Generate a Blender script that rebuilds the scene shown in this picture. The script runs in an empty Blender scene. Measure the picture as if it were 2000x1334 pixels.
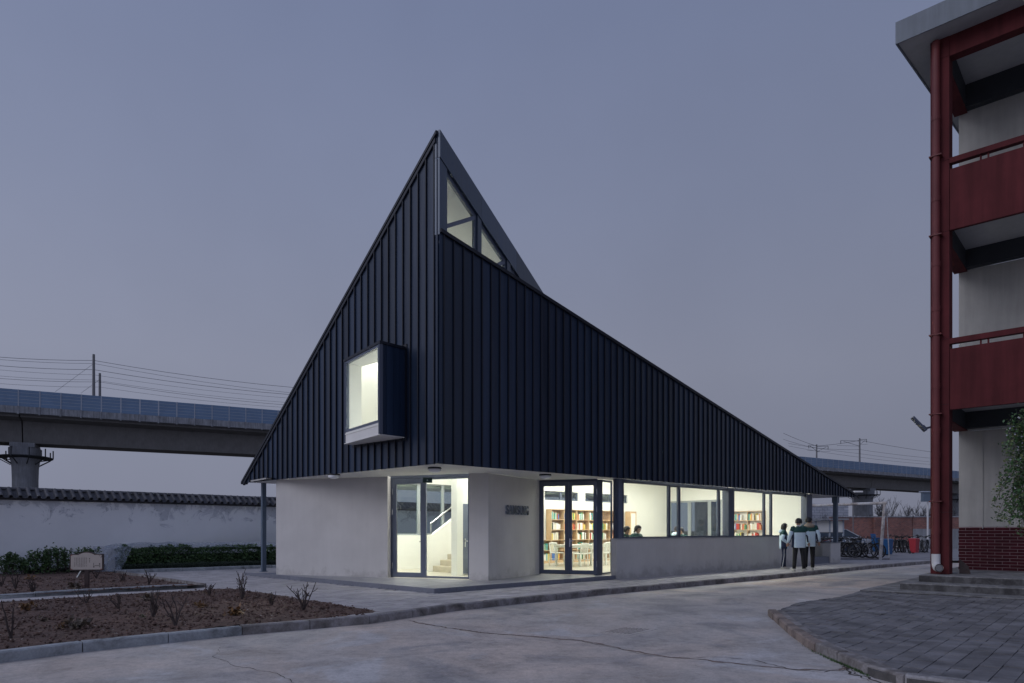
import bpy, bmesh, math, random
from mathutils import Vector, Matrix
from math import radians, sin, cos, pi, sqrt, atan2, hypot

SC = bpy.context.scene
COL = SC.collection
RND = random.Random(11)
F = 1333.333            # focal length in photo pixels
HC = 1.5                # camera height
HY = 1036.0             # horizon row of the photo

# ------------------------------------------------------------------ camera
cam = bpy.data.cameras.new("camera")
cam.lens = 24.0; cam.sensor_width = 36.0; cam.shift_y = 0.1845
cam.clip_start = 0.1; cam.clip_end = 3000
camo = bpy.data.objects.new("camera", cam); COL.objects.link(camo)
camo.location = (0, 0, HC); camo.rotation_euler = (radians(90), 0, 0)
SC.camera = camo

# ------------------------------------------------------------------ world: dusk haze
SUN_DIR = Vector((-0.80, -0.42, 0.50)).normalized()      # towards the light
world = bpy.data.worlds.new("World"); SC.world = world; world.use_nodes = True
wt = world.node_tree; wt.nodes.clear()
wo = wt.nodes.new("ShaderNodeOutputWorld"); bg = wt.nodes.new("ShaderNodeBackground")
bg.inputs["Strength"].default_value = 0.1
wt.links.new(bg.outputs[0], wo.inputs[0])
sky = wt.nodes.new("ShaderNodeTexSky"); sky.sky_type = 'NISHITA'; sky.sun_disc = False
sky.sun_elevation = radians(2.0); sky.sun_rotation = atan2(SUN_DIR.x, SUN_DIR.y)
sky.air_density = 1.0; sky.dust_density = 2.0
tc = wt.nodes.new("ShaderNodeTexCoord"); sp = wt.nodes.new("ShaderNodeSeparateXYZ")
wt.links.new(tc.outputs["Generated"], sp.inputs[0])
rz = wt.nodes.new("ShaderNodeValToRGB")
rz.color_ramp.elements[0].position = 0.0; rz.color_ramp.elements[0].color = (0.190, 0.204, 0.272, 1)
rz.color_ramp.elements[1].position = 0.62; rz.color_ramp.elements[1].color = (0.152, 0.183, 0.292, 1)
e = rz.color_ramp.elements.new(0.22); e.color = (0.217, 0.235, 0.314, 1)
e = rz.color_ramp.elements.new(0.42); e.color = (0.183, 0.210, 0.308, 1)
wt.links.new(sp.outputs[2], rz.inputs[0])
cx_ = wt.nodes.new("ShaderNodeVectorMath"); cx_.operation = 'DOT_PRODUCT'; cx_.inputs[1].default_value = (-0.20, -0.32, 0.0)
wt.links.new(tc.outputs["Generated"], cx_.inputs[0])
rx = wt.nodes.new("ShaderNodeMapRange")
rx.inputs[1].default_value = -1.0; rx.inputs[2].default_value = 1.0
rx.inputs[3].default_value = 0.34; rx.inputs[4].default_value = 2.34
wt.links.new(cx_.outputs["Value"], rx.inputs[0])
sc1 = wt.nodes.new("ShaderNodeVectorMath"); sc1.operation = 'SCALE'
wt.links.new(rz.outputs[0], sc1.inputs[0]); wt.links.new(rx.outputs[0], sc1.inputs["Scale"])
sc2 = wt.nodes.new("ShaderNodeVectorMath"); sc2.operation = 'SCALE'; sc2.inputs["Scale"].default_value = 10.0
wt.links.new(sc1.outputs[0], sc2.inputs[0])
hz = wt.nodes.new("ShaderNodeTexNoise"); hz.inputs["Scale"].default_value = 1.6; hz.inputs["Detail"].default_value = 5; hz.inputs["Roughness"].default_value = 0.55
wt.links.new(tc.outputs["Generated"], hz.inputs["Vector"])
hm_ = wt.nodes.new("ShaderNodeMapRange"); hm_.inputs[1].default_value = 0.3; hm_.inputs[2].default_value = 0.7; hm_.inputs[3].default_value = 9.35; hm_.inputs[4].default_value = 10.75
wt.links.new(hz.outputs[0], hm_.inputs[0]); wt.links.new(hm_.outputs[0], sc2.inputs["Scale"])
mx = wt.nodes.new("ShaderNodeMixRGB"); mx.inputs[0].default_value = 0.98
wt.links.new(sky.outputs[0], mx.inputs[1]); wt.links.new(sc2.outputs[0], mx.inputs[2])
wt.links.new(mx.outputs[0], bg.inputs[0])

sun = bpy.data.lights.new("sun", 'SUN'); sun.energy = 0.85; sun.angle = radians(35); sun.color = (0.93, 0.92, 1.0)
suno = bpy.data.objects.new("sun", sun); COL.objects.link(suno)
suno.rotation_euler = SUN_DIR.to_track_quat('Z', 'Y').to_euler(); suno.location = (-20, -10, 20)

vs = SC.view_settings
vs.view_transform = 'Standard'; vs.look = 'None'; vs.exposure = 0.0; vs.gamma = 1.0; vs.use_curve_mapping = False
SC.cycles.max_bounces = 8; SC.cycles.transparent_max_bounces = 24
SC.cycles.sample_clamp_indirect = 4.0

# ------------------------------------------------------------------ helpers
def empty(name, loc=(0, 0, 0), rz_=0.0):
    o = bpy.data.objects.new(name, None); COL.objects.link(o)
    o.location = loc; o.rotation_euler = (0, 0, rz_); o.empty_display_size = 0.2
    return o
def tag(o, label=None, cat=None, group=None, kind=None):
    if label: o['label'] = label
    if cat: o['category'] = cat
    if group: o['group'] = group
    if kind: o['kind'] = kind
    return o
def attach(o, parent):
    """parent o, whose mesh is written in world coordinates, to an Empty standing elsewhere"""
    o.parent = parent
    m = Matrix.Identity(4); p = parent; chain = []
    while p is not None:
        chain.append(p); p = p.parent
    w = Matrix.Identity(4)
    for q in reversed(chain):
        w = w @ (q.matrix_parent_inverse if q.parent else Matrix.Identity(4)) @ q.matrix_basis
    o.matrix_parent_inverse = w.inverted()
    return o
def copy_tree(o, parent=None):
    c = o.copy(); COL.objects.link(c)
    if parent is not None:
        c.parent = parent
        c.matrix_parent_inverse = o.matrix_parent_inverse.copy()
    for ch in list(KIDS.get(o.name, [])):
        copy_tree(ch, c)
    return c
KIDS = {}
def gp(x, y, z=0.0):
    """a place on the level z, read off the photograph"""
    Y = (HC - z) * F / (y - HY)
    return Vector(((x - 1000) / F * Y, Y))

class MB:
    def __init__(s): s.v = []; s.f = []; s.m = []
    def add(s, vs_, fs, mi=0):
        n = len(s.v); s.v += [tuple(p) for p in vs_]
        for f in fs: s.f.append(tuple(i + n for i in f)); s.m.append(mi)
        return s
    def hexa(s, p, mi=0):
        return s.add(p, [(0, 3, 2, 1), (4, 5, 6, 7), (0, 1, 5, 4), (1, 2, 6, 5), (2, 3, 7, 6), (3, 0, 4, 7)], mi)
    def box(s, c, d, rz_=0.0, mi=0):
        cx, cy, cz = c; a, b, h = d[0] / 2, d[1] / 2, d[2] / 2; co, si = cos(rz_), sin(rz_)
        P = []
        for z in (-h, h):
            for x, y in ((-a, -b), (a, -b), (a, b), (-a, b)):
                P.append((cx + x * co - y * si, cy + x * si + y * co, cz + z))
        return s.hexa(P, mi)
    def prism(s, pts, z0, z1, mi=0):
        n = len(pts)
        A = sum(pts[i][0] * pts[(i + 1) % n][1] - pts[(i + 1) % n][0] * pts[i][1] for i in range(n))
        if A < 0: pts = list(reversed(pts))
        P = [(p[0], p[1], z0) for p in pts] + [(p[0], p[1], z1) for p in pts]
        fs = [tuple(reversed(range(n))), tuple(range(n, 2 * n))] + [(i, (i + 1) % n, (i + 1) % n + n, i + n) for i in range(n)]
        return s.add(P, fs, mi)
    def wall(s, p, q, off0, off1, z0, z1, z0q=None, z1q=None, mi=0):
        """upright slab from p to q; its two faces lie off0 and off1 to the left of p->q; ends may differ in z"""
        z0q = z0 if z0q is None else z0q; z1q = z1 if z1q is None else z1q
        d = Vector((q[0] - p[0], q[1] - p[1])).normalized(); n = Vector((-d.y, d.x))
        a, b = (off0, off1) if off0 < off1 else (off1, off0)
        p = Vector((p[0], p[1])); q = Vector((q[0], q[1]))
        A, B, Cc, D = p + n * a, q + n * a, q + n * b, p + n * b
        return s.hexa([(A.x, A.y, z0), (B.x, B.y, z0q), (Cc.x, Cc.y, z0q), (D.x, D.y, z0),
                       (A.x, A.y, z1), (B.x, B.y, z1q), (Cc.x, Cc.y, z1q), (D.x, D.y, z1)], mi)
    def bar(s, p, q, w, h=None, mi=0, up=(0, 0, 1)):
        h = w if h is None else h
        p = Vector(p); q = Vector(q); d = (q - p)
        if d.length < 1e-6: return s
        d.normalize(); u = Vector(up)
        if abs(d.dot(u)) > 0.98: u = Vector((1, 0, 0))
        a = d.cross(u).normalized() * (w / 2); b = a.cross(d).normalized() * (h / 2)
        P = [p - a - b, p + a - b, p + a + b, p - a + b, q - a - b, q + a - b, q + a + b, q - a + b]
        return s.add(P, [(0, 1, 2, 3), (7, 6, 5, 4), (4, 5, 1, 0), (5, 6, 2, 1), (6, 7, 3, 2), (7, 4, 0, 3)], mi)
    def tube(s, path, r, n=8, mi=0, cap=True):
        path = [Vector(p) for p in path]
        rs = r if isinstance(r, (list, tuple)) else [r] * len(path)
        base = len(s.v); prev = None
        for i, p in enumerate(path):
            d = (path[min(i + 1, len(path) - 1)] - path[max(i - 1, 0)]).normalized()
            if prev is None:
                u = Vector((0, 0, 1)) if abs(d.z) < 0.9 else Vector((1, 0, 0))
                a = d.cross(u).normalized()
            else:
                a = (prev - d * prev.dot(d)).normalized()
            prev = a; b = d.cross(a)
            for k in range(n):
                t = 2 * pi * k / n
                s.v.append(tuple(p + (a * cos(t) + b * sin(t)) * rs[i]))
        for i in range(len(path) - 1):
            for k in range(n):
                s.f.append((base + i * n + k, base + i * n + (k + 1) % n, base + (i + 1) * n + (k + 1) % n, base + (i + 1) * n + k)); s.m.append(mi)
        if cap:
            s.f.append(tuple(base + k for k in reversed(range(n)))); s.m.append(mi)
            s.f.append(tuple(base + (len(path) - 1) * n + k for k in range(n))); s.m.append(mi)
        return s
    def torus(s, c, R, r, axis, n=24, k=6, mi=0):
        c = Vector(c); ax = Vector(axis).normalized(); u = ax.orthogonal().normalized(); w = ax.cross(u); base = len(s.v)
        for i in range(n):
            t = 2 * pi * i / n; d = u * cos(t) + w * sin(t)
            for j in range(k):
                q = 2 * pi * j / k
                s.v.append(tuple(c + d * (R + r * cos(q)) + ax * r * sin(q)))
        for i in range(n):
            for j in range(k):
                s.f.append((base + i * k + j, base + i * k + (j + 1) % k, base + ((i + 1) % n) * k + (j + 1) % k, base + ((i + 1) % n) * k + j)); s.m.append(mi)
        return s
    def loft(s, rings, mi=0, matf=None, n=16, power=2.4, cap=True):
        """rings: (cx, cy, cz, rx, ry[, tiltvec]) stacked; superellipse sections"""
        base = len(s.v)
        for (cx, cy, cz, rx_, ry_) in rings:
            for k in range(n):
                t = 2 * pi * k / n; c_, s_ = cos(t), sin(t)
                s.v.append((cx + rx_ * math.copysign(abs(c_) ** (2 / power), c_), cy + ry_ * math.copysign(abs(s_) ** (2 / power), s_), cz))
        for i in range(len(rings) - 1):
            for k in range(n):
                s.f.append((base + i * n + k, base + i * n + (k + 1) % n, base + (i + 1) * n + (k + 1) % n, base + (i + 1) * n + k))
                s.m.append(matf(i, k, n) if matf else mi)
        if cap:
            s.f.append(tuple(base + k for k in reversed(range(n)))); s.m.append(matf(0, 0, n) if matf else mi)
            s.f.append(tuple(base + (len(rings) - 1) * n + k for k in range(n))); s.m.append(matf(len(rings) - 2, 0, n) if matf else mi)
        return s
    def mesh(s, name, mats, smooth=False, fix=True):
        me = bpy.data.meshes.new(name); me.from_pydata(s.v, [], s.f)
        if not isinstance(mats, (list, tuple)): mats = [mats]
        for m in mats: me.materials.append(m)
        if len(mats) > 1: me.polygons.foreach_set('material_index', s.m)
        if fix:
            bm = bmesh.new(); bm.from_mesh(me); bmesh.ops.recalc_face_normals(bm, faces=bm.faces); bm.to_mesh(me); bm.free()
        if smooth: me.polygons.foreach_set('use_smooth', [True] * len(me.polygons))
        me.update()
        return me
    def build(s, name, mats, parent=None, smooth=False, bevel=0.0, fix=True, local=False):
        me = s.mesh(name, mats, smooth, fix)
        return link(name, me, parent, bevel, local)
def link(name, me, parent=None, bevel=0.0, local=False):
    o = bpy.data.objects.new(name, me); COL.objects.link(o)
    if bevel > 0:
        b = o.modifiers.new("bevel", 'BEVEL'); b.width = bevel; b.segments = 2; b.limit_method = 'ANGLE'; b.harden_normals = False
    if parent is not None:
        if local: o.parent = parent
        else: attach(o, parent)
        KIDS.setdefault(parent.name, []).append(o)
    return o

# ------------------------------------------------------------------ materials
def newmat(name):
    m = bpy.data.materials.new(name); m.use_nodes = True
    nt = m.node_tree; b = nt.nodes["Principled BSDF"]
    return m, nt, b
def noise(nt, scale, detail=4, rough=0.55, vec=None, dist=0.0):
    n = nt.nodes.new("ShaderNodeTexNoise"); n.inputs["Scale"].default_value = scale
    n.inputs["Detail"].default_value = detail; n.inputs["Roughness"].default_value = rough; n.inputs["Distortion"].default_value = dist
    if vec is not None: nt.links.new(vec, n.inputs["Vector"])
    return n
def ramp(nt, src, stops):
    r = nt.nodes.new("ShaderNodeValToRGB"); els = r.color_ramp.elements
    while len(els) > 1: els.remove(els[-1])
    els[0].position = stops[0][0]; els[0].color = (*stops[0][1], 1)
    for p, c in stops[1:]:
        e_ = els.new(p); e_.color = (*c, 1)
    nt.links.new(src, r.inputs[0]); return r
def mixc(nt, fac, a, b, mode='MIX'):
    m = nt.nodes.new("ShaderNodeMixRGB"); m.blend_type = mode
    for i, x in ((0, fac), (1, a), (2, b)):
        if hasattr(x, 'links') or isinstance(x, bpy.types.NodeSocket): nt.links.new(x, m.inputs[i])
        elif i == 0: m.inputs[0].default_value = x
        else: m.inputs[i].default_value = (*x, 1)
    return m.outputs[0]
def bump(nt, b, h, strength=0.3, dist=0.01):
    n = nt.nodes.new("ShaderNodeBump"); n.inputs["Strength"].default_value = strength; n.inputs["Distance"].default_value = dist
    nt.links.new(h, n.inputs["Height"]); nt.links.new(n.outputs[0], b.inputs["Normal"])
def objc(nt, scale=None):
    t = nt.nodes.new("ShaderNodeTexCoord")
    if scale is None: return t.outputs["Object"]
    mp = nt.nodes.new("ShaderNodeMapping"); mp.inputs["Scale"].default_value = scale
    nt.links.new(t.outputs["Object"], mp.inputs[0]); return mp.outputs[0]
def M(name, col, rough=0.6, var=0.12, scale=6.0, bmp=0.0, bscale=60.0, metal=0.0, spec=0.5, island=0.0, bdist=0.004):
    m, nt, b = newmat(name)
    oc = objc(nt)
    n = noise(nt, scale, 5, 0.6, oc)
    lo = tuple(c * (1 - var) for c in col); hi = tuple(min(1, c * (1 + var)) for c in col)
    c = ramp(nt, n.outputs[0], [(0.3, lo), (0.7, hi)]).outputs[0]
    if island > 0:
        g = nt.nodes.new("ShaderNodeObjectInfo")
        g2 = nt.nodes.new("ShaderNodeNewGeometry")
        ad = nt.nodes.new("ShaderNodeMath"); ad.operation = 'ADD'
        nt.links.new(g.outputs["Random"], ad.inputs[0]); nt.links.new(g2.outputs["Random Per Island"], ad.inputs[1])
        fr = nt.nodes.new("ShaderNodeMath"); fr.operation = 'FRACT'; nt.links.new(ad.outputs[0], fr.inputs[0])
        r = ramp(nt, fr.outputs[0], [(0.0, (1 - island,) * 3), (1.0, (1 + island,) * 3)])
        c = mixc(nt, 1.0, c, r.outputs[0], 'MULTIPLY')
    nt.links.new(c, b.inputs["Base Color"])
    b.inputs["Roughness"].default_value = rough; b.inputs["Metallic"].default_value = metal
    b.inputs["Specular IOR Level"].default_value = spec
    if bmp > 0:
        bn = noise(nt, bscale, 4, 0.6, oc); bump(nt, b, bn.outputs[0], bmp, bdist)
    return m
def emis(name, col, s):
    m, nt, b = newmat(name)
    b.inputs["Base Color"].default_value = (0.8, 0.8, 0.8, 1)
    b.inputs["Emission Color"].default_value = (*col, 1); b.inputs["Emission Strength"].default_value = s
    return m

# dark standing seam metal, slightly streaked
def metal_mat(name, col, rough):
    m, nt, b = newmat(name)
    n = noise(nt, 1.0, 4, 0.6, objc(nt, (9, 9, 0.35)))
    g = nt.nodes.new("ShaderNodeObjectInfo")
    r = ramp(nt, n.outputs[0], [(0.3, tuple(c * 0.82 for c in col)), (0.7, tuple(c * 1.2 for c in col))])
    r2 = ramp(nt, g.outputs["Random"], [(0, (0.72,) * 3), (1, (1.28,) * 3)])
    nt.links.new(mixc(nt, 1.0, r.outputs[0], r2.outputs[0], 'MULTIPLY'), b.inputs["Base Color"])
    b.inputs["Roughness"].default_value = rough; b.inputs["Metallic"].default_value = 0.2; b.inputs["Specular IOR Level"].default_value = 0.6
    rr = ramp(nt, n.outputs[0], [(0.3, (rough * 0.85,) * 3), (0.7, (rough * 1.2,) * 3)])
    nt.links.new(rr.outputs[0], b.inputs["Roughness"])
    n2 = noise(nt, 1.0, 3, 0.5, objc(nt, (5, 5, 1.1))); bump(nt, b, n2.outputs[0], 0.45, 0.010)
    return m
m_metal = metal_mat("navy_standing_seam_metal", (0.012, 0.025, 0.054), 0.34)
m_seam = metal_mat("navy_seam_metal", (0.005, 0.008, 0.018), 0.5)
m_fascia = metal_mat("blue_grey_fascia_metal", (0.045, 0.065, 0.100), 0.36)
m_frame = M("window_frame_blue_grey", (0.095, 0.115, 0.165), 0.42, 0.06, 3)
m_litframe = M("frame_room_lit", (0.30, 0.33, 0.34), 0.45, 0.05, 3)  # frame colour made paler for the room light falling on it
m_framedk = M("window_frame_dark", (0.052, 0.065, 0.102), 0.45, 0.06, 3)
m_post = M("steel_post_paint", (0.10, 0.135, 0.185), 0.45, 0.08, 4)

def plaster(name, col, stain=(0.0, 0.0, 0.0), streak=0.10, fine=0.06):
    m, nt, b = newmat(name)
    n = noise(nt, 0.9, 6, 0.6, objc(nt)); n2 = noise(nt, 1.0, 4, 0.6, objc(nt, (6, 6, 0.5)))
    c = ramp(nt, n.outputs[0], [(0.3, tuple(x * (1 - fine * 1.4) for x in col)), (0.7, tuple(x * (1 + fine) for x in col))]).outputs[0]
    r2 = ramp(nt, n2.outputs[0], [(0.35, (1 - streak,) * 3), (0.65, (1.0,) * 3)]).outputs[0]
    nt.links.new(mixc(nt, 1.0, c, r2, 'MULTIPLY'), b.inputs["Base Color"])
    b.inputs["Roughness"].default_value = 0.85
    n3 = noise(nt, 140, 3, 0.6, objc(nt)); bump(nt, b, n3.outputs[0], 0.35, 0.002)
    return m
m_render = plaster("pale_grey_render", (0.58, 0.56, 0.54), streak=0.035)
def splash(m):
    nt = m.node_tree; b = nt.nodes["Principled BSDF"]; src = b.inputs["Base Color"].links[0].from_socket
    g = nt.nodes.new("ShaderNodeNewGeometry"); s_ = nt.nodes.new("ShaderNodeSeparateXYZ"); nt.links.new(g.outputs["Position"], s_.inputs[0])
    mr = nt.nodes.new("ShaderNodeMapRange"); nt.links.new(s_.outputs[2], mr.inputs[0]); mr.inputs[1].default_value = 0.15; mr.inputs[2].default_value = 0.75; mr.inputs[3].default_value = 0.16; mr.inputs[4].default_value = -0.25
    n = noise(nt, 2.6, 7, 0.7, objc(nt), 0.4); ad = nt.nodes.new("ShaderNodeMath"); ad.operation = 'ADD'; nt.links.new(n.outputs[0], ad.inputs[0]); nt.links.new(mr.outputs[0], ad.inputs[1])
    nt.links.new(mixc(nt, ramp(nt, ad.outputs[0], [(0.50, (0,) * 3), (0.68, (0.45,) * 3)]).outputs[0], src, (0.27, 0.25, 0.23)), b.inputs["Base Color"])
splash(m_render)
m_soffit = plaster("white_soffit_paint", (0.72, 0.71, 0.69), streak=0.04)
m_int = M("interior_white_paint", (0.80, 0.80, 0.75), 0.8, 0.02, 2)
m_floor = M("interior_floor_tile", (0.50, 0.47, 0.38), 0.30, 0.06, 2)
m_stairstone = M("stair_stone", (0.52, 0.47, 0.37), 0.4, 0.08, 8)
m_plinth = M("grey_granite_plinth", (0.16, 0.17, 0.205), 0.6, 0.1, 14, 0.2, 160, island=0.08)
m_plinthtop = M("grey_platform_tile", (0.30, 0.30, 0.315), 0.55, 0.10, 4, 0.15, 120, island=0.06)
m_silver = M("brushed_silver", (0.55, 0.57, 0.60), 0.22, 0.04, 8, metal=1.0)
m_white = M("white_plastic", (0.75, 0.75, 0.68), 0.45, 0.03, 4)
m_lampwhite = M("lamp_glass_white", (0.85, 0.86, 0.88), 0.35, 0.02, 4)
m_black = M("black_rubber", (0.012, 0.012, 0.014), 0.6, 0.1, 20)
m_birch = M("birch_board", (0.55, 0.38, 0.22), 0.55, 0.08, 5)
m_birchback = M("birch_back", (0.42, 0.29, 0.18), 0.6, 0.08, 5)

def glass_mat(name, tint, refl=0.10):
    m = bpy.data.materials.new(name); m.use_nodes = True; nt = m.node_tree; nt.nodes.clear()
    o = nt.nodes.new("ShaderNodeOutputMaterial"); mix = nt.nodes.new("ShaderNodeMixShader")
    t = nt.nodes.new("ShaderNodeBsdfTransparent"); t.inputs[0].default_value = (*tint, 1)
    g = nt.nodes.new("ShaderNodeBsdfGlossy"); g.inputs["Roughness"].default_value = 0.01
    g.inputs["Color"].default_value = (0.9, 0.95, 1, 1)
    lw = nt.nodes.new("ShaderNodeLayerWeight"); lw.inputs[0].default_value = 0.5
    pw = nt.nodes.new("ShaderNodeMath"); pw.operation = 'POWER'; pw.inputs[1].default_value = 4.0
    fr = nt.nodes.new("ShaderNodeMath"); fr.operation = 'MULTIPLY_ADD'; fr.inputs[1].default_value = 0.6; fr.inputs[2].default_value = 0.025
    nt.links.new(lw.outputs["Facing"], pw.inputs[0]); nt.links.new(pw.outputs[0], fr.inputs[0])
    nt.links.new(fr.outputs[0], mix.inputs[0]); nt.links.new(t.outputs[0], mix.inputs[1]); nt.links.new(g.outputs[0], mix.inputs[2])
    nt.links.new(mix.outputs[0], o.inputs[0]); return m
m_glass = glass_mat("window_glass", (0.965, 0.985, 0.965))
m_glassgreen = glass_mat("green_tinted_glass", (0.88, 0.93, 0.92))

# ground materials
def ground_mat():
    m, nt, b = newmat("worn_concrete_road")
    oc = objc(nt)
    n1 = noise(nt, 0.16, 6, 0.62, oc, 0.6); n2 = noise(nt, 1.1, 8, 0.7, oc, 0.4); n3 = noise(nt, 0.42, 6, 0.65, oc, 1.2)
    c = ramp(nt, n1.outputs[0], [(0.32, (0.31, 0.303, 0.31)), (0.47, (0.44, 0.405, 0.385)), (0.62, (0.56, 0.465, 0.40))]).outputs[0]
    pale = ramp(nt, n3.outputs[0], [(0.56, (0, 0, 0)), (0.63, (0.75,) * 3)]).outputs[0]
    c = mixc(nt, pale, c, (0.52, 0.51, 0.515))
    dark = ramp(nt, n3.outputs[0], [(0.36, (0.7,) * 3), (0.46, (0, 0, 0))]).outputs[0]
    c = mixc(nt, dark, c, (0.26, 0.255, 0.265))
    c = mixc(nt, 1.0, c, ramp(nt, n2.outputs[0], [(0.28, (0.66,) * 3), (0.5, (0.97,) * 3), (0.72, (1.2,) * 3)]).outputs[0], 'MULTIPLY')
    n5 = noise(nt, 34, 8, 0.8, oc)
    c = mixc(nt, 1.0, c, ramp(nt, n5.outputs[0], [(0.3, (0.70,) * 3), (0.5, (1.0,) * 3), (0.7, (1.16,) * 3)]).outputs[0], 'MULTIPLY')
    v = nt.nodes.new("ShaderNodeTexVoronoi"); v.feature = 'DISTANCE_TO_EDGE'; v.inputs["Scale"].default_value = 0.16
    w = nt.nodes.new("ShaderNodeMixRGB"); w.inputs[0].default_value = 0.18
    nw = noise(nt, 1.6, 5, 0.7, oc); nt.links.new(oc, w.inputs[1]); nt.links.new(nw.outputs[1], w.inputs[2]); nt.links.new(w.outputs[0], v.inputs["Vector"])
    cr = ramp(nt, v.outputs["Distance"], [(0.0, (0.55,) * 3), (0.004, (0.8,) * 3), (0.010, (1,) * 3)]).outputs[0]
    gr_ = noise(nt, 9.0, 7, 0.75, oc, 0.3); c = mixc(nt, 1.0, c, ramp(nt, gr_.outputs[0], [(0.28, (0.72,) * 3), (0.5, (1.0,) * 3), (0.72, (1.14,) * 3)]).outputs[0], 'MULTIPLY')
    nt.links.new(c, b.inputs["Base Color"]); b.inputs["Roughness"].default_value = 0.78
    n4 = noise(nt, 45, 6, 0.7, oc); a = nt.nodes.new("ShaderNodeMath"); a.operation = 'ADD'
    nt.links.new(n4.outputs[0], a.inputs[0]); nt.links.new(n2.outputs[0], a.inputs[1])
    bump(nt, b, a.outputs[0], 0.5, 0.012)
    return m
m_road = ground_mat()
m_earth = M("field_earth", (0.10, 0.09, 0.075), 0.95, 0.3, 0.5)
m_joint = M("paving_joint_dirt", (0.085, 0.080, 0.078), 0.95, 0.3, 12)
m_paver = M("pale_paver", (0.40, 0.38, 0.385), 0.8, 0.22, 2.2, 0.5, 90, island=0.12)
m_brickpave = M("grey_brick_paver", (0.142, 0.138, 0.145), 0.75, 0.42, 1.6, 0.7, 60, island=0.22, bdist=0.008)
_nt = m_brickpave.node_tree; _b = _nt.nodes["Principled BSDF"]; _src = _b.inputs["Base Color"].links[0].from_socket
_n = noise(_nt, 1.1, 8, 0.72, objc(_nt), 0.8)
_nt.links.new(mixc(_nt, ramp(_nt, _n.outputs[0], [(0.50, (0, 0, 0)), (0.66, (0.55,) * 3)]).outputs[0], _src, (0.24, 0.24, 0.26)), _b.inputs["Base Color"])
def kerb_mat(name, col, dirt):
    m, nt, b = newmat(name)
    oc = objc(nt); n = noise(nt, 3.0, 7, 0.68, oc, 0.5); n2 = noise(nt, 30, 5, 0.6, oc)
    c = ramp(nt, n.outputs[0], [(0.30, tuple(x * 0.45 for x in dirt)), (0.45, dirt), (0.60, col)]).outputs[0]
    c = mixc(nt, 1.0, c, ramp(nt, n2.outputs[0], [(0.3, (0.85,) * 3), (0.7, (1.1,) * 3)]).outputs[0], 'MULTIPLY')
    nt.links.new(c, b.inputs["Base Color"]); b.inputs["Roughness"].default_value = 0.85
    bump(nt, b, n2.outputs[0], 0.5, 0.008); return m
m_kerb = kerb_mat("weathered_kerb", (0.28, 0.265, 0.27), (0.165, 0.15, 0.145))
m_kerbnew = kerb_mat("pale_kerb", (0.34, 0.36, 0.385), (0.26, 0.275, 0.29))
m_kerbwarm = kerb_mat("pinkish_kerb", (0.27, 0.215, 0.19), (0.17, 0.135, 0.12))
m_kerbwhite = kerb_mat("whitewashed_kerb", (0.36, 0.35, 0.36), (0.23, 0.22, 0.225))
def soil_mat():
    m, nt, b = newmat("red_brown_soil"); oc = objc(nt)
    n = noise(nt, 7, 9, 0.75, oc); n2 = noise(nt, 55, 6, 0.7, oc); n3 = noise(nt, 0.9, 4, 0.6, oc)
    c = ramp(nt, n.outputs[0], [(0.3, (0.048, 0.027, 0.022)), (0.55, (0.125, 0.075, 0.060)), (0.75, (0.20, 0.135, 0.11))]).outputs[0]
    c = mixc(nt, 1.0, c, ramp(nt, n2.outputs[0], [(0.3, (0.6,) * 3), (0.7, (1.3,) * 3)]).outputs[0], 'MULTIPLY')
    c = mixc(nt, 1.0, c, ramp(nt, n3.outputs[0], [(0.3, (0.8,) * 3), (0.7, (1.15,) * 3)]).outputs[0], 'MULTIPLY')
    nt.links.new(c, b.inputs["Base Color"]); b.inputs["Roughness"].default_value = 0.95
    bump(nt, b, n2.outputs[0], 0.9, 0.02); return m
m_soil = soil_mat()
def oldwall_mat():
    m, nt, b = newmat("whitewashed_old_wall"); oc = objc(nt)
    g = nt.nodes.new("ShaderNodeNewGeometry"); s_ = nt.nodes.new("ShaderNodeSeparateXYZ"); nt.links.new(g.outputs["Position"], s_.inputs[0])
    base = ramp(nt, noise(nt, 0.7, 6, 0.6, oc).outputs[0], [(0.3, (0.80, 0.805, 0.82)), (0.7, (0.88, 0.88, 0.90))]).outputs[0]
    n = noise(nt, 1.7, 9, 0.72, oc, 0.8)
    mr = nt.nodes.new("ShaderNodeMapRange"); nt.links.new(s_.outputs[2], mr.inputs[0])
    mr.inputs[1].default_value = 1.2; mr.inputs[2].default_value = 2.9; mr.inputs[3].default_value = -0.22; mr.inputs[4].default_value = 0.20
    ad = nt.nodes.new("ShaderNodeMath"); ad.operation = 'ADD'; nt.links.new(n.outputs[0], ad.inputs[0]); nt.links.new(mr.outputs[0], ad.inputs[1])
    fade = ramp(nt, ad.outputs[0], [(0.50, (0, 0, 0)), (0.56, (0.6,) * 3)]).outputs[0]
    c = mixc(nt, fade, base, (0.42, 0.435, 0.49))
    flake = ramp(nt, noise(nt, 4.5, 10, 0.8, oc, 1.0).outputs[0], [(0.0, (0,) * 3), (0.55, (0,) * 3), (0.62, (1.0,) * 3)]).outputs[0]
    mk = nt.nodes.new("ShaderNodeMixRGB"); mk.blend_type = 'MULTIPLY'; mk.inputs[0].default_value = 1
    nt.links.new(flake, mk.inputs[1]); nt.links.new(fade, mk.inputs[2])
    c = mixc(nt, mk.outputs[0], c, (0.07, 0.07, 0.08))
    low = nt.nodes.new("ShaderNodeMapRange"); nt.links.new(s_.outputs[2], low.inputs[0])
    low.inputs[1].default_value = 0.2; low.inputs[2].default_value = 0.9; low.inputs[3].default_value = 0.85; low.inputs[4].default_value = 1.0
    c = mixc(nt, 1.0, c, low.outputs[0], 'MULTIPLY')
    nt.links.new(c, b.inputs["Base Color"]); b.inputs["Roughness"].default_value = 0.9
    bump(nt, b, noise(nt, 22, 6, 0.7, oc).outputs[0], 0.5, 0.01); return m
m_oldwall = oldwall_mat()
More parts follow.
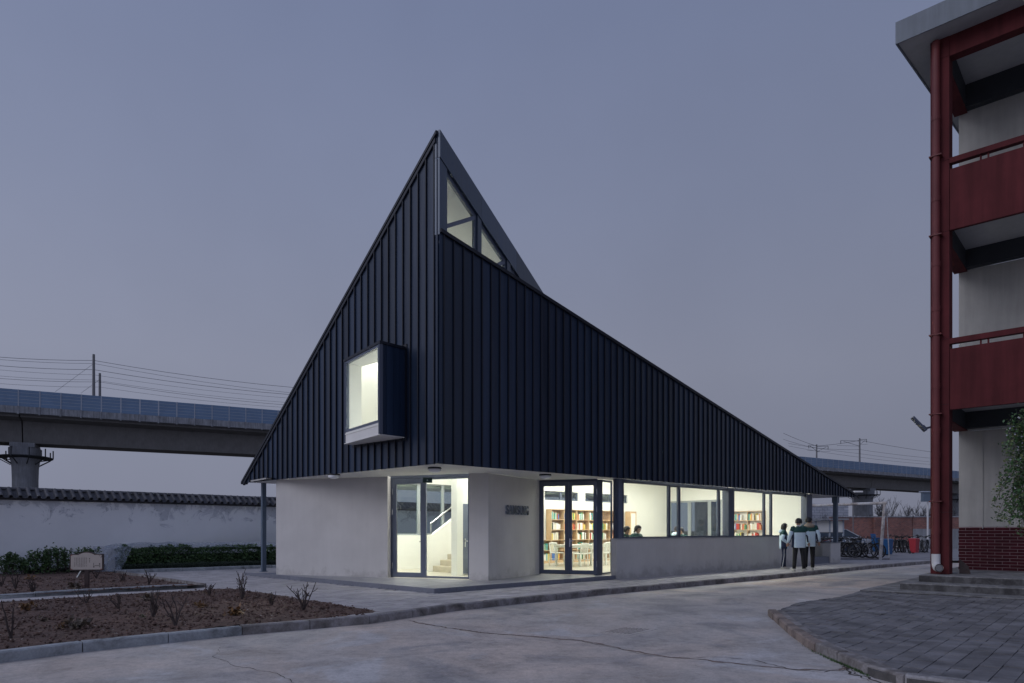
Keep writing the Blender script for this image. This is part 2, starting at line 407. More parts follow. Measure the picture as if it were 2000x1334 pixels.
m_tile = M("dark_clay_tile", (0.085, 0.085, 0.095), 0.85, 0.35, 14, 0.6, 60, island=0.2)
m_conc = plaster("viaduct_concrete", (0.25, 0.26, 0.285), streak=0.25, fine=0.12)
m_concdk = plaster("box_girder_concrete", (0.20, 0.195, 0.195), streak=0.12, fine=0.10)
m_concpale = plaster("parapet_concrete", (0.33, 0.34, 0.37), streak=0.45, fine=0.2)
m_barrier = M("blue_noise_barrier", (0.135, 0.215, 0.34), 0.5, 0.08, 0.6, island=0.05)
m_barpost = M("barrier_post_grey", (0.34, 0.38, 0.45), 0.6, 0.1, 1)
m_mast = M("mast_concrete", (0.16, 0.16, 0.17), 0.7, 0.1, 1)
m_wire = M("overhead_wire_grey", (0.04, 0.045, 0.06), 0.6, 0.0, 1)
m_red = plaster("dark_red_paint", (0.105, 0.021, 0.024), streak=0.28, fine=0.16)
m_red.node_tree.nodes["Principled BSDF"].inputs["Specular IOR Level"].default_value = 0.25
m_redpipe = M("red_drain_pipe", (0.130, 0.030, 0.031), 0.5, 0.16, 2, spec=0.3)
m_cream = plaster("cream_wall", (0.42, 0.41, 0.385), streak=0.14, fine=0.10)
m_slab = plaster("white_ceiling_slab", (0.42, 0.43, 0.45), streak=0.08)
m_beamdk = M("dark_grey_beam", (0.030, 0.035, 0.043), 0.7, 0.12, 2)
m_roofedge = plaster("grey_roof_fascia", (0.20, 0.225, 0.255), streak=0.15, fine=0.08)
m_redtile = M("glazed_dark_red_tile", (0.050, 0.008, 0.013), 0.6, 0.2, 5, island=0.2, spec=0.12)
m_grout = M("tile_grout", (0.30, 0.22, 0.23), 0.9, 0.1, 20)
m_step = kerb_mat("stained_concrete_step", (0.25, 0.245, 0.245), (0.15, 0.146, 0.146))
m_riser = kerb_mat("dark_riser", (0.11, 0.108, 0.11), (0.05, 0.048, 0.05))
m_pvc = M("white_pvc", (0.55, 0.55, 0.56), 0.4, 0.05, 6)
def brickwall_mat(name, c1, c2, mort, s):
    m, nt, b = newmat(name)
    tcn = nt.nodes.new("ShaderNodeTexCoord"); sx = nt.nodes.new("ShaderNodeSeparateXYZ"); nt.links.new(tcn.outputs["Object"], sx.inputs[0])
    cb = nt.nodes.new("ShaderNodeCombineXYZ"); nt.links.new(sx.outputs[0], cb.inputs[0]); nt.links.new(sx.outputs[2], cb.inputs[1])
    br = nt.nodes.new("ShaderNodeTexBrick"); nt.links.new(cb.outputs[0], br.inputs["Vector"])
    br.inputs["Color1"].default_value = (*c1, 1); br.inputs["Color2"].default_value = (*c2, 1); br.inputs["Mortar"].default_value = (*mort, 1)
    br.inputs["Scale"].default_value = s; br.inputs["Mortar Size"].default_value = 0.02
    n = noise(nt, 0.8, 6, 0.65, tcn.outputs["Object"])
    c = mixc(nt, 1.0, br.outputs[0], ramp(nt, n.outputs[0], [(0.3, (0.7,) * 3), (0.7, (1.25,) * 3)]).outputs[0], 'MULTIPLY')
    n2 = noise(nt, 5, 5, 0.7, tcn.outputs["Object"])
    c = mixc(nt, ramp(nt, n2.outputs[0], [(0.58, (0,) * 3), (0.68, (0.5,) * 3)]).outputs[0], c, (0.25, 0.23, 0.24))
    nt.links.new(c, b.inputs["Base Color"]); b.inputs["Roughness"].default_value = 0.9; return m
m_farbrick = brickwall_mat("red_brick_far", (0.26, 0.10, 0.078), (0.15, 0.068, 0.06), (0.20, 0.17, 0.165), 3.0)
m_farwhite = brickwall_mat("pale_stone_far", (0.36, 0.38, 0.44), (0.30, 0.32, 0.38), (0.18, 0.2, 0.24), 0.55)
def leaf_mat(name, cols, rough=0.5):
    m, nt, b = newmat(name)
    g = nt.nodes.new("ShaderNodeNewGeometry")
    st = [(i / max(1, len(cols) - 1), c) for i, c in enumerate(cols)]
    r = ramp(nt, g.outputs["Random Per Island"], st)
    nt.links.new(r.outputs[0], b.inputs["Base Color"]); b.inputs["Roughness"].default_value = rough
    return m
m_leaf = leaf_mat("evergreen_leaf", [(0.022, 0.052, 0.020), (0.060, 0.115, 0.042), (0.10, 0.17, 0.06), (0.035, 0.07, 0.03)])
m_leaflow = leaf_mat("low_boxwood_leaf", [(0.014, 0.026, 0.018), (0.028, 0.045, 0.03), (0.035, 0.055, 0.036)])
m_leafvine = leaf_mat("rose_leaf", [(0.022, 0.062, 0.018), (0.050, 0.125, 0.036), (0.065, 0.145, 0.045), (0.13, 0.16, 0.045), (0.03, 0.065, 0.03)])
m_petal = leaf_mat("pale_blossom", [(0.30, 0.31, 0.36), (0.40, 0.40, 0.45)])
m_dry = leaf_mat("dry_leaf", [(0.16, 0.075, 0.025), (0.22, 0.12, 0.04), (0.10, 0.06, 0.03), (0.20, 0.09, 0.03)])
m_drybrown = leaf_mat("withered_leaf", [(0.09, 0.065, 0.045), (0.14, 0.11, 0.08), (0.06, 0.045, 0.035)])
m_litter = leaf_mat("pale_leaf_litter", [(0.16, 0.12, 0.09), (0.26, 0.21, 0.17), (0.33, 0.30, 0.27), (0.12, 0.08, 0.06)])
m_stem = M("rose_stem_bark", (0.055, 0.040, 0.038), 0.8, 0.3, 30)
m_bark = M("bare_tree_bark", (0.045, 0.045, 0.050), 0.9, 0.2, 3)
m_weed = leaf_mat("weed_green", [(0.04, 0.09, 0.03), (0.06, 0.11, 0.035)])
m_skin = M("skin", (0.42, 0.26, 0.19), 0.55, 0.05, 10)
m_hair = M("black_hair", (0.010, 0.009, 0.010), 0.45, 0.2, 60)
m_green = M("uniform_dark_green", (0.010, 0.060, 0.055), 0.75, 0.1, 10)
m_pale = M("uniform_pale_blue", (0.56, 0.70, 0.80), 0.75, 0.06, 10)
m_navy = M("uniform_navy", (0.012, 0.022, 0.060), 0.75, 0.1, 10)
m_trouser = M("black_trousers", (0.010, 0.010, 0.013), 0.8, 0.1, 10)
m_hood = M("beige_hood_lining", (0.30, 0.25, 0.20), 0.9, 0.1, 20)
m_shoe = M("shoe_pale", (0.42, 0.41, 0.38), 0.6, 0.1, 10)
m_whitefab = M("white_stripe", (0.65, 0.66, 0.68), 0.7, 0.03, 10)

# ------------------------------------------------------------------ library frame of reference
C0 = Vector((-1.59, 14.84)); L0 = Vector((-8.12, 20.80)); R0 = Vector((15.0, 29.9)); B0 = Vector((8.5, 36.0))
U = (R0 - C0).normalized(); V = Vector((-U.y, U.x))
Wd = (L0 - C0).normalized(); Wn = Vector((-Wd.y, Wd.x))       # gable direction and its inward normal side
if Wn.dot(Vector((-0.67, -0.74))) < 0: Wn = -Wn               # Wn points outward (towards the camera's left)
LR = (R0 - C0).length; LL = (L0 - C0).length; LB = (B0 - C0).length
Dg = (B0 - C0).normalized(); Dn = Vector((Dg.y, -Dg.x))        # diagonal and its right-hand normal
EZ = 2.96; PT = 10.17; CT = 8.03; ET = 3.08
FL = 0.23                                                      # floor level
def uv(u, v): return C0 + U * u + V * v
def u_at(x, v):
    k = (x - 1000) / F; a = C0 + V * v
    return (k * a.y - a.x) / (U.x - k * U.y)
def on_line(p, q, x):
    """where the sight line of column x meets the plan line p-q"""
    k = (x - 1000) / F; d = Vector(q) - Vector(p)
    t = (k * p[1] - p[0]) / (d.x - k * d.y)
    return Vector(p) + d * t

# ================================================================== SETTING: ground
MB().prism([(-900, -300), (900, -300), (900, 1500), (-900, 1500)], -0.30, -0.06).build("ground", m_earth)
bpy.data.objects["ground"]['kind'] = 'structure'
road = MB().prism([(-60, -40), (60, -40), (60, 90), (-60, 90)], -0.058, 0.0).build("road", m_road); road['kind'] = 'structure'

kerb_px = [(-260, 1332), (0, 1295), (127, 1278), (275, 1262), (402, 1248), (516, 1236), (620, 1228), (718, 1219), (793, 1208), (868, 1196),
           (938, 1188), (1010, 1180), (1100, 1171), (1200, 1160), (1300, 1150.5), (1400, 1141), (1500, 1132), (1600, 1121.5), (1700, 1111), (1816, 1101)]
kline = [gp(x, y) for x, y in kerb_px]
kline.append(kline[-1] + (kline[-1] - kline[-2]).normalized() * 14)
def resample(pts, step):
    out = [pts[0].copy()]; acc = 0.0
    for i in range(len(pts) - 1):
        a, b_ = pts[i], pts[i + 1]; d = (b_ - a).length; t = step - acc
        while t <= d:
            out.append(a + (b_ - a) * (t / d)); t += step
        acc = (acc + d) % step
    return out
def offset(pts, w):
    out = []
    for i, p in enumerate(pts):
        d = (pts[min(i + 1, len(pts) - 1)] - pts[max(i - 1, 0)]).normalized()
        out.append(p + Vector((-d.y, d.x)) * w)
    return out
kin = offset(kline, 0.13)
def stones(name, pts, w, z0, z1, mats, parent, step=1.0, gap=0.012, jit=0.006, rnd=None):
    rnd = rnd or RND
    rs = resample(pts, step)
    for i in range(len(rs) - 1):
        a, b_ = rs[i], rs[i + 1]; d = (b_ - a).normalized(); a2 = a + d * gap / 2; b2 = b_ - d * gap / 2
        j = rnd.uniform(-jit, jit); jz = rnd.uniform(-jit, jit)
        mb = MB(); n = Vector((-d.y, d.x))
        A = a2 + n * j; Bq = b2 + n * (j + rnd.uniform(-jit, jit)); ch = 0.018
        P = []
        for q in (A, Bq):
            for o_, z in ((0, z0), (w, z0), (w, z1), (ch, z1), (0, z1 - ch)):
                pt = q + n * o_; P.append((pt.x, pt.y, z + (jz if z > z0 else 0)))
        mb.add(P, [(4, 3, 2, 1, 0), (5, 6, 7, 8, 9)] + [(k, (k + 1) % 5, (k + 1) % 5 + 5, k + 5) for k in range(5)])
        m_ = mats(a2) if callable(mats) else (mats[i % len(mats)] if isinstance(mats, (list, tuple)) else mats)
        mb.build(name, m_, parent)

# --- raised pavement around the library
far = [Vector((60, 60)), Vector((60, 89)), Vector((-59, 89)), Vector((-59, 6))]
pav_poly = kin[:] + [Vector((59, kin[-1].y + 10)), Vector((59, 88)), Vector((-58, 88)), Vector((-58, kin[0].y))]
pav = MB().prism([tuple(p) for p in pav_poly], -0.04, 0.118).build("pavement", m_joint); pav['kind'] = 'structure'
kr = MB().prism([tuple(p) for p in (offset(kline, 0.02) + list(reversed(offset(kline, 0.11))))], -0.04, 0.10).build("kerb", m_joint); kr['kind'] = 'structure'
stones("kerb_stone", kline, 0.13, -0.03, 0.132, (lambda q: m_kerbnew if q.x < -4.3 else m_kerb), kr, 0.99)

def clip(poly, rect):
    out = poly
    n = len(rect)
    for i in range(n):
        a, b_ = rect[i], rect[(i + 1) % n]; inp = out; out = []
        if not inp: return []
        def side(p): return (b_[0] - a[0]) * (p[1] - a[1]) - (b_[1] - a[1]) * (p[0] - a[0])
        for j in range(len(inp)):
            p, q = inp[j - 1], inp[j]; sp_, sq = side(p), side(q)
            if (sp_ >= 0) != (sq >= 0):
                t = sp_ / (sp_ - sq); out.append((p[0] + (q[0] - p[0]) * t, p[1] + (q[1] - p[1]) * t))
            if sq >= 0: out.append(q)
    return out
def inside(p, poly):
    c = False; n = len(poly)
    for i in range(n):
        a, b_ = poly[i], poly[(i + 1) % n]
        if (a[1] > p[1]) != (b_[1] > p[1]) and p[0] < (b_[0] - a[0]) * (p[1] - a[1]) / (b_[1] - a[1]) + a[0]: c = not c
    return c
def in_view(p, m=0.0):
    return p[1] > 3 and abs(p[0] / p[1]) < 0.75 + m
def area(poly): return 0.5 * sum(poly[i][0] * poly[(i + 1) % len(poly)][1] - poly[(i + 1) % len(poly)][0] * poly[i][1] for i in range(len(poly)))
def pave(regions, holes, o, d1, d2, s1, s2, z0, z1, gap, mat, parent, name, lim=300, jz=0.003, bond=0.5, seed=3, margin=0.05):
    rnd = random.Random(seed); cand = []
    allp = [p for r in regions for p in r]
    A = [((p[0] - o[0]) * d1[0] + (p[1] - o[1]) * d1[1]) for p in allp]; Bq = [((p[0] - o[0]) * d2[0] + (p[1] - o[1]) * d2[1]) for p in allp]
    j0, j1 = int(min(Bq) / s2) - 1, int(max(Bq) / s2) + 1; i0, i1 = int(min(A) / s1) - 2, int(max(A) / s1) + 2
    for j in range(j0, j1):
        for i in range(i0, i1):
            a = (i + (bond if j % 2 else 0)) * s1; b_ = j * s2
            cx = o[0] + d1[0] * (a + s1 / 2) + d2[0] * (b_ + s2 / 2); cy = o[1] + d1[1] * (a + s1 / 2) + d2[1] * (b_ + s2 / 2)
            if not in_view((cx, cy), margin): continue
            if any(inside((cx, cy), h) for h in holes): continue
            g = gap / 2
            rect = [(o[0] + d1[0] * x + d2[0] * y, o[1] + d1[1] * x + d2[1] * y) for x, y in
                    ((a + g, b_ + g), (a + s1 - g, b_ + g), (a + s1 - g, b_ + s2 - g), (a + g, b_ + s2 - g))]
            if area(rect) < 0: rect.reverse()
            for r in regions:
                if all(not inside(c, r) for c in rect) and not inside((cx, cy), r): continue
                if all(inside(c, r) for c in rect): pc = rect
                else: pc = clip([tuple(p) for p in r], rect)
                if len(pc) >= 3 and abs(area(pc)) > s1 * s2 * 0.08:
                    cand.append((cx * cx + cy * cy, pc, abs(area(pc)) > s1 * s2 * 0.9)); break
    cand.sort(key=lambda t: (0 if (t[2] and abs(t[1][0][0] / t[1][0][1]) < 0.76 and t[0] > 0) else 1, t[0]))
    rest = MB(); k = 0
    for d_, pc, full in cand:
        h = z1 + rnd.uniform(-jz, jz)
        if k < lim:
            MB().prism(pc, z0, h).build(name, mat, parent, fix=False); k += 1
        else:
            rest.prism(pc, z0, h)
    if rest.f:
        ro = rest.build(name + "_field", mat, parent, fix=False); ro['kind'] = 'stuff'

# plinth outline
K0 = Vector((-1.68, 14.84)); K1 = Vector((2.90, 19.20))
Aw = Vector((-6.81, 19.71)); Dw = Vector((-0.60, 17.33)); Ew = Vector((0.80, 19.90)); Fw = Vector((2.41, 19.35)); F2w = Vector((2.56, 19.47)); Gw = Vector((2.95, 20.02))
VF = 0.20
uG = (Gw - C0).dot(U)
uEnd = u_at(1585, VF); uTer = u_at(1642, VF)
VB = 7.1
AB0 = uv((Aw - C0).dot(U), VB)
plinth_pts = [K0, K1, uv(6.4, VF + 0.06), uv(uTer, VF + 0.06), uv(uTer, VB + 0.6), uv(-0.6, VB + 1.3), Vector((-8.25, 21.05)), Aw + Vector((-0.25, 0.12))]
bed1 = [tuple(gp(x, y, 0.12)) for x, y in ((-330, 1300), (0, 1274), (200, 1252), (402, 1232), (560, 1216), (640, 1206), (728, 1193), (450, 1150), (0, 1176), (-330, 1194))]
# front of bed 1 follows the inner kerb line
bed1 = [tuple(p) for p in kin[0:8]] + [tuple(gp(x, y, 0.12)) for x, y in ((735, 1195), (725, 1192), (600, 1172), (450, 1150), (0, 1176), (-330, 1195))]
bed2 = [tuple(gp(x, y, 0.12)) for x, y in ((-330, 1190), (0, 1172), (200, 1160), (399, 1147), (225, 1119), (100, 1117), (-330, 1118))]
hk = [gp(-260, 1124.5, 0.12), gp(225, 1120.5, 0.12), gp(540, 1109.5, 0.12)]
hdir = (hk[2] - hk[1]).normalized()
pav_region = [tuple(p) for p in kin[6:]] + [(59, 60)] + [tuple(hk[1] + hdir * 30), tuple(hk[1]), tuple(gp(399, 1147, 0.12)), tuple(gp(0, 1170, 0.12)), tuple(gp(-330, 1189, 0.12)),
              tuple(gp(-330, 1195, 0.12)), tuple(gp(0, 1176, 0.12)), tuple(gp(450, 1150, 0.12)), tuple(gp(725, 1192, 0.12)), tuple(gp(735, 1195, 0.12))]
hole = [tuple(p) for p in plinth_pts]
cutfar = [(-60, 0), (60, 0), (60, 31.5), (-60, 31.5)]
reg2 = clip(pav_region, cutfar)
pave([reg2], [hole], (C0.x, C0.y), tuple(U), tuple(V), 0.32, 0.16, 0.10, 0.128, 0.007, m_paver, pav, "paver", 300, 0.0025, 0.5, 5)
m_pavfar = M("far_pavement_concrete", (0.215, 0.210, 0.222), 0.85, 0.2, 1.5, 0.3, 40)
MB().prism([tuple(p) for p in [Vector((kin[-2].x - 12, 31.45)), Vector((59, 31.45)), Vector((59, 87)), Vector((-57, 87)), Vector((-57, 31.45))]], 0.10, 0.126).build("pavement_far", m_pavfar)['kind'] = 'structure'

# ================================================================== LIBRARY
lib = empty("library_building", (C0.x, C0.y, 0))
tag(lib, "modern library clad in dark navy standing seam metal, glowing glazed ground floor, sharp pointed roof", "library building")
# plinth
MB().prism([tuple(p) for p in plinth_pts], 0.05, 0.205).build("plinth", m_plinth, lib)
def tiles_in(poly, o, d1, d2, s1, s2, z0, z1, gap, mat, parent, name, lim, cond=None, seed=4):
    rnd = random.Random(seed); lst = []
    A = [((p[0] - o[0]) * d1[0] + (p[1] - o[1]) * d1[1]) for p in poly]; Bq = [((p[0] - o[0]) * d2[0] + (p[1] - o[1]) * d2[1]) for p in poly]
    for j in range(int(min(Bq) / s2) - 1, int(max(Bq) / s2) + 1):
        for i in range(int(min(A) / s1) - 1, int(max(A) / s1) + 1):
            a, b_ = i * s1, j * s2; g = gap / 2
            rect = [(o[0] + d1[0] * x + d2[0] * y, o[1] + d1[1] * x + d2[1] * y) for x, y in ((a + g, b_ + g), (a + s1 - g, b_ + g), (a + s1 - g, b_ + s2 - g), (a + g, b_ + s2 - g))]
            if area(rect) < 0: rect.reverse()
            pc = clip([tuple(p) for p in poly], rect)
            if len(pc) < 3 or abs(area(pc)) < 0.004: continue
            lst.append(pc)
    for pc in lst:
        MB().prism(pc, z0, z1 + rnd.uniform(-0.0008, 0.0008)).build(name, mat, parent, fix=False)
porch = [K0, K1, Gw, F2w, Fw, Ew, Dw, Aw]
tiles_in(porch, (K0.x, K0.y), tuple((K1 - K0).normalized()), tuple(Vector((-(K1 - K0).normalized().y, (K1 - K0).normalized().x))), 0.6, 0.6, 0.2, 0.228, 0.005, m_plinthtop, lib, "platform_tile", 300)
# plinth face stones, 8 mm proud of the core
def face_stones(p, q, step):
    d = (q - p); n = int(d.length / step); d.normalize()
    for i in range(n + 1):
        a = p + d * (i * step + 0.003); b_ = p + d * min((i + 1) * step - 0.003, (q - p).length)
        if (b_ - a).length < 0.05: continue
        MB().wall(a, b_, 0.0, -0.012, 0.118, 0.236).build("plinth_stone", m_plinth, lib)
face_stones(K0, K1, 0.6); face_stones(Aw + Vector((-0.25, 0.12)), K0, 0.6)
# floor inside and the terrace
foot = [Aw, Dw, Ew, Fw, F2w, Gw, uv(uG, VF), uv(uEnd, VF), uv(uEnd, VB), AB0]
MB().prism([tuple(p) for p in [Aw + (AB0 - Aw) * 0 + Vector((0.05, 0.02)), Dw, Ew, Fw, F2w, Gw, uv(6.9, 0.4), uv(uEnd, 0.4), uv(uEnd, VB), AB0]], 0.2, FL).build("floor", m_floor, lib)
MB().prism([tuple(uv(uEnd + .01, 0.3)), tuple(uv(uTer - .01, 0.3)), tuple(uv(uTer - .01, VB + .5)), tuple(uv(uEnd + .01, VB + .5))], 0.2, 0.24).build("terrace_floor", m_plinthtop, lib)

# ---- standing seam cladding
def zl(t): return PT - (PT - ET) * t / LL            # gable top edge
def zr(t): return CT - (CT - ET) * t / LR            # right wall top edge
SP = 0.27
bayW1, bayW2, bayZ0, bayZ1 = 1.107, 3.13, 3.61, 5.68
nl = int((LL - 0.10) / SP) + 1
for i in range(nl):
    t0 = 0.10 + i * SP; t1 = min(t0 + SP, LL)
    if t1 - t0 < 0.03: continue
    p, q = C0 + Wd * t0, C0 + Wd * t1
    tm = (t0 + t1) / 2
    segs = [(EZ - 0.01, None)]
    if bayW1 - 0.02 < tm < bayW2 + 0.02: segs = [(EZ - 0.01, bayZ0 + 0.05), (bayZ1 - 0.05, None)]
    for a, b_ in segs:
        zt0 = b_ if b_ else zl(t0) - 0.02; zt1 = b_ if b_ else zl(t1) - 0.02
        mb = MB(); s = -1 if Vector((-Wd.y, Wd.x)).dot(Wn) < 0 else 1
        mb.wall(p, q, 0.0, 0.03 * s, a, zt0, a, zt1); mb.build("metal_panel", m_metal, lib)
        ms = MB(); ms.wall(p - Wd * 0.012, p + Wd * 0.012, 0.028 * s, 0.068 * s, a - 0.004, zt0); ms.build("seam", m_seam, lib)
nr = int((LR - 0.10) / SP) + 1
for i in range(nr):
    t0 = 0.10 + i * SP; t1 = min(t0 + SP, LR)
    if t1 - t0 < 0.03: continue
    p, q = C0 + U * t0, C0 + U * t1
    MB().wall(p, q, 0.0, -0.03, EZ - 0.01, zr(t0) - 0.02, EZ - 0.01, zr(t1) - 0.02).build("metal_panel", m_metal, lib)
    MB().wall(p - U * 0.012, p + U * 0.012, -0.028, -0.068, EZ - 0.014, zr(t0) - 0.02).build("seam", m_seam, lib)
# corner trims
sg = -1 if Vector((-Wd.y, Wd.x)).dot(Wn) < 0 else 1
MB().wall(C0 + Wd * 0.006, C0 + Wd * 0.097, 0.0, 0.034 * sg, EZ - 0.012, PT - 0.10).build("corner_trim", m_metal, lib)
MB().wall(C0 + U * 0.004, C0 + U * 0.097, 0.0, -0.034, EZ - 0.012, CT - 0.04).build("corner_trim", m_metal, lib)
ci_ = Dg * 0.004  # unseen fillers added behind the trims to stop room light leaking out
MB().prism([tuple(C0 + ci_), tuple(C0 + ci_ + U * 0.20), tuple(C0 + ci_ + Wd * 0.20)], EZ + 0.05, CT - 0.12).build("corner_light_stop", m_seam, lib)
MB().prism([tuple(C0 + ci_ - Dn * .01), tuple(C0 + ci_ + Dg * 0.12 - Dn * .01), tuple(C0 + ci_ + Wd * 0.16)], CT - 0.119, PT - 0.75).build("corner_light_stop", m_seam, lib)
def slopebar(name, p, zp, q, zq, off0, off1, th, mat):
    MB().wall(p, q, off0, off1, zp - th, zp, zq - th, zq).build(name, mat, lib)
slopebar("verge_trim", C0 - Wd * 0.0, PT, L0 + Wd * 0.12, zl(LL + 0.12), 0.09 * sg, -0.12 * sg, 0.075, m_seam)
slopebar("verge_flashing", C0 + Wd * 0.05, zl(0.05) - 0.10, L0 + Wd * 0.02, zl(LL + .02) - 0.10, 0.075 * sg, 0.0, 0.09, m_seam)
slopebar("verge_trim", C0 + U * 0.0, CT + .02, R0 + U * 0.12, zr(LR + 0.12) + .02, -0.09, 0.12, 0.08, m_seam)
# roof slabs
def tri_slab(name, pts, th, mat):
    P = [tuple(p) for p in pts] + [(p[0], p[1], p[2] - th) for p in pts]
    return MB().add(P, [(0, 1, 2), (5, 4, 3), (0, 3, 4, 1), (1, 4, 5, 2), (2, 5, 3, 0)]).build(name, mat, lib)
P3 = Vector((C0.x, C0.y, PT - 0.01)); L3 = Vector((L0.x, L0.y, ET)); B3 = Vector((B0.x, B0.y, ET + 0.02)); R3 = Vector((R0.x, R0.y, ET)); C3 = Vector((C0.x, C0.y, CT - 0.01))
tri_slab("roof", [P3, B3, L3], 0.085, m_metal); tri_slab("roof", [C3, R3, B3], 0.085, m_metal)
def ceil_tri(a, b_, c, drop, zc):
    a = a - Vector((0, 0, drop)); b_ = b_ - Vector((0, 0, drop)); c = c - Vector((0, 0, drop))
    fb = (a.z - zc) / (a.z - b_.z); fc = (a.z - zc) / (a.z - c.z)
    return [a, a + (b_ - a) * fb, a + (c - a) * fc]
tri_slab("ceiling", ceil_tri(P3, B3, L3, 0.22, 3.05), 0.06, m_int); tri_slab("ceiling", ceil_tri(C3, R3, B3, 0.22, 3.05), 0.06, m_int)
# inner linings behind the cladding
def lining(p0, p1, z0, z1a, z1b, off=(0.10, 0.16), left=True):
    s = 1 if left else -1
    MB().wall(p0, p1, off[0] * s, off[1] * s, z0, z1a, z0, z1b).build("inner_lining", m_int, lib)
def lz(t): return zl(t) - 0.14
sgi = -sg
for (a, b_, z0, zz) in ((0.15, bayW1 + .04, 3.03, None), (bayW1 + .04, bayW2 - .04, 3.03, bayZ0 + 0.10), (bayW2 - .04, LL - 0.5, 3.03, None)):
    MB().wall(C0 + Wd * a, C0 + Wd * b_, 0.10 * sgi, 0.15 * sgi, z0, zz or lz(a), z0, zz or lz(b_)).build("inner_lining", m_int, lib)
MB().wall(C0 + Wd * (bayW1 + .04), C0 + Wd * (bayW2 - .04), 0.10 * sgi, 0.15 * sgi, bayZ1 - 0.10, lz(bayW1), bayZ1 - 0.10, lz(bayW2)).build("inner_lining", m_int, lib)
MB().wall(uv(0.15, 0), uv(LR - 0.8, 0), 0.10, 0.15, EZ + 0.02, zr(0.15) - 0.14, EZ + 0.02, zr(LR - .8) - 0.10).build("inner_lining", m_int, lib)

# ---- clerestory over the diagonal
def zt(s): return PT - 0.01 - (PT - ET) * s / LB
def zb(s): return CT + 0.04 - (CT - ET) * s / LB
def dg(s): return C0 + Dg * s
BAND = 0.56
mb = MB()
segb = [0.0, 1.9, 3.9, 6.4, 9.4, 13.0, 17.0, LB - 0.1]
for i in range(len(segb) - 1):
    a, b_ = segb[i] + (0.004 if i else -0.02), segb[i + 1] - 0.004
    ba = min(BAND, zt(a) - zb(a) - 0.01) if zt(a) - zb(a) < BAND else BAND
    bb = max(0.02, min(BAND, zt(b_) - zb(b_) - 0.01))
    MB().wall(dg(a), dg(b_), -0.045, 0.10, zt(a) - ba, zt(a) + .03, zt(b_) - bb, zt(b_) + .03).build("rake_fascia", m_fascia, lib)
MB().wall(dg(-0.02), dg(0.30), -0.03, 0.10, CT - .1, zt(0) - BAND - 0.004, CT - .1, zt(.3) - BAND - 0.004).build("clerestory_jamb", m_fascia, lib)
cl = [(0.30, 1.72), (1.92, 3.34), (3.54, 4.96), (5.16, 6.58), (6.78, 8.2), (8.4, 9.8)]
for (a, b_) in cl:
    ta, tb = zt(a) - BAND - .004, zt(b_) - BAND - .004; ba, bb = zb(a) - .03, zb(b_) - .03
    fr = MB(); w = 0.06
    fr.wall(dg(a), dg(a + w), 0.02, 0.09, ba, ta, zb(a + w) - .03, zt(a + w) - BAND - .004)
    fr.wall(dg(b_ - w), dg(b_), 0.02, 0.09, zb(b_ - w) - .03, zt(b_ - w) - BAND - .004, bb, tb)
    fr.wall(dg(a + w), dg(b_ - w), 0.021, 0.089, zt(a + w) - BAND - .004 - 0.11, zt(a + w) - BAND - .005, zt(b_ - w) - BAND - .004 - 0.11, zt(b_ - w) - BAND - .005)
    fr.wall(dg(a + w), dg(b_ - w), 0.021, 0.089, zb(a + w) - .03, zb(a + w) + .05, zb(b_ - w) - .03, zb(b_ - w) + .05)
    # slanting transom, square to the rake
    zx = zt(a) - BAND - 1.30; ze = zt(b_) - BAND - 0.14
    if zx > zb(a) + 0.02:
        fr.wall(dg(a + w), dg(b_ - w), 0.010, 0.095, zx, zx + 0.10, ze, ze + 0.10)
    w_ = fr.build("window", m_frame, lib)
    MB().wall(dg(a + .03), dg(b_ - .03), 0.05, 0.058, zb(a + .03), zt(a + .03) - BAND - .03, zb(b_ - .03), zt(b_ - .03) - BAND - .03).build("pane", m_glass, w_)
    MB().wall(dg(b_ + .003), dg(b_ + .197), -0.03, 0.09, zb(b_ + .003) - .03, zt(b_ + .003) - BAND - .005, zb(b_ + .197) - .03, zt(b_ + .197) - BAND - .005).build("mullion", m_fascia, lib)
a, b_ = 10.0, 17.2
MB().wall(dg(a), dg(b_), 0.0, 0.09, zb(a) - .03, zt(a) - BAND - .005, zb(b_) - .03, zb(b_)).build("clerestory_panel", m_fascia, lib)

# ---- soffit (slab pieces outside the walls)
def sof(pts): MB().prism([tuple(p) for p in pts], EZ + 0.002, EZ + 0.045).build("soffit", m_soffit, lib)
sof([C0 + (U + -Wn) * 0.0 + Vector((0, 0.02)), uv(uG, 0.01), Gw, F2w, Fw, Ew, Dw, Aw, C0 + Wd * (LL - 1.9)])
sof([C0 + Wd * (LL - 1.9), Aw, AB0, uv(-0.9, VB), L0 + Vector((0.03, 0.0))])
sof([L0 + Vector((0.03, 0)), uv(-0.9, VB), uv(uEnd, VB), uv(uEnd, 8.9)])
sof([uv(uEnd, 0.01), R0, B0, uv(uEnd, 8.9)])

# ---- external walls
def W(p, q, z0, z1, th=0.18, mat=None, name="wall", inn=True):
    """render outside (right of p->q), white inside"""
    MB().wall(p, q, 0.0, th * 0.95, z0, z1).build(name, mat or m_render, lib)
    if inn: MB().wall(p, q, th * 0.95 + 0.001, th, z0, z1).build("inner_wall", m_int, lib)
q757 = on_line(Aw, Dw, 757); q916 = on_line(Aw, Dw, 916)
W(Aw, q757, FL - 0.01, EZ + 0.001); W(q916, Dw, FL - 0.01, EZ + 0.001); W(Dw, Ew, FL - 0.01, EZ + 0.001)
# jamb return at the recess
nAD = Vector((-(Dw - Aw).normalized().y, (Dw - Aw).normalized().x)); dAD = (Dw - Aw).normalized()
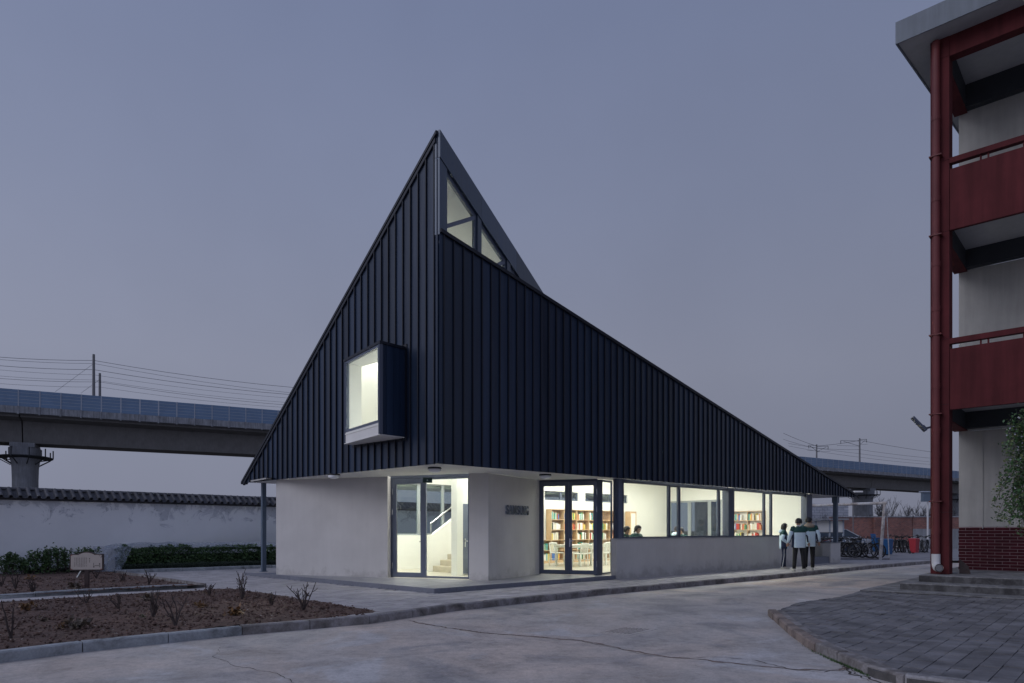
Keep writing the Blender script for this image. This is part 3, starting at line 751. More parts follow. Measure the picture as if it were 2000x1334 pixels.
# front low wall, sill, return
SILL = 1.28
uW0 = u_at(1204, VF)
MB().wall(uv(uW0, VF), uv(uEnd - 0.001, VF), 0.0, 0.14, 0.10, SILL - 0.03).build("wall", m_render, lib)
MB().wall(uv(uW0 + .15, VF), uv(uEnd - .1, VF), 0.141, 0.22, 0.2, SILL - 0.03).build("inner_wall", m_int, lib)
MB().wall(uv(uW0 - 0.0, VF - 0.0), uv(uEnd, VF - 0.0), -0.015, 0.22, SILL - 0.028, SILL).build("window_sill", m_plinthtop, lib)
MB().wall(uv(uW0 + 0.001, VF + .141), uv(uW0 + 0.15, VF + .141), 0.0, 0.05, 0.2, SILL - 0.03).build("wall", m_render, lib)
# back wall with openings, end wall with openings, west end
def holes_wall(o, d, length, z0, z1f, ops, off0, off1, matname="wall", mat=None):
    ops = sorted(ops); cur = 0.0; mat = mat or m_int
    def piece(a, b_, za, zb_):
        if b_ - a > 0.005 and zb_ - za > 0.005: MB().wall(o + d * a, o + d * b_, off0, off1, za, zb_).build(matname, mat, lib)
    for (a, b_, za, zb_) in ops:
        piece(cur, a, z0, z1f); piece(a, b_, z0, za); piece(a, b_, zb_, z1f); cur = b_
    piece(cur, length, z0, z1f)
ua = (Aw - C0).dot(U)
def back_u(x): return u_at(x, VB - 0.2)
ua += 0.16
bops = [(back_u(770) - ua, back_u(905) - ua + 1.0, 1.34, 3.07)]
u1, u2, u3, u4, u5 = back_u(1064), back_u(1130), back_u(1143), back_u(1212), back_u(1225)
bops += [(u1 - ua, u2 - ua, 2.70, 3.06), (u3 - ua, back_u(1195) - ua, 2.70, 3.06), (back_u(1201) - ua, back_u(1226) - ua, 2.70, 3.06)]
# the outer skin stops under the soffit; the wall above rises to the ceiling as a stepped gable of slabs
holes_wall(AB0 + U * 0.16, U, uEnd - ua, FL - .01, EZ + 0.19, bops, -0.001, -0.12, "wall", m_render)
holes_wall(AB0 + U * 0.16, U, uEnd - ua, FL - .01, EZ + 0.19, bops, -0.121, -0.20, "inner_wall", m_int)
eops = []
def end_v(x):
    k = (x - 1000) / F; a = C0 + U * (uEnd - .1); return (k * a.y - a.x) / (V.x - k * V.y)
e0, e1 = end_v(1410), end_v(1302)
holes_wall(uv(uEnd, 0.22), V, VB - 0.22, FL - .01, EZ + 0.19, [(e0 - .22, e1 - .22, 0.28, 2.88)], 0.001, 0.10, "inner_wall", m_int)
holes_wall(uv(uEnd, 0.22), V, VB - 0.22, FL - .01, EZ + 0.19, [(e0 - .22, e1 - .22, 0.28, 2.88)], 0.0, -0.10, "wall", m_render)
# upper walls above the heads
MB().wall(AB0, uv(14.5, VB), -0.10, -0.16, EZ + 0.191, 4.42).build("inner_wall", m_int, lib)
MB().wall(uv(14.5, VB), uv(uEnd, VB), -0.10, -0.16, EZ + 0.191, 3.86).build("inner_wall", m_int, lib)
MB().wall(uv(uEnd, 0.2), uv(uEnd, VB), 0.02, 0.08, EZ + 0.191, 3.86).build("inner_wall", m_int, lib)

# ---- glazing
def glazed(name, p, q, z0, z1, fw=0.05, dep=0.06, off=0.0, mat=None, pane=True, fwt=None, parent=None, fwb=None, tint=None):
    p = Vector(p); q = Vector(q); d = (q - p).normalized(); L = (q - p).length
    fwt = fwt or fw; fwb = fwb or fw
    fr = MB()
    fr.wall(p, p + d * fw, off, off + dep, z0, z1); fr.wall(q - d * fw, q, off, off + dep, z0, z1)
    fr.wall(p + d * fw, q - d * fw, off + .001, off + dep - .001, z1 - fwt, z1); fr.wall(p + d * fw, q - d * fw, off + .001, off + dep - .001, z0, z0 + fwb)
    o = fr.build(name, mat or m_frame, parent or lib)
    if pane:
        MB().wall(p + d * (fw - .01), q - d * (fw - .01), off + dep / 2 - .004, off + dep / 2 + .004, z0 + fwb - .01, z1 - fwt + .01).build("pane", tint or m_glass, o)
    return o
def handle(parent, p, d, side, z):
    """lever handle on a back plate; p plan point, d direction of the lever"""
    p = Vector(p); n = Vector((-d.y, d.x)) * side
    h = MB(); a = p + n * 0.012
    h.box((a.x, a.y, z), (0.035, 0.018, 0.24), atan2(d.y, d.x)); b_ = p + n * 0.05; c_ = b_ + Vector(d) * 0.12
    h.bar((a.x, a.y, z + .05), (b_.x, b_.y, z + .05), 0.018); h.bar((b_.x, b_.y, z + .05), (c_.x, c_.y, z + .05), 0.02)
    h.build("handle", m_silver, parent)
def hinge(parent, p, n, zs):
    for z in zs:
        q = Vector(p) + Vector(n) * 0.015
        MB().tube([(q.x, q.y, z - .08), (q.x, q.y, z + .08)], 0.012, 8).build("hinge", m_silver, parent)
ZD = EZ - 0.005
rec = 0.16
# left entrance: one glazed leaf and a fixed light
pA, pB = q757 + nAD * 0.0, q916
x767 = on_line(Aw + nAD * rec, Dw + nAD * rec, 767); x829 = on_line(Aw + nAD * rec, Dw + nAD * rec, 828.5); x916 = on_line(Aw + nAD * rec, Dw + nAD * rec, 917)
MB().wall(q757 + nAD * 0.001, q757 + dAD * 0.02, 0.0, rec + .1, FL, ZD)
mbj = MB(); pj = q757
mbj.prism([tuple(pj - dAD * 0.20 + nAD * 0.181), tuple(pj - dAD * 0.0 + nAD * 0.181), tuple(pj + nAD * (rec + .10)), tuple(pj - dAD * 0.2 + nAD * (rec + .10))], FL, ZD).build("inner_wall", m_render, lib)
dl = glazed("door", x767, x829, FL + 0.01, ZD - 0.075, 0.11, 0.06, 0, m_frame, fwt=0.13, fwb=0.13)
handle(dl, x829 - dAD * 0.05, -dAD, -1, 1.15)
hinge(dl, x767 + dAD * 0.0, -nAD, (0.55, 2.0, 2.55))
MB().wall(x767 - dAD * .12, x916 + dAD * .12, 0.0, 0.08, ZD - 0.07, ZD + .04).build("door_head", m_framedk, lib)
MB().wall(x767 - dAD * .16, x767 - dAD * .002, 0.001, 0.079, FL, ZD - 0.071).build("door_jamb", m_framedk, lib)
glazed("sidelight", x829 + dAD * .004, x916, FL + .01, ZD - 0.073, 0.045, 0.06, 0.0, m_frame, fwt=0.03, fwb=0.05)
# right entrance: a pair of leaves, post, narrow light
dEF = (Fw - Ew).normalized(); nEF = Vector((-dEF.y, dEF.x))
eA = Ew + dEF * 0.02
MB().wall(Ew - dEF * .05, Ew + dEF * .019, -0.004, 0.07, FL, ZD + .03).build("door_jamb", m_framedk, lib); eM = on_line(Ew, Fw, 1110)
MB().wall(eA, Fw + dEF * .0, 0.0, 0.06, ZD - 0.06, ZD + .04).build("door_head", m_framedk, lib)
d1_ = glazed("door", eA, eM - dEF * .003, FL + .01, ZD - 0.063, 0.10, 0.06, 0, m_frame, fwt=0.11, fwb=0.12)
d2_ = glazed("door", eM + dEF * .003, Fw - dEF * .005, FL + .01, ZD - 0.063, 0.10, 0.06, 0, m_frame, fwt=0.11, fwb=0.12)
handle(d1_, eM - dEF * 0.05, -dEF, -1, 1.15); handle(d2_, eM + dEF * 0.05, dEF, -1, 1.15)
hinge(d2_, Fw - dEF * .005, -nEF, (0.55, 2.1, 2.6))
MB().prism([tuple(Fw), tuple(F2w), tuple(F2w + V * .10), tuple(Fw + V * .12)], FL, ZD).build("door_post", m_framedk, lib)
glazed("sidelight", F2w + (Gw - F2w).normalized() * .003, Gw, FL + .01, ZD - .001, 0.045, 0.05, 0, m_framedk, fwt=0.06, fwb=0.05)
# front windows
def col(x0, x1, name="column", z0=SILL, dep=0.24, v0=VF + .005):
    a, b_ = u_at(x0, v0), u_at(x1, v0)
    MB().wall(uv(a, v0), uv(b_, v0), 0.0, dep, z0, EZ + .0).build(name, m_framedk, lib)
MB().wall(uv(u_at(1204.5, VF + .005), VF + .005), uv(u_at(1217, VF + .005), VF + .005), 0.0, 0.13, SILL + .001, EZ).build("column", m_framedk, lib)
MB().wall(uv(u_at(1206, VF + .005), VF - .03), uv(u_at(1213, VF + .005), VF - .03), 0.0, 0.034, SILL + .001, EZ).build("column_cover", m_frame, lib)
col(1423, 1433); col(1576, 1586.5)
MB().prism([tuple(uv(6.2, .9)), tuple(uv(6.2, .40)), tuple(uv(6.5, .40)), tuple(uv(6.5, .9))], FL, FL + 0.0001)
ZH = 2.90; vw = VF + 0.05
def fwin(x0, x1, fw=0.035, pane=True, z0=SILL + .001, z1=ZH, dark=True, dep=0.07, vv=vw):
    a, b_ = u_at(x0, vv), u_at(x1, vv)
    return glazed("window", uv(a, vv), uv(b_, vv), z0, z1, fw, dep, 0, m_framedk if dark else m_frame)
for (x0, x1, fw) in ((1217, 1307, 0.035), (1307.5, 1327, 0.055), (1327.5, 1404.5, 0.045), (1405, 1422.5, 0.05), (1433.5, 1493, 0.035), (1493.5, 1507, 0.055), (1507.5, 1575.5, 0.04)):
    fwin(x0, x1, fw)
MB().wall(uv(u_at(1217, vw), vw), uv(u_at(1422.8, vw), vw), 0.0, 0.12, ZH + .001, EZ + .02).build("window_head", m_framedk, lib)
MB().wall(uv(u_at(1433.2, vw), vw), uv(u_at(1575.8, vw), vw), 0.0, 0.12, ZH + .001, EZ + .02).build("window_head", m_framedk, lib)
# back and end windows
def bwin(xa, xb, z0, z1, n=2, tint=None):
    a = back_u(xa); b_ = back_u(xb); st = (b_ - a) / n
    for i in range(n):
        glazed("window", uv(a + st * i + .004, VB - .14), uv(a + st * (i + 1) - .004, VB - .14), z0 + .002, z1 - .002, 0.05, 0.06, 0, m_frame, tint=tint)
a, b_ = back_u(770), back_u(905) + 1.0
for (s0, s1) in ((0, .26), (.26, .52), (.52, 1.0)):
    glazed("window", uv(a + (b_ - a) * s0 + .004, VB - .14), uv(a + (b_ - a) * s1 - .004, VB - .14), 1.342, 3.068, 0.05, 0.06, 0, m_litframe, tint=m_glassgreen)
for (xa, xb, n) in ((1064, 1130, 2), (1143, 1195, 2), (1201, 1226, 2)): bwin(xa, xb, 2.70, 3.06, n, m_glassgreen)
for (va, vb_) in ((e0, e0 + (e1 - e0) * .22), (e0 + (e1 - e0) * .22, e0 + (e1 - e0) * .58), (e0 + (e1 - e0) * .58, e1)):
    w_ = glazed("window", uv(uEnd - .02, va + .005), uv(uEnd - .02, vb_ - .005), 0.285, 2.875, 0.075, 0.06, 0, m_litframe, tint=m_glassgreen)
# soffit lamps and posts
for (x, y) in ((849, 916), (652, 929), (1065, 929.5)):
    Y = (EZ - HC) * F / (HY - y + 3); X = (x - 1000) / F * Y
    base = MB().loft([(X, Y, EZ - 0.035, .16, .16), (X, Y, EZ + 0.001, .155, .155)], power=2, n=28).build("ceiling_light", m_black, lib)
    MB().loft([(X, Y, EZ - 0.125, .03, .03), (X, Y, EZ - 0.115, .09, .09), (X, Y, EZ - 0.09, .135, .135), (X, Y, EZ - 0.036, .152, .152)], power=2, n=28).build("diffuser", m_lampwhite, base, smooth=True)
for (x, y, z) in ((515, 1116.5, 0.23),):
    p = gp(x, y, z); MB().box((p.x, p.y, (z + EZ) / 2), (0.12, 0.12, EZ - z), 0.7).build("post", m_post, lib)
    MB().box((p.x, p.y, z + .012), (0.2, 0.2, 0.024), 0.7).build("post_foot", m_post, lib)
# ---- terrace at the far end
TP = 0.95
MB().wall(uv(uTer - 1.0, VF + .01), uv(uTer - .001, VF + .01), 0.0, 0.35, 0.10, TP).build("parapet_pier", m_render, lib)
MB().wall(uv(uTer - .16, VF + .36), uv(uTer - .16, VB), 0.0, -0.15, 0.2, TP).build("terrace_parapet", m_soffit, lib)
MB().wall(uv(uEnd + .02, VF + 0.95), uv(uTer - .36, VF + 0.95), 0.0, 0.12, 0.24, TP - .03).build("terrace_parapet", m_int, lib)
MB().wall(uv(uEnd + .02, VF + 0.93), uv(uTer - .36, VF + 0.93), 0.0, 0.16, TP - .029, TP + .01).build("parapet_coping", m_plinthtop, lib)
MB().wall(uv(uTer - 1.02, VF - .01), uv(uTer + .01, VF - .01), 0.0, 0.39, TP + .001, TP + .03).build("parapet_coping", m_plinthtop, lib)
MB().wall(uv(uEnd, VF + .07), uv(uTer - 1.01, VF + .07), 0.0, 0.5, 0.2, 0.40).build("terrace_step", m_plinth, lib)
up = u_at(1632, VF + .15); p = uv(up, VF + .15)
MB().box((p.x, p.y, (TP + .03 + EZ) / 2), (0.16, 0.16, EZ - TP - .03), atan2(U.y, U.x)).build("post", m_post, lib)
MB().box((p.x, p.y, EZ - .14), (0.22, 0.22, 0.26), atan2(U.y, U.x)).build("post_head", m_post, lib)
# ---- bay window on the gable
bF1 = C0 + Wd * bayW1 + Wn * 0.757; bF2 = Vector((-4.11, 16.70)); bW1 = C0 + Wd * bayW1 - Wn * 0.14; bW2 = C0 + Wd * bayW2 - Wn * 0.14
bW1o = C0 + Wd * bayW1; bW2o = C0 + Wd * bayW2
dB = (bF2 - bF1).normalized()
bay = MB()
def side(a, b_, z0, z1, off): return MB().wall(a, b_, 0.0, off, z0, z1)
bm_ = empty("bay", (bF1.x, bF1.y, bayZ0)); bm_.parent = lib; bm_.matrix_parent_inverse = Matrix.Translation((-C0.x, -C0.y, 0)); bm_.name = "bay_window"
KIDS.setdefault(lib.name, []).append(bm_)
inl = 0.05 if Vector((-(bW1 - bF1).y, (bW1 - bF1).x)).dot(bF2 - bF1) > 0 else -0.05
# right cheek in four metal strips, left cheek, top, sloping white underside, back flange
dc = (bW1o - bF1); nst = 4
for i in range(nst):
    a, b_ = bF1 + dc * (i / nst + .004), bF1 + dc * ((i + 1) / nst - .004)
    MB().wall(a, b_, 0.0, inl * .9, bayZ0 + .02, bayZ1 - .06).build("cheek_panel", m_metal, bm_)
MB().wall(bF1 + dc.normalized() * .11, bW1, inl * .95, inl * 1.6, bayZ0 + .03, bayZ1 - .06).build("cheek_lining", m_int, bm_)
MB().wall(bF2, bW2, -0.0, -inl * .9, bayZ0 + .02, bayZ1 - .06).build("cheek_panel", m_metal, bm_)
MB().wall(bF2 + (bW2 - bF2).normalized() * .1, bW2, -inl * .95, -inl * 1.6, bayZ0 + .03, bayZ1 - .06).build("cheek_lining", m_int, bm_)
c_ = (bF1 + bF2 + bW1o + bW2o) / 4
def grow(p, k): return c_ + (p - c_) * k
MB().prism([tuple(grow(p, 1.03)) for p in (bF1, bF2, bW2o, bW1o)], bayZ1 - .059, bayZ1).build("bay_roof", m_seam, bm_)
MB().prism([tuple(grow(p, .90)) for p in (bF1, bF2, bW2, bW1)], bayZ1 - .10, bayZ1 - .061).build("bay_ceiling", m_int, bm_)
# underside: wedge, high at the front glass, full depth to the wall
MB().prism([tuple(grow(p, 0.99)) for p in (bF1, bF2, bW2, bW1)], bayZ0 - .0, bayZ0 + .018).build("bay_underside", m_soffit, bm_)
nB = Vector((-dB.y, dB.x)); nB = nB if nB.dot(Wn) > 0 else -nB
sB = 1 if Vector((-dB.y, dB.x)).dot(Wn) > 0 else -1
MB().wall(bF1 + dB * .055, bF2 - dB * .055, -0.10 * sB, -0.02 * sB, bayZ0 + .02, bayZ0 + .28).build("bay_apron", m_soffit, bm_)
MB().prism([tuple(grow(p, .97)) for p in (bF1, bF2, bW2, bW1)], bayZ0 + .22, bayZ0 + .25).build("bay_seat", m_int, bm_)
gl = glazed("bay_frame", bF1 + dB * .055, bF2 - dB * .055, bayZ0 + .282, bayZ1 - .065, 0.055, 0.07, -0.08 if sB > 0 else 0.01, m_frame, parent=bm_)
fr = MB()
fr.wall(bF1, bF1 + dB * .05, -0.0, -0.08 * sB, bayZ0 + .02, bayZ1 - .061); fr.build("bay_edge", m_framedk, bm_); fr = MB(); fr.wall(bF2 - dB * .05, bF2, 0.0, -0.08 * sB, bayZ0 + .02, bayZ1 - .061)
fr.build("bay_edge", m_framedk, bm_)
fl = MB(); e_ = 0.06
fl.wall(bW1o - Wd * e_, bW1o + Wd * .01, 0.0, 0.05 * sg, bayZ0 - e_, bayZ1 + e_); fl.wall(bW2o - Wd * .01, bW2o + Wd * e_, 0.0, 0.05 * sg, bayZ0 - e_, bayZ1 + e_)
fl.wall(bW1o + Wd * .011, bW2o - Wd * .011, 0.0, 0.05 * sg, bayZ1 - .03, bayZ1 + e_); fl.wall(bW1o + Wd * .011, bW2o - Wd * .011, 0.0, 0.05 * sg, bayZ0 - e_, bayZ0 + .0)
fl.build("bay_flashing", m_seam, bm_)

# ---- wall letters, silver and standing proud of the slanting wall
dDE = (Ew - Dw).normalized(); nDE = Vector((dDE.y, -dDE.x))
lt0 = on_line(Dw, Ew, 986); lt1 = on_line(Dw, Ew, 1030.5)
ltlen = (lt1 - lt0).length
m_letter = M("polished_letter_metal", (0.42, 0.48, 0.60), 0.25, 0.02, 4, metal=1.0)
m_letterface = M("letter_face_reflection", (0.012, 0.025, 0.075), 0.25, 0.02, 4)  # dark reflection in the silver faces, painted in as navy
lettering = empty("lettering", (lt0.x, lt0.y, 1.85)); lettering.parent = lib; lettering.matrix_parent_inverse = Matrix.Translation((-C0.x, -C0.y, 0)); KIDS.setdefault(lib.name, []).append(lettering)
zbase = 1.5 + (HY - 1004.5) / F * lt0.y; ztop = 1.5 + (HY - 985.8) / F * lt0.y
word = "SAMSUNG"; wid = [1, 1.1, 1.25, 1, 1, 1.05, 1.05]; tot = sum(wid); acc = 0
ang = atan2(dDE.y, dDE.x)
for ch, w in zip(word, wid):
    cu = bpy.data.curves.new("letter", 'FONT'); cu.body = ch; cu.extrude = 0.02; cu.offset = 0.006; cu.size = 0.3; cu.align_x = 'CENTER'
    to = bpy.data.objects.new("tmp", cu); COL.objects.link(to)
    me = bpy.data.meshes.new_from_object(to.evaluated_get(bpy.context.evaluated_depsgraph_get()) if False else to)
    bpy.data.objects.remove(to)
    xs = [v.co.x for v in me.vertices]; ys = [v.co.y for v in me.vertices]
    W0 = max(xs) - min(xs); H0 = max(ys) - min(ys); cw = ltlen * w / tot
    x0 = ltlen * acc / tot; acc += w
    for v in me.vertices:
        lx = x0 + cw * 0.06 + (v.co.x - min(xs)) / W0 * cw * 0.88; lz_ = zbase + (v.co.y - min(ys)) / H0 * (ztop - zbase)
        q = lt0 + dDE * lx + nDE * (0.022 + v.co.z); v.co = (q.x, q.y, lz_)
    me.materials.clear(); me.materials.append(m_letter); me.materials.append(m_letterface); me.update()
    for pl in me.polygons:
        if abs(pl.normal.dot(Vector((nDE.x, nDE.y, 0)))) > .8: pl.material_index = 1
    link("letter", me, lettering)

# ---- inside: stairs, partitions, lights
st_u0, st_v = 3.6, 5.25
stairs = empty("staircase", (uv(st_u0, 4.6).x, uv(st_u0, 4.6).y, FL)); stairs.parent = lib; stairs.matrix_parent_inverse = Matrix.Translation((-C0.x, -C0.y, 0)); KIDS.setdefault(lib.name, []).append(stairs)
for i in range(11):
    a = st_u0 + i * 0.28
    MB().wall(uv(a, 4.15), uv(a + .30, 4.15), 0.0, 1.1, FL + i * .175 - (0.02 if i else 0), FL + (i + 1) * .175).build("step", m_stairstone, stairs, bevel=0.006)
MB().wall(uv(st_u0 - .18, st_v + .001), uv(st_u0 - .001, st_v + .001), 0.0, 0.12, FL, 1.37).build("newel_wall", m_int, stairs)
MB().wall(uv(st_u0, st_v + .001), uv(st_u0 + 3.0, st_v + .001), 0.0, 0.12, FL, 1.37, FL, 1.37 + 1.95).build("balustrade_wall", m_int, stairs)
hr = MB(); a = uv(st_u0 - .05, st_v + .06); b_ = uv(st_u0 + 2.6, st_v + .06)
hr.tube([(a.x, a.y, 1.71), (b_.x, b_.y, 1.71 + 2.65 * .65)], 0.022, 8)
for k in range(6):
    q = uv(st_u0 - .03 + k * .5, st_v + .06); hr.tube([(q.x, q.y, 1.37 + k * .5 * .65), (q.x, q.y, 1.71 + k * .5 * .65)], 0.012, 6)
hr.build("handrail", m_silver, stairs)
MB().wall(uv(6.55, 4.15), uv(7.35, 4.15), 0.0, 1.25, FL, 3.4).build("partition", m_int, lib)
p = on_line(uv(2.0, 3.0), uv(6.0, 3.0), 892); q = on_line(uv(2.0, 3.0), uv(6.0, 3.0), 903)
MB().wall(p, p + U * 0.22, 0, 0.25, FL, 3.4).build("partition", m_int, lib)
MB().wall(p + U * 0.22, p + U * 3.2, 0.15, 0.25, FL, 3.4).build("partition", m_int, lib)
idr = MB().wall(p + U * 0.30, p + U * 0.95, 0.10, 0.149, FL + .05, 2.25).build("inner_door", m_frame, lib)
handle(idr, p + U * 0.36 + V * 0.10, U, -1, 1.15)
# beam over the entry and hanging exit box
qx = on_line(uv(1.0, 2.2), uv(5.0, 2.2), 835); zs = 1.5 + (HY - 938) / F * qx.y
xs_ = MB().box((qx.x, qx.y, zs), (0.24, 0.05, 0.13), 0.1).build("exit_sign", M("exit_sign_green_black", (0.012, 0.045, 0.035), 0.4), lib)
MB().box((qx.x, qx.y - .027, zs + .0), (0.03, 0.004, 0.02), 0.1).build("pictogram", m_pale, xs_)
# pendant light panels: real lamps that hang in the rooms
m_em = emis("led_panel_light", (1.0, 0.99, 0.94), 92.0)
m_em2 = emis("led_panel_light_soft", (1.0, 0.99, 0.94), 78.0)
m_em3 = emis("led_panel_light_upper", (1.0, 0.99, 0.94), 260.0)
def panel(u, v, z, su, sv, em, rods=True):
    p = uv(u, v); o = MB().box((p.x, p.y, z + .021), (su, sv, .04), atan2(U.y, U.x)).build("pendant_light", m_white, lib)
    MB().box((p.x, p.y, z - .004), (su * .94, sv * .9, .008), atan2(U.y, U.x)).build("light_panel", em, o)
    rd = MB()
    for s in (-.4, .4):
        q = uv(u + s * su, v); rd.bar((q.x, q.y, z + .041), (q.x, q.y, z + .5), .012)
    rd.build("hanger", m_silver, o)
panel(3.2, 5.9, 4.3, 1.2, .35, m_em2); panel(4.0, 2.6, 4.4, 1.2, .35, m_em2); panel(2.3, 2.0, 5.6, 1.2, .35, m_em); panel(1.2, 3.6, 6.6, 1.0, .35, m_em3)
panel(9.3, 2.2, 4.6, 1.4, .4, m_em2); panel(9.8, 5.0, 4.5, 1.4, .4, m_em2); panel(13.0, 5.2, 4.25, 1.4, .4, m_em2); panel(12.6, 1.8, 4.3, 1.4, .4, m_em2)
panel(16.0, 4.6, 3.75, 1.2, .3, m_em2); panel(15.6, 1.3, 3.8, 1.2, .3, m_em2)

# ================================================================== BEDS AND KERBS OF THE GARDEN
def soil(poly, z, name, step=0.12, amp=0.05, seed=1):
    from mathutils import noise as nz
    xs = [p[0] for p in poly]; ys = [p[1] for p in poly]
    verts = {}; V_ = []; F_ = []
    nx = int((max(xs) - min(xs)) / step) + 1; ny = int((max(ys) - min(ys)) / step) + 1
    def vert(i, j):
        if (i, j) not in verts:
            x = min(xs) + i * step; y = min(ys) + j * step
            h = nz.noise(Vector((x * 1.3, y * 1.3, seed))) * .5 + nz.noise(Vector((x * 4.5, y * 4.5, seed))) * .35 + nz.noise(Vector((x * 13, y * 13, seed))) * .35
            verts[(i, j)] = len(V_); V_.append((x, y, z + h * amp))
        return verts[(i, j)]
    for i in range(nx):
        for j in range(ny):
            c = (min(xs) + (i + .5) * step, min(ys) + (j + .5) * step)
            if not inside(c, poly) or not (c[1] > 4 and abs(c[0] / c[1]) < 0.95): continue
            F_.append((vert(i, j), vert(i + 1, j), vert(i + 1, j + 1), vert(i, j + 1)))
    me = bpy.data.meshes.new(name); me.from_pydata(V_, [], F_); me.materials.append(m_soil)
    me.polygons.foreach_set('use_smooth', [True] * len(me.polygons))
    o = link(name, me); o['kind'] = 'structure'; return o
def shrink(poly, d):
    cx = sum(p[0] for p in poly) / len(poly); cy = sum(p[1] for p in poly) / len(poly); out = []
    for p in poly:
        v = Vector((cx - p[0], cy - p[1])); v.normalize(); out.append((p[0] + v.x * d, p[1] + v.y * d))
    return out
sb1 = soil(bed1, 0.128, "soil_bed", 0.075, 0.05, 1)
MB().prism(bed1, 0.10, 0.1215).build("soil_base", m_soil)['kind'] = 'structure'
bed2s = [tuple(gp(x, y, 0.20)) for x, y in ((-330, 1184), (0, 1163), (200, 1152), (385, 1143.5), (228, 1119), (100, 1104), (-330, 1104))]
sb2 = soil(bed2s, 0.20, "soil_bed", 0.10, 0.05, 2)
# clods lying on the soil: uncountable
cl_ = MB(); rr = random.Random(5)
def clod(c, r, rnd):
    P = []
    for d in ((1, 0, 0), (-1, 0, 0), (0, 1, 0), (0, -1, 0), (0, 0, 1), (0, 0, -1)):
        k = r * rnd.uniform(.6, 1.3); P.append((c[0] + d[0] * k, c[1] + d[1] * k, c[2] + d[2] * k * .7))
    cl_.add(P, [(0, 2, 4), (2, 1, 4), (1, 3, 4), (3, 0, 4), (2, 0, 5), (1, 2, 5), (3, 1, 5), (0, 3, 5)])
def sample(poly, n, rnd):
    xs = [p[0] for p in poly]; ys = [p[1] for p in poly]; out = []
    while len(out) < n:
        c = (rnd.uniform(max(min(xs), -13), max(xs)), rnd.uniform(min(ys), max(ys)))
        if inside(c, poly): out.append(c)
    return out
for c in sample(bed1, 5200, rr): clod((c[0], c[1], 0.135 + rr.uniform(-.015, .02)), abs(rr.gauss(.012, .012)) + .006, rr)
for c in sample(bed2s, 1600, rr): clod((c[0], c[1], 0.205 + rr.uniform(-.02, .02)), abs(rr.gauss(.014, .012)) + .006, rr)
o = cl_.build("soil_clods", m_soil, None, fix=False); o['kind'] = 'stuff'
lt_ = MB(); rl = random.Random(51)
def flat_leaf(c, z, s):
    a = rl.uniform(0, 6.28); t = rl.uniform(-.4, .4); dx, dy = cos(a), sin(a)
    lt_.add([(c[0] - dx * s, c[1] - dy * s, z), (c[0] + dy * s * .35, c[1] - dx * s * .35, z + .008 + t * s * .5), (c[0] + dx * s, c[1] + dy * s, z + .012), (c[0] - dy * s * .35, c[1] + dx * s * .35, z + .006)], [(0, 1, 2, 3)])
for c in sample(bed1, 420, rl): flat_leaf(c, .150, rl.uniform(.010, .032))
for c in sample(bed2s, 170, rl): flat_leaf(c, .225, rl.uniform(.012, .035))
tag(lt_.build("leaf_litter", m_litter, fix=False), kind='stuff')
# kerbs round bed 2 and the hedge
bk = [gp(-330, 1191, .118), gp(0, 1171, .118), gp(200, 1158.2, .118), gp(399, 1148.3, .118)]
k2 = MB().prism([tuple(p) for p in offset(bk, .02) + list(reversed(offset(bk, .10)))], .10, .19).build("garden_kerb", m_joint); k2['kind'] = 'structure'
stones("kerb_stone", bk, 0.12, 0.10, 0.222, [m_kerbnew], k2, 1.0)
hk3 = [hk[0], hk[1], hk[2], hk[2] + hdir * 24]
k3 = MB().prism([tuple(p) for p in offset(hk3, .02) + list(reversed(offset(hk3, .10)))], .10, .19).build("hedge_kerb", m_joint); k3['kind'] = 'structure'
stones("kerb_stone", [hk[1], hk[2], hk[2] + hdir * 22], 0.12, 0.10, 0.235, [m_kerbnew], k3, 1.0)
ret = [gp(399, 1147.5, .118), gp(225, 1120.5, .118)]
k4 = MB().prism([tuple(p) for p in offset(ret, -.002) + list(reversed(offset(ret, -.05)))], .10, .215).build("bed_edging", m_kerb); k4['kind'] = 'structure'

# ================================================================== RIGHT HAND BRICK FORECOURT
OA = Vector((10.42, 17.0)); ax = Vector((.739, -.674)); bx = Vector((.674, .739))
def ab(a, b_): return OA + ax * a + bx * b_
rk = [gp(1499.5, 1202), gp(1519, 1220), gp(1547, 1244.5), gp(1582, 1269), gp(1628, 1290), gp(1672, 1308), Vector((3.66, 6.92)), Vector((3.80, 6.50)), Vector((4.25, 6.18)), Vector((4.9, 5.9)), Vector((6.2, 5.45)), Vector((8.5, 4.9))]
rkr = list(reversed(rk))
for_poly = [tuple(p) for p in offset(rk, .09)] + [(14, 4.5), (20, 12)] + [tuple(ab(6, -1.2)), tuple(ab(-1.0, -1.9)), tuple(ab(-1.03, -2.16)), tuple(gp(1638, 1169, .04)), tuple(gp(1560, 1179, .04)), tuple(gp(1512, 1198, .04))]
fz = 0.07
fc = MB().prism(for_poly, -0.04, fz - .03).build("forecourt", m_joint); fc['kind'] = 'structure'
pave([for_poly], [], (OA.x, OA.y), tuple(bx), tuple(ax), 0.245, 0.195, 0.0, fz, 0.009, m_brickpave, fc, "paving_brick", 300, 0.005, 0.5, 8, 0.10)
rkb = MB().prism([tuple(p) for p in offset(rk, .015) + list(reversed(offset(rk, .12)))], -.04, .08).build("forecourt_kerb", m_joint); rkb['kind'] = 'structure'
hn = MB().prism([tuple(p) for p in offset(rk, .115) + list(reversed(offset(rk, .26)))], .0, .085).build("kerb_haunch", m_kerb); hn['kind'] = 'structure'
rs_ = resample(rk, 0.62)
mats_k = [m_kerbwarm, m_kerbwarm, m_kerbwarm, m_kerb, m_kerb, m_kerbwarm, m_kerbwarm, m_kerbwhite, m_kerbwhite]
rnk = random.Random(9)
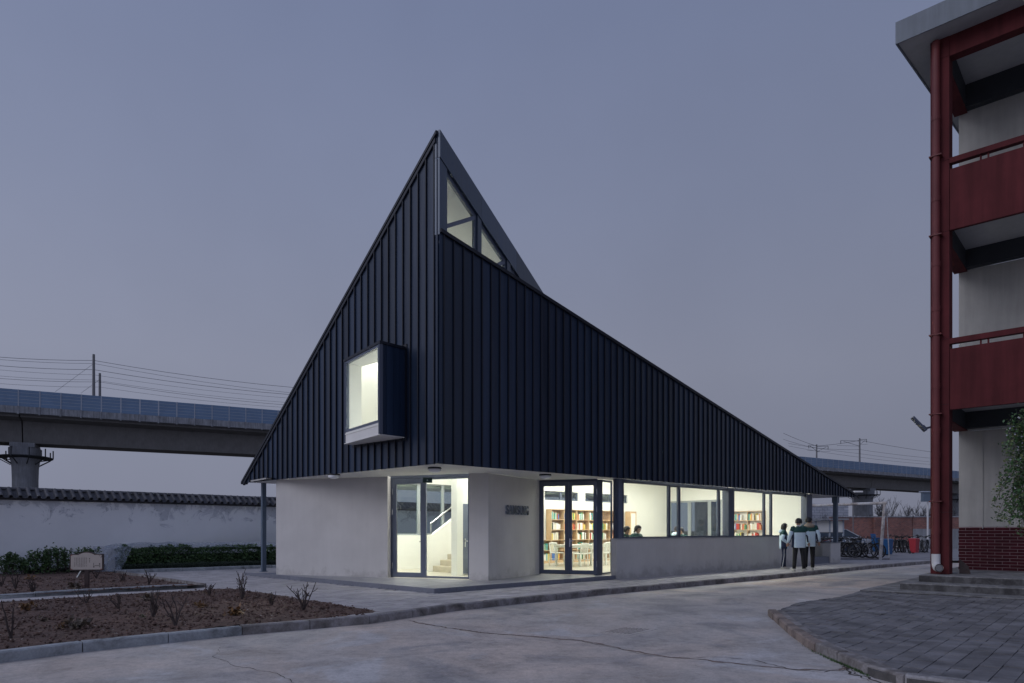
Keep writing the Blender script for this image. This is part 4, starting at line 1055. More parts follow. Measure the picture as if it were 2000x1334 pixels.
for i in range(len(rs_) - 1):
    m_ = m_kerbwarm if i < 6 else (m_kerb if i < 9 else m_kerbwhite)
    stones("kerb_stone", [rs_[i], rs_[i + 1] + (rs_[i + 1] - rs_[i]) * 0.02], 0.13, -0.03, 0.115, m_, rkb, (rs_[i + 1] - rs_[i]).length, 0.02, 0.008, rnk)
# moss and weeds at the kerb's foot
wd = MB(); rw = random.Random(4)
for k in range(700):
    t = rw.betavariate(3, 2.2); idx = 2.6 + t * 3.4; i = int(idx); p = rk[i] + (rk[min(i + 1, len(rk) - 1)] - rk[i]) * (idx - i)
    a_ = rw.uniform(0, 6.28); x, y = p.x - abs(rw.gauss(0, .018)), p.y + rw.gauss(0, .02); h = rw.uniform(.008, .03)
    wd.add([(x, y, 0), (x + .008 * cos(a_), y + .008 * sin(a_), 0), (x + .010 * cos(a_ + .6), y + .010 * sin(a_ + .6), h)], [(0, 1, 2)])
wo_ = wd.build("kerb_weeds", m_weed, fix=False); wo_['kind'] = 'stuff'
# cracks: thin dark slits in the concrete
def crack(px, w, name, seed, z=0.004, mat=None):
    rnd = random.Random(seed); pts = [gp(x, y) for x, y in px]; rs = resample(pts, 0.07); L_ = []; R_ = []
    off = 0
    for i, p in enumerate(rs):
        d = (rs[min(i + 1, len(rs) - 1)] - rs[max(i - 1, 0)]).normalized(); n = Vector((-d.y, d.x))
        off = off * .8 + rnd.gauss(0, .018); ww = w * rnd.uniform(.15, 1.0); q = p + n * off
        L_.append((q.x + n.x * ww, q.y + n.y * ww, z)); R_.append((q.x - n.x * ww, q.y - n.y * ww, z))
    mb = MB(); n = len(L_); mb.add(L_ + R_, [(i, i + 1, n + i + 1, n + i) for i in range(n - 1)])
    o = mb.build(name, mat or m_crack, fix=False); o['kind'] = 'structure'; return o
m_crack = M("crack_dirt", (0.055, 0.045, 0.040), 1.0, 0.3, 20)
m_dustline = M("joint_dust", (0.21, 0.155, 0.13), 1.0, 0.3, 9)
j1 = [(795, 1212), (850, 1222), (950, 1236), (1040, 1243), (1130, 1252), (1210, 1268), (1300, 1283), (1370, 1289), (1480, 1300), (1560, 1308), (1640, 1310), (1660, 1300)]
crack(j1, 0.035, "joint_dust_line", 2, 0.002, m_dustline); crack(j1, 0.009, "road_crack", 3)
crack([(1325, 1283), (1400, 1283), (1480, 1290), (1530, 1308), (1610, 1315), (1650, 1300), (1700, 1334)], 0.009, "road_crack", 5)
crack([(1650, 1300), (1662, 1318), (1690, 1322), (1720, 1338)], 0.02, "road_crack", 6)
crack([(430, 1265), (424, 1283), (450, 1298), (520, 1312), (600, 1334)], 0.006, "road_crack", 7)
# drain grating
gr = [gp(1172, 1235.5), gp(1225, 1224.5), gp(1284, 1229), (gp(1232, 1241))]
drain = empty("drain_grate", ((gr[0] + gr[2]) / 2).to_3d()); tag(drain, "slotted concrete drain cover set flush in the road", "drain cover")
MB().prism([tuple(p) for p in gr], -0.02, 0.004).build("cover", m_road, drain)
for i in range(7):
    t = (i + .7) / 8.2; a = gr[0].lerp(gr[3], t); b_ = gr[1].lerp(gr[2], t)
    MB().bar((a.lerp(b_, .1).x, a.lerp(b_, .1).y, .004), (a.lerp(b_, .9).x, a.lerp(b_, .9).y, .004), .010, .004).build("slot", m_black, drain)

# ================================================================== RED SCHOOL BUILDING
rb = empty("red_school_building", (OA.x, OA.y, 0)); tag(rb, "school block with dark red columns and balconies over cream walls at the right edge", "school building")
WA = 0.16; WB = 2.72; RE = 7.0
def rbox(name, a0, a1, b0, b1, z0, z1, mat, parent=None, bevel=0.0):
    return MB().prism([tuple(ab(a0, b0)), tuple(ab(a1, b0)), tuple(ab(a1, b1)), tuple(ab(a0, b1))], z0, z1).build(name, mat, parent or rb, bevel=bevel)
rbox("step", -1.03, RE, -2.16, 6, -0.02, 0.10, m_step, bevel=.01)
rbox("step", -0.36, RE, -1.41, 6, 0.10, 0.26, m_step, bevel=.012)
rbox("step", -0.12, RE, -0.66, 6, 0.26, 0.42, m_step, bevel=.012)
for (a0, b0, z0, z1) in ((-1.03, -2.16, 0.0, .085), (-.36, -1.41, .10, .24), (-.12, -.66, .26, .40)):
    MB().prism([tuple(ab(a0 + .005, b0 - .004)), tuple(ab(RE, b0 - .004)), tuple(ab(RE, b0 + .0)), tuple(ab(a0 + .005, b0 + .0))], z0, z1).build("dark_riser_face", m_riser, rb)  # thin facing, darker than the treads
CW = 0.40
zc = [(0.42, 4.30), (4.304, 8.66), (8.664, 13.62)]
cuts = [0.42, 2.02, 4.67, 6.25, 8.9, 10.65, 13.12, 13.62]
cuts = [0.42, 1.95, 4.60, 6.2, 8.85, 10.6, 13.14, 13.63]
for i in range(len(cuts) - 1): rbox("column_drum", 0.0, CW, 0.0, CW, cuts[i] + .004, cuts[i + 1] - .004, m_red)
rbox("column_core", 0.01, CW - .01, 0.01, CW - .01, 0.42, 13.63, m_beamdk)
# roof
rlv = Vector((.728, .685))
def rprism(name, a0, b0, off, z0, z1, mat):
    p0 = ab(a0, b0); MB().prism([tuple(p0), tuple(ab(RE + 2, b0)), tuple(ab(RE + 2, 7.5)), tuple(p0 + rlv * 8.2)], z0, z1).build(name, mat, rb)
rprism("roof_slab", -.62, -.56, 0, 13.632, 13.80, m_slab)
rbox("roof_fascia", -.64, RE + 2, -.60, -.561, 13.60, 14.14, m_roofedge)
MB().wall(ab(-.64, -.559), ab(-.64, -.559) + rlv * 8.2, 0.0, -.04, 13.60, 14.14).build("roof_fascia", m_roofedge, rb)
rprism("roof_top", -.59, -.55, 0, 13.81, 14.10, m_roofedge)
# front beam, end beam, wall beam per storey
for zf, zb_, zw in ((13.63, 13.14, 13.02), (9.14, 8.86, 8.66), (4.72, 4.47, 4.28)):
    if zf > 13: rbox("front_beam", CW + .002, RE, 0.02, 0.30, zb_, zf, m_red)
    rbox("end_beam", 0.06, 0.36, CW + .002, WB - .002, zw - .02, zf - (0 if zf > 13 else .002), m_beamdk)
    rbox("end_beam_soffit", 0.055, 0.365, CW + .004, WB - .002, zw - .045, zw - .021, m_red)
    rbox("wall_beam", WA + .2, RE, WB - .26, WB - .004, zw, zf - .003, m_beamdk)
    if zf < 13: rbox("balcony_slab", 0.0, RE, .13, WB + .25, zf, zf + .16, m_slab)
# parapets: panel, rail, short posts
for k, (z0, z1, zr_) in enumerate(((4.46, 5.95, 6.20), (8.86, 10.35, 10.62))):
    rbox("parapet_panel", CW + .012, RE, 0.0, 0.11, z0, z1, m_red)
    rbox("parapet_rail", CW + .006, RE, -0.02, 0.14, zr_ - .13, zr_, m_red)
    for a in (1.02, 1.17, 1.85, 2.0, 2.7, 2.85, 3.6, 3.75): rbox("rail_post", a, a + .035, .03, .065, z1, zr_ - .131, m_red)
# cream wall by storey and the tiled dado
for z0, z1 in ((1.60, 4.279), (4.88, 8.655), (9.30, 13.015)): rbox("wall", WA, RE, WB, WB + .25, z0, z1, m_cream)
rbox("wall_end", WA, WA + .24, WB + .252, 6.5, 0.42, 13.6, m_cream)
rbox("dado_backing", WA, RE, WB + .012, WB + .25, 0.42, 1.598, m_grout)
th = 0.0825; tw = 0.33
for r in range(14):
    z0 = 0.43 + r * th
    for c in range(-1, 21):
        a0 = WA + c * tw + (tw / 2 if r % 2 else 0); a1 = a0 + tw - .013
        a0 = max(a0, WA); a1 = min(a1, 6.98)
        if a1 - a0 < .03: continue
        rbox("wall_tile", a0, a1, WB, WB + .014, z0, z0 + th - .013, m_redtile)
for r in range(14):
    for c in range(6):
        b0 = WB + .016 + c * tw + (tw / 2 if r % 2 else 0)
        MB().prism([tuple(ab(WA - .012, b0)), tuple(ab(WA, b0)), tuple(ab(WA, b0 + tw - .009)), tuple(ab(WA - .012, b0 + tw - .009))], 0.43 + r * th, 0.43 + (r + 1) * th - .009).build("wall_tile", m_redtile, rb)
# conduit under the lowest beam
c0, c1 = ab(WA + .3, WB - .29), ab(RE, WB - .29)
MB().tube([(c0.x, c0.y, 4.20), (c1.x, c1.y, 4.20)], .022, 8).build("conduit", m_slab, rb)
q = ab(WA + .55, WB - .02); MB().tube([(q.x, q.y, 4.26), (q.x, q.y, 3.2), (q.x + .012, q.y, 2.4), (q.x, q.y, 1.55)], .012, 6).build("cable", m_cream, rb)
# drain pipe with collars and a white bent mouth
dp = ab(.135, -.095); pr = .088
pipe = MB().tube([(dp.x, dp.y, z) for z in (.78, 13.55)], pr, 16).build("drain_pipe", m_redpipe, rb, smooth=False)
for z in (1.42, 3.30, 3.9, 5.0, 6.9, 8.0, 9.6, 11.6): MB().tube([(dp.x, dp.y, z), (dp.x, dp.y, z + .13)], pr + .010, 16).build("pipe_collar", m_redpipe, pipe)
for z in (2.2, 4.35, 6.3, 8.75, 10.7): rbox("pipe_bracket", .0, .27, -.20, -.001, z, z + .025, m_redpipe)
el = MB(); cpts = [(dp.x, dp.y, .92), (dp.x, dp.y, .72)]
for k in range(1, 6):
    t = k / 5 * pi / 2 * .95; cpts.append((dp.x - .07 * (1 - cos(t)) * .6, dp.y - .13 * (1 - cos(t)), .72 - .13 * sin(t)))
cpts.append((cpts[-1][0] - .02, cpts[-1][1] - .10, cpts[-1][2] - .005))
el.tube(cpts, .098, 16, cap=False); el.build("pipe_mouth", m_pvc, rb, smooth=True)
el = MB(); el.tube([cpts[-1], (cpts[-1][0] + .02, cpts[-1][1] + .08, cpts[-1][2])], .080, 16); el.build("pipe_bore_shade", m_mast, rb)  # solid grey plug, its colour stands for the shaded hollow of the mouth
# board leaning behind the column
w_ = MB(); a, b_, c_ = ab(.52, .55), ab(.75, .62), ab(.55, .95)
w_.hexa([(a.x, a.y, .42), (b_.x, b_.y, .42), (b_.x + .02, b_.y + .03, .42), (a.x + .02, a.y + .03, .42), (a.x, a.y, .80), (b_.x - .05, b_.y, .60), (b_.x - .03, b_.y + .03, .60), (a.x + .02, a.y + .03, .80)])
tag(w_.build("board", m_stem), "small dark brown board leaning at the foot of the red column", "board")
# floodlight
fl_ = empty("floodlight", ab(-.10, .2).to_3d() + Vector((0, 0, 4.2))); tag(fl_, "grey flood lamp on an arm at the side of the red column", "floodlight")
p = ab(-.02, .2); MB().bar((p.x, p.y, 4.10), (p.x - .16, p.y + .02, 4.06), .035, .05).build("arm", m_framedk, fl_)
hd = MB(); A_ = Vector((p.x - .14, p.y, 4.00)); B_ = Vector((p.x - .42, p.y + .1, 4.36)); hd.bar(A_, B_, .26, .05); hd.build("lamp_head", m_framedk, fl_, bevel=.008)
MB().bar(A_.lerp(B_, .55) + Vector((-.028, 0, -.022)), A_.lerp(B_, .78) + Vector((-.028, 0, -.022)), .12, .02).build("led_plate", m_frame, fl_)
MB().bar(A_.lerp(B_, .05) + Vector((.02, 0, .03)), A_.lerp(B_, .3) + Vector((.02, 0, .03)), .12, .05).build("driver_box", m_framedk, fl_)
q = ab(.25, 0.1); rp = MB()
for d_ in (0.0, 0.12): q2 = ab(.35 + d_, 0.3); rp.bar((q2.x, q2.y, 14.1), (q2.x, q2.y, 15.0), .03)
rp.build("roof_rod", m_framedk, rb)

# ================================================================== OLD BOUNDARY WALL
wO = Vector((-9.25, 26.8)); wd_ = Vector((.68, .733)).normalized(); wn = Vector((wd_.y, -wd_.x))     # wn points to the camera
ow = empty("boundary_wall", (wO.x, wO.y, 0)); tag(ow, "long flaking whitewashed wall capped with dark clay tiles behind the hedge", "garden wall")
A1 = wO - wd_ * 16; A2 = wO + wd_ * 27
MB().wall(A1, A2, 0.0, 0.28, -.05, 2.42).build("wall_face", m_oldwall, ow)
MB().wall(A1, A2, -0.05, 0.33, 2.421, 2.50).build("coping_course", m_tile, ow)
# tiled cap: sloping bed with cover tiles and pan tiles, both sides, and a ridge
rid = 2.80
def capsec(s):
    P = []
    for q in (A1, A2):
        for o_, z in ((-.16, 2.501), (.44, 2.501), (.14, rid - .06)): v = q + Vector((-wd_.y, wd_.x)) * o_; P.append((v.x, v.y, z))
    return MB().add(P, [(2, 1, 0), (3, 4, 5), (0, 1, 4, 3), (1, 2, 5, 4), (2, 0, 3, 5)])
capsec(0).build("cap_bed", m_tile, ow)
def half_tile(r, L_, n=6, pan=False):
    mb = MB(); P = []; 
    for e_ in (0, 1):
        for rr_ in (r, r - .014):
            for k in range(n + 1):
                t = pi * k / n; P.append((rr_ * cos(t), e_ * L_, (rr_ * sin(t)) * (-.5 if pan else 1)))
    m_ = n + 1; F_ = []
    for k in range(n):
        F_ += [(k, k + 1, 2 * m_ + k + 1, 2 * m_ + k), (m_ + k, 3 * m_ + k, 3 * m_ + k + 1, m_ + k + 1), (k, m_ + k, m_ + k + 1, k + 1), (2 * m_ + k, 2 * m_ + k + 1, 3 * m_ + k + 1, 3 * m_ + k)]
    mb.add(P, F_); return mb.mesh("tile", m_tile)
me_c = half_tile(.055, .42); me_p = half_tile(.085, .40, pan=True)
sl = atan2(rid - .06 - 2.50, .30)
ang_w = atan2(-wn.y, -wn.x) - pi / 2
ntile = int(43 / .235)
for i in range(ntile):
    c = A1 + wd_ * (.12 + i * .235)
    if not in_view((c.x, c.y), .25): continue
    for me_, dx, dz in ((me_c, 0, .03), (me_p, .118, .02)):
        o = bpy.data.objects.new("cover_tile" if me_ is me_c else "pan_tile", me_); COL.objects.link(o)
        q = c + wd_ * dx + wn * .22
        j = RND.uniform(-.012, .012)
        o.matrix_world = Matrix.Translation((q.x + wn.x * j, q.y + wn.y * j, 2.485 + dz)) @ Matrix.Rotation(ang_w + RND.uniform(-.04, .04), 4, 'Z') @ Matrix.Rotation(sl, 4, 'X')
        o.parent = ow; o.matrix_parent_inverse = Matrix.Translation((-wO.x, -wO.y, 0))
rt = half_tile(.075, .46)
for i in range(int(43 / .45)):
    c = A1 + wd_ * (i * .45)
    if not in_view((c.x, c.y), .25): continue
    o = bpy.data.objects.new("ridge_tile", rt); COL.objects.link(o); q = c - wn * .14
    o.matrix_world = Matrix.Translation((q.x, q.y, rid - .06 + RND.uniform(-.006, .006))) @ Matrix.Rotation(atan2(wd_.y, wd_.x) - pi / 2, 4, 'Z')
    o.parent = ow; o.matrix_parent_inverse = Matrix.Translation((-wO.x, -wO.y, 0))

# ================================================================== HEDGES, SHRUBS
def leaf(mb, p, size, rnd, up=.3):
    a = Vector((rnd.gauss(0, 1), rnd.gauss(0, 1), rnd.gauss(0, 1) * .7 + up)).normalized(); b_ = a.orthogonal(); b_ = (Matrix.Rotation(rnd.uniform(0, 6.28), 3, a) @ b_).normalized()
    w = size * .30; p = Vector(p); c = a.cross(b_).normalized() * size * .06
    mb.add([p, p + a * size * .5 + b_ * w + c, p + a * size, p + a * size * .5 - b_ * w + c], [(0, 1, 2, 3)])
def leafy_shrub(base, h, w, n, rnd, mat, lab, cat, name, group=None, stems=4, size=.07, parent_stem=True):
    e_ = empty(name, base); tag(e_, lab, cat, group)
    mb = MB(); st = MB()
    for k in range(stems):
        a = rnd.uniform(0, 6.28); tip = Vector((base[0] + cos(a) * w * .35, base[1] + sin(a) * w * .35, base[2] + h * rnd.uniform(.75, 1.0)))
        b0 = Vector(base); mid = b0.lerp(tip, .5) + Vector((rnd.gauss(0, .03), rnd.gauss(0, .03), 0))
        st.tube([b0, mid, tip], [.014, .010, .005], 5)
        for i in range(n // stems):
            t = rnd.betavariate(2.2, 1.1); c = b0.lerp(mid, t * 2) if t < .5 else mid.lerp(tip, t * 2 - 1)
            rr_ = w * .33 * (1.2 - .75 * t)
            leaf(mb, c + Vector((rnd.gauss(0, rr_ * .55), rnd.gauss(0, rr_ * .55), rnd.gauss(0, .04))), size * rnd.uniform(.6, 1.3), rnd)
    mb.build("foliage", mat, e_, fix=False); st.build("stem", m_stem, e_, fix=False)
    return e_
rs5 = random.Random(21)
# nine loose shrubs to the left, against the wall
sx = [(8, 1086, "leftmost leafy shrub against the white wall"), (28, 1084, "second leafy shrub from the left against the white wall, with a forked top"), (48, 1092, "low dense shrub right of the fork-topped one, before the white wall"),
      (66, 1079, "tall pointed shrub well left of the garden sign"), (84, 1080, "narrow upright shrub right of the tall pointed one"), (98, 1077, "open feathery shrub halfway between frame edge and garden sign"),
      (113, 1074, "high loose shrub with twin tops left of the garden sign"), (131, 1075, "full dark shrub just left of the garden sign"), (160, 1073, "shrub whose top shows above the left half of the garden sign"), (182, 1075, "shrub behind the right half of the garden sign, beside the plastic sheet")]
for x, ytop, lab in sx:
    Yw = 1.0; k = (x - 1000) / F
    # stand them 0.9 m in front of the wall face
    pw = on_line(wO + wn * .75, wO + wn * .75 + wd_, x)
    h = HC + (HY - ytop) / F * pw.y - .18
    leafy_shrub((pw.x, pw.y, .18), h * 1.14, .36, 430, rs5, m_leaf, lab, "shrub", "leafy_shrub", "loose evergreen shrubs along the white wall", 5, .075)
# clipped hedge right of the sheet, with a low dark edging hedge before it
def hedge(p0, p1, off, dep, z0, h, n, mat, size, lab, name, seed, bumpy=.13):
    rnd = random.Random(seed); mb = MB(); st = MB(); d = (p1 - p0); L_ = d.length; d.normalize(); n_ = Vector((-d.y, d.x))
    e_ = empty(name, (p0.x, p0.y, z0)); tag(e_, lab, "hedge")
    from mathutils import noise as nz
    for i in range(n):
        t = rnd.uniform(0, L_); f = rnd.random(); top = h * (1 + bumpy * 2 * nz.noise(Vector((t * 2.2, seed, 0))) + bumpy * nz.noise(Vector((t * 7, seed, 3))))
        if rnd.random() < .55: o_ = abs(rnd.gauss(0, .05)); z = rnd.uniform(.02, 1) * top
        else: o_ = rnd.uniform(0, dep); z = top - abs(rnd.gauss(0, .06))
        o_ += .05 * nz.noise(Vector((t * 3, z * 3, seed)))
        q = p0 + d * t + n_ * (off + o_)
        leaf(mb, (q.x, q.y, z0 + z), size * rnd.uniform(.6, 1.3), rnd)
    t = .15
    while t < L_:
        q = p0 + d * t + n_ * (off + dep * .5); st.tube([(q.x, q.y, z0), (q.x + rnd.gauss(0, .05), q.y + rnd.gauss(0, .05), z0 + h * .8)], [.018, .008], 5); t += .35
    # dense inner twig mass
    a = p0 + n_ * (off + .14); b_ = p1 + n_ * (off + .14)
    mb.build("foliage", mat, e_, fix=False); st.build("stem", m_stem, e_, fix=False)
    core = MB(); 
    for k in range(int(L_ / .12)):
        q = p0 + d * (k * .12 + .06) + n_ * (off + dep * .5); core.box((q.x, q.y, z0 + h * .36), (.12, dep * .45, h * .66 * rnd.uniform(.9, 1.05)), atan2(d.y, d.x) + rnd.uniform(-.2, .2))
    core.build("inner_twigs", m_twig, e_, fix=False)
    return e_
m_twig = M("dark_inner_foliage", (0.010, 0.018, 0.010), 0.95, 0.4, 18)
h0 = hk[1] + hdir * .15; h1 = hk[1] + hdir * 9.5
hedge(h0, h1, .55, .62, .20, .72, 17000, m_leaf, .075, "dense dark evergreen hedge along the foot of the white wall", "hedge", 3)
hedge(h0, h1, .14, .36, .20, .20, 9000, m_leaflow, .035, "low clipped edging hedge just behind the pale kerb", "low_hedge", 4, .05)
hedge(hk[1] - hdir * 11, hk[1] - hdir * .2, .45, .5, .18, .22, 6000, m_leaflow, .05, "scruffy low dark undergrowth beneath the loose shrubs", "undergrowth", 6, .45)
# plastic sheet over the hedge end and along its top
m_sheet, nt, b_s = newmat("cloudy_plastic_sheet")
b_s.inputs["Base Color"].default_value = (0.42, 0.47, 0.56, 1); b_s.inputs["Roughness"].default_value = .35
b_s.inputs["Alpha"].default_value = .5
nn = noise(nt, 5, 5, .7, objc(nt), .8); al = ramp(nt, nn.outputs[0], [(.35, (.08,) * 3), (.65, (.55,) * 3)]); nt.links.new(al.outputs[0], b_s.inputs["Alpha"])
def sheet():
    from mathutils import noise as nz
    mb = MB(); dW = hdir; nW = Vector((-dW.y, dW.x)); o_ = hk[1]
    def pt(s, t):
        # s 0..1 along, t 0 (ground) .. 1 (top, back)
        along = -.60 + s * .78; fold = .05 * sin(s * 13 + t * 4 + 2 * nz.noise(Vector((s * 3, t * 2, 9)))) + .12 * nz.noise(Vector((s * 4, t * 2.5, 1)))
        q = o_ + dW * (along + .42 * t) + nW * (.10 + .42 * t + fold)
        return (q.x, q.y, .19 + .80 * t + .03 * nz.noise(Vector((s * 9, t * 9, 4))))
    n1, n2 = 34, 22; P = [pt(i / n1, j / n2) for i in range(n1 + 1) for j in range(n2 + 1)]
    mb.add(P, [(i * (n2 + 1) + j, (i + 1) * (n2 + 1) + j, (i + 1) * (n2 + 1) + j + 1, i * (n2 + 1) + j + 1) for i in range(n1) for j in range(n2)])
    def pt2(s, t):
        along = -.5 + s * 8.5; fold = .03 * sin(s * 60) + .05 * nz.noise(Vector((s * 14, t * 3, 1)))
        q = o_ + dW * along + nW * (.50 + .70 * t + fold)
        return (q.x, q.y, (.96 + .05 * nz.noise(Vector((s * 16, t * 2, 8)))) - .10 * s + .16 * t - (.25 * (1 - t) * max(0, .12 - s) * 4))
    n1, n2 = 90, 8; P = [pt2(i / n1, j / n2) for i in range(n1 + 1) for j in range(n2 + 1)]
    mb.add(P, [(i * (n2 + 1) + j, (i + 1) * (n2 + 1) + j, (i + 1) * (n2 + 1) + j + 1, i * (n2 + 1) + j + 1) for i in range(n1) for j in range(n2)])
    return mb
tag(sheet().build("plastic_sheet", m_sheet, smooth=True, fix=False), "cloudy plastic sheet draped over the left end of the hedge", "plastic sheet")
q = gp(205, 1114, .18); st_ = MB().bar((gp(150, 1128, .2).x, gp(150, 1128, .2).y, .2), (gp(162, 1115, .2).x, gp(162, 1115, .2).y, .32), .025)
tag(st_.build("stick", m_white), "short white stick lying slanted beneath the garden sign", "stick")

# rose stumps: bare canes
def rose(x, y, h, n, rnd, z, lab, spread=.5):
    p = gp(x, y, z); e_ = empty("rose_bush", (p.x, p.y, z - .01)); tag(e_, lab, "rose bush", "bare pruned rose bushes in the soil beds")
    for k in range(n):
        a = rnd.uniform(0, 6.28); s_ = rnd.uniform(.15, 1) * spread; hh = h * rnd.uniform(.55, 1.0)
        d = Vector((cos(a) * s_, sin(a) * s_, 1)).normalized(); q = Vector((p.x, p.y, z - .02)); path = [q.copy()]; L_ = hh / max(d.z, .6)
        for i in range(6):
            d = (d + Vector((rnd.gauss(0, .13), rnd.gauss(0, .13), .05))).normalized(); q = q + d * (L_ / 6); path.append(q.copy())
        r0 = rnd.uniform(.009, .015)
        mb = MB(); mb.tube(path, [r0 * (1 - .09 * i) for i in range(7)], 6)
        for i in range(2, 6):
            if rnd.random() < .75:
                dd = Vector((rnd.gauss(0, 1), rnd.gauss(0, 1), 1.1)).normalized(); L2 = rnd.uniform(.03, .11); mb.tube([path[i], path[i] + dd * L2 * .6, path[i] + dd * L2 + Vector((0, 0, .02))], [r0 * .6, r0 * .5, r0 * .35], 5)
            mb.bar(path[i], path[i] + Vector((rnd.gauss(0, .01), rnd.gauss(0, .01), .012)), .004)
        mb.build("cane", m_stem, e_, fix=False)
rr2 = random.Random(31)
roses = [(22, 1248, .48, 2, .12, "single thick bare rose cane at the near left corner of the soil"), (298, 1207, .42, 9, .12, "big bare rose bush left of centre in the nearest soil bed"), (167, 1180, .27, 4, .12, "small bare rose bush at the bed's far edge below the garden sign"),
         (232, 1190, .25, 4, .12, "leaning thin rose bush left of the big bare one"), (342, 1222, .40, 4, .12, "thin upright rose bush right of the big bare one"), (410, 1164, .27, 6, .12, "bare rose bush at the far corner of the near bed"),
         (474, 1172, .52, 8, .12, "tallest bare rose bush with one long cane near the path corner"), (530, 1184, .22, 5, .12, "small twiggy rose bush left of the rightmost one"), (592, 1193, .47, 10, .12, "rightmost bare rose bush near the tip of the bed"),
         (30, 1150, .40, 5, .20, "rose bush at the left edge of the rear soil bed"), (64, 1157, .30, 6, .20, "spreading rose bush in the rear bed left of the garden sign"), (240, 1136, .26, 4, .20, "small rose bush right of the garden sign in the rear bed"),
         (290, 1141, .36, 5, .20, "rose bush with a long cane near the tip of the rear bed"), (188, 1128, .34, 5, .20, "thin rose bush behind the garden sign post"), (2, 1146, .3, 4, .20, "rose bush cut by the left picture edge in the rear bed")]
for x, y, h, n, z, lab in roses: rose(x, y, h * 1.22, n, rr2, z, lab, .42)
def dryplant(x, y, r, z, mat, lab, n=60):
    p = gp(x, y, z); e_ = empty("dry_plant", (p.x, p.y, z)); tag(e_, lab, "withered plant")
    mb = MB(); st = MB()
    for k in range(n):
        a = rr2.uniform(0, 6.28); d = Vector((cos(a), sin(a), rr2.uniform(.2, 1.6))).normalized(); q = Vector((p.x, p.y, z)) + d * r * rr2.uniform(.2, 1)
        leaf(mb, q, r * .55 * rr2.uniform(.6, 1.2), rr2, .1)
        if k % 6 == 0: st.tube([(p.x, p.y, z), q], [.006, .003], 4)
    mb.build("foliage", mat, e_, fix=False); st.build("stem", m_stem, e_, fix=False)
dryplant(52, 1192, .16, .14, m_dry, "orange brown withered plant near the left edge of the near bed"); dryplant(148, 1228, .17, .13, m_drybrown, "largest grey brown withered plant near the front kerb", 80)
dryplant(116, 1228, .09, .13, m_dry, "small rusty tuft left of the largest withered plant", 30); dryplant(86, 1214, .10, .13, m_drybrown, "flat withered plant left of the largest one", 30)
dryplant(392, 1187, .13, .13, m_dry, "orange withered plant in the middle of the near bed"); dryplant(458, 1202, .16, .13, m_dry, "bushy orange withered plant nearest the front kerb right of centre", 80)
dryplant(145, 1149, .16, .21, m_drybrown, "withered clump in the rear bed left of the sign post"); dryplant(60, 1132, .14, .21, m_dry, "reddish withered clump in the rear bed before the shrubs", 50)
dryplant(290, 1172, .15, .13, m_drybrown, "withered brown clump behind the big bare rose bush", 60)
dryplant(276, 1206, .05, .13, m_weed, "little green weed beside the big bare rose bush", 25)
# garden sign
sp_ = gp(170, 1149, .20); sgn = empty("garden_sign", (sp_.x, sp_.y, .2)); tag(sgn, "small cream garden sign with arched top and dark frame on a brown post", "garden sign")
sdir = Vector((.995, .10)).normalized(); sn = Vector((sdir.y, -sdir.x))
Ys = sp_.y; zb0 = HC + (HY - 1114.5) / F * Ys; zt0 = HC + (HY - 1082) / F * Ys; hw = 31 / F * Ys
def board(h_w, z0, z1, rise, o0, o1, name, mat, par):
    prof = [(-h_w, z0), (h_w, z0), (h_w, z1)]
    for k in range(0, 11):
        t = k / 10; xx = h_w * .52 * (1 - 2 * t); prof.append((xx, z1 + rise * sin(pi * t) ** .8 if 0 < t < 1 else z1))
    prof.append((-h_w, z1)); n = len(prof); P = []
    for off in (o0, o1):
        for (x, z) in prof: v = sp_ + sdir * (x + 0) + sn * off; P.append((v.x, v.y, z))
    return MB().add(P, [tuple(range(n)), tuple(reversed(range(n, 2 * n)))] + [(i, (i + 1) % n, (i + 1) % n + n, i + n) for i in range(n)]).build(name, mat, par)
m_signframe = M("dark_brown_sign", (0.035, 0.018, 0.018), 0.5, 0.1, 10); m_signface = M("cream_sign_face", (0.42, 0.37, 0.335), 0.6, 0.06, 6); m_ink = M("sign_ink", (0.05, 0.045, 0.045), 0.7); m_inkred = M("sign_ink_red", (0.30, 0.08, 0.07), 0.7)
board(hw, zb0, zt0, .055, -.02, .02, "frame", m_signframe, sgn); fcz = board(hw - .026, zb0 + .026, zt0 - .020, .052, .0201, .026, "face", m_signface, sgn)
q = sp_ - sn * 0.0; MB().box((q.x, q.y, (.15 + zb0) / 2), (.085, .05, zb0 - .15), .1).build("post", m_signframe, sgn)
ink = MB()
def dash(x, z, w, h): v = sp_ + sdir * x + sn * .0275; ink.box((v.x, v.y, z), (w, .002, h), atan2(sdir.y, sdir.x))
rk3 = random.Random(2)
for c in range(8):
    z = zt0 - .085
    while z > zb0 + .085:
        dash(-hw * .70 + c * .0355, z, .009, .009); z -= .0165 if rk3.random() > .12 else .03
for k in range(3): dash(hw * .19, zt0 - .10 - k * .038, .018, .018)
dash(hw * .62, zb0 + .11, .10, .012); dash(hw * .44, zb0 + .085, .03, .025); dash(hw * .80, zb0 + .10, .012, .05); dash(hw * .43, zb0 + .14, .008, .07); dash(hw * .79, zb0 + .15, .022, .03)
for k in range(9): dash(hw * .86 + rk3.gauss(0, .022), zt0 - .06 + rk3.gauss(0, .028), .016, .012)
ink.build("printed_ink", m_ink, fcz)
inr = MB()
for (x, z) in ((-hw * .88, zt0 - .03), (-hw * .88, zb0 + .035), (hw * .88, zb0 + .035)):
    v = sp_ + sdir * x + sn * .0275; inr.box((v.x, v.y, z), (.028, .002, .016), atan2(sdir.y, sdir.x))
inr.build("corner_motif", m_inkred, fcz)

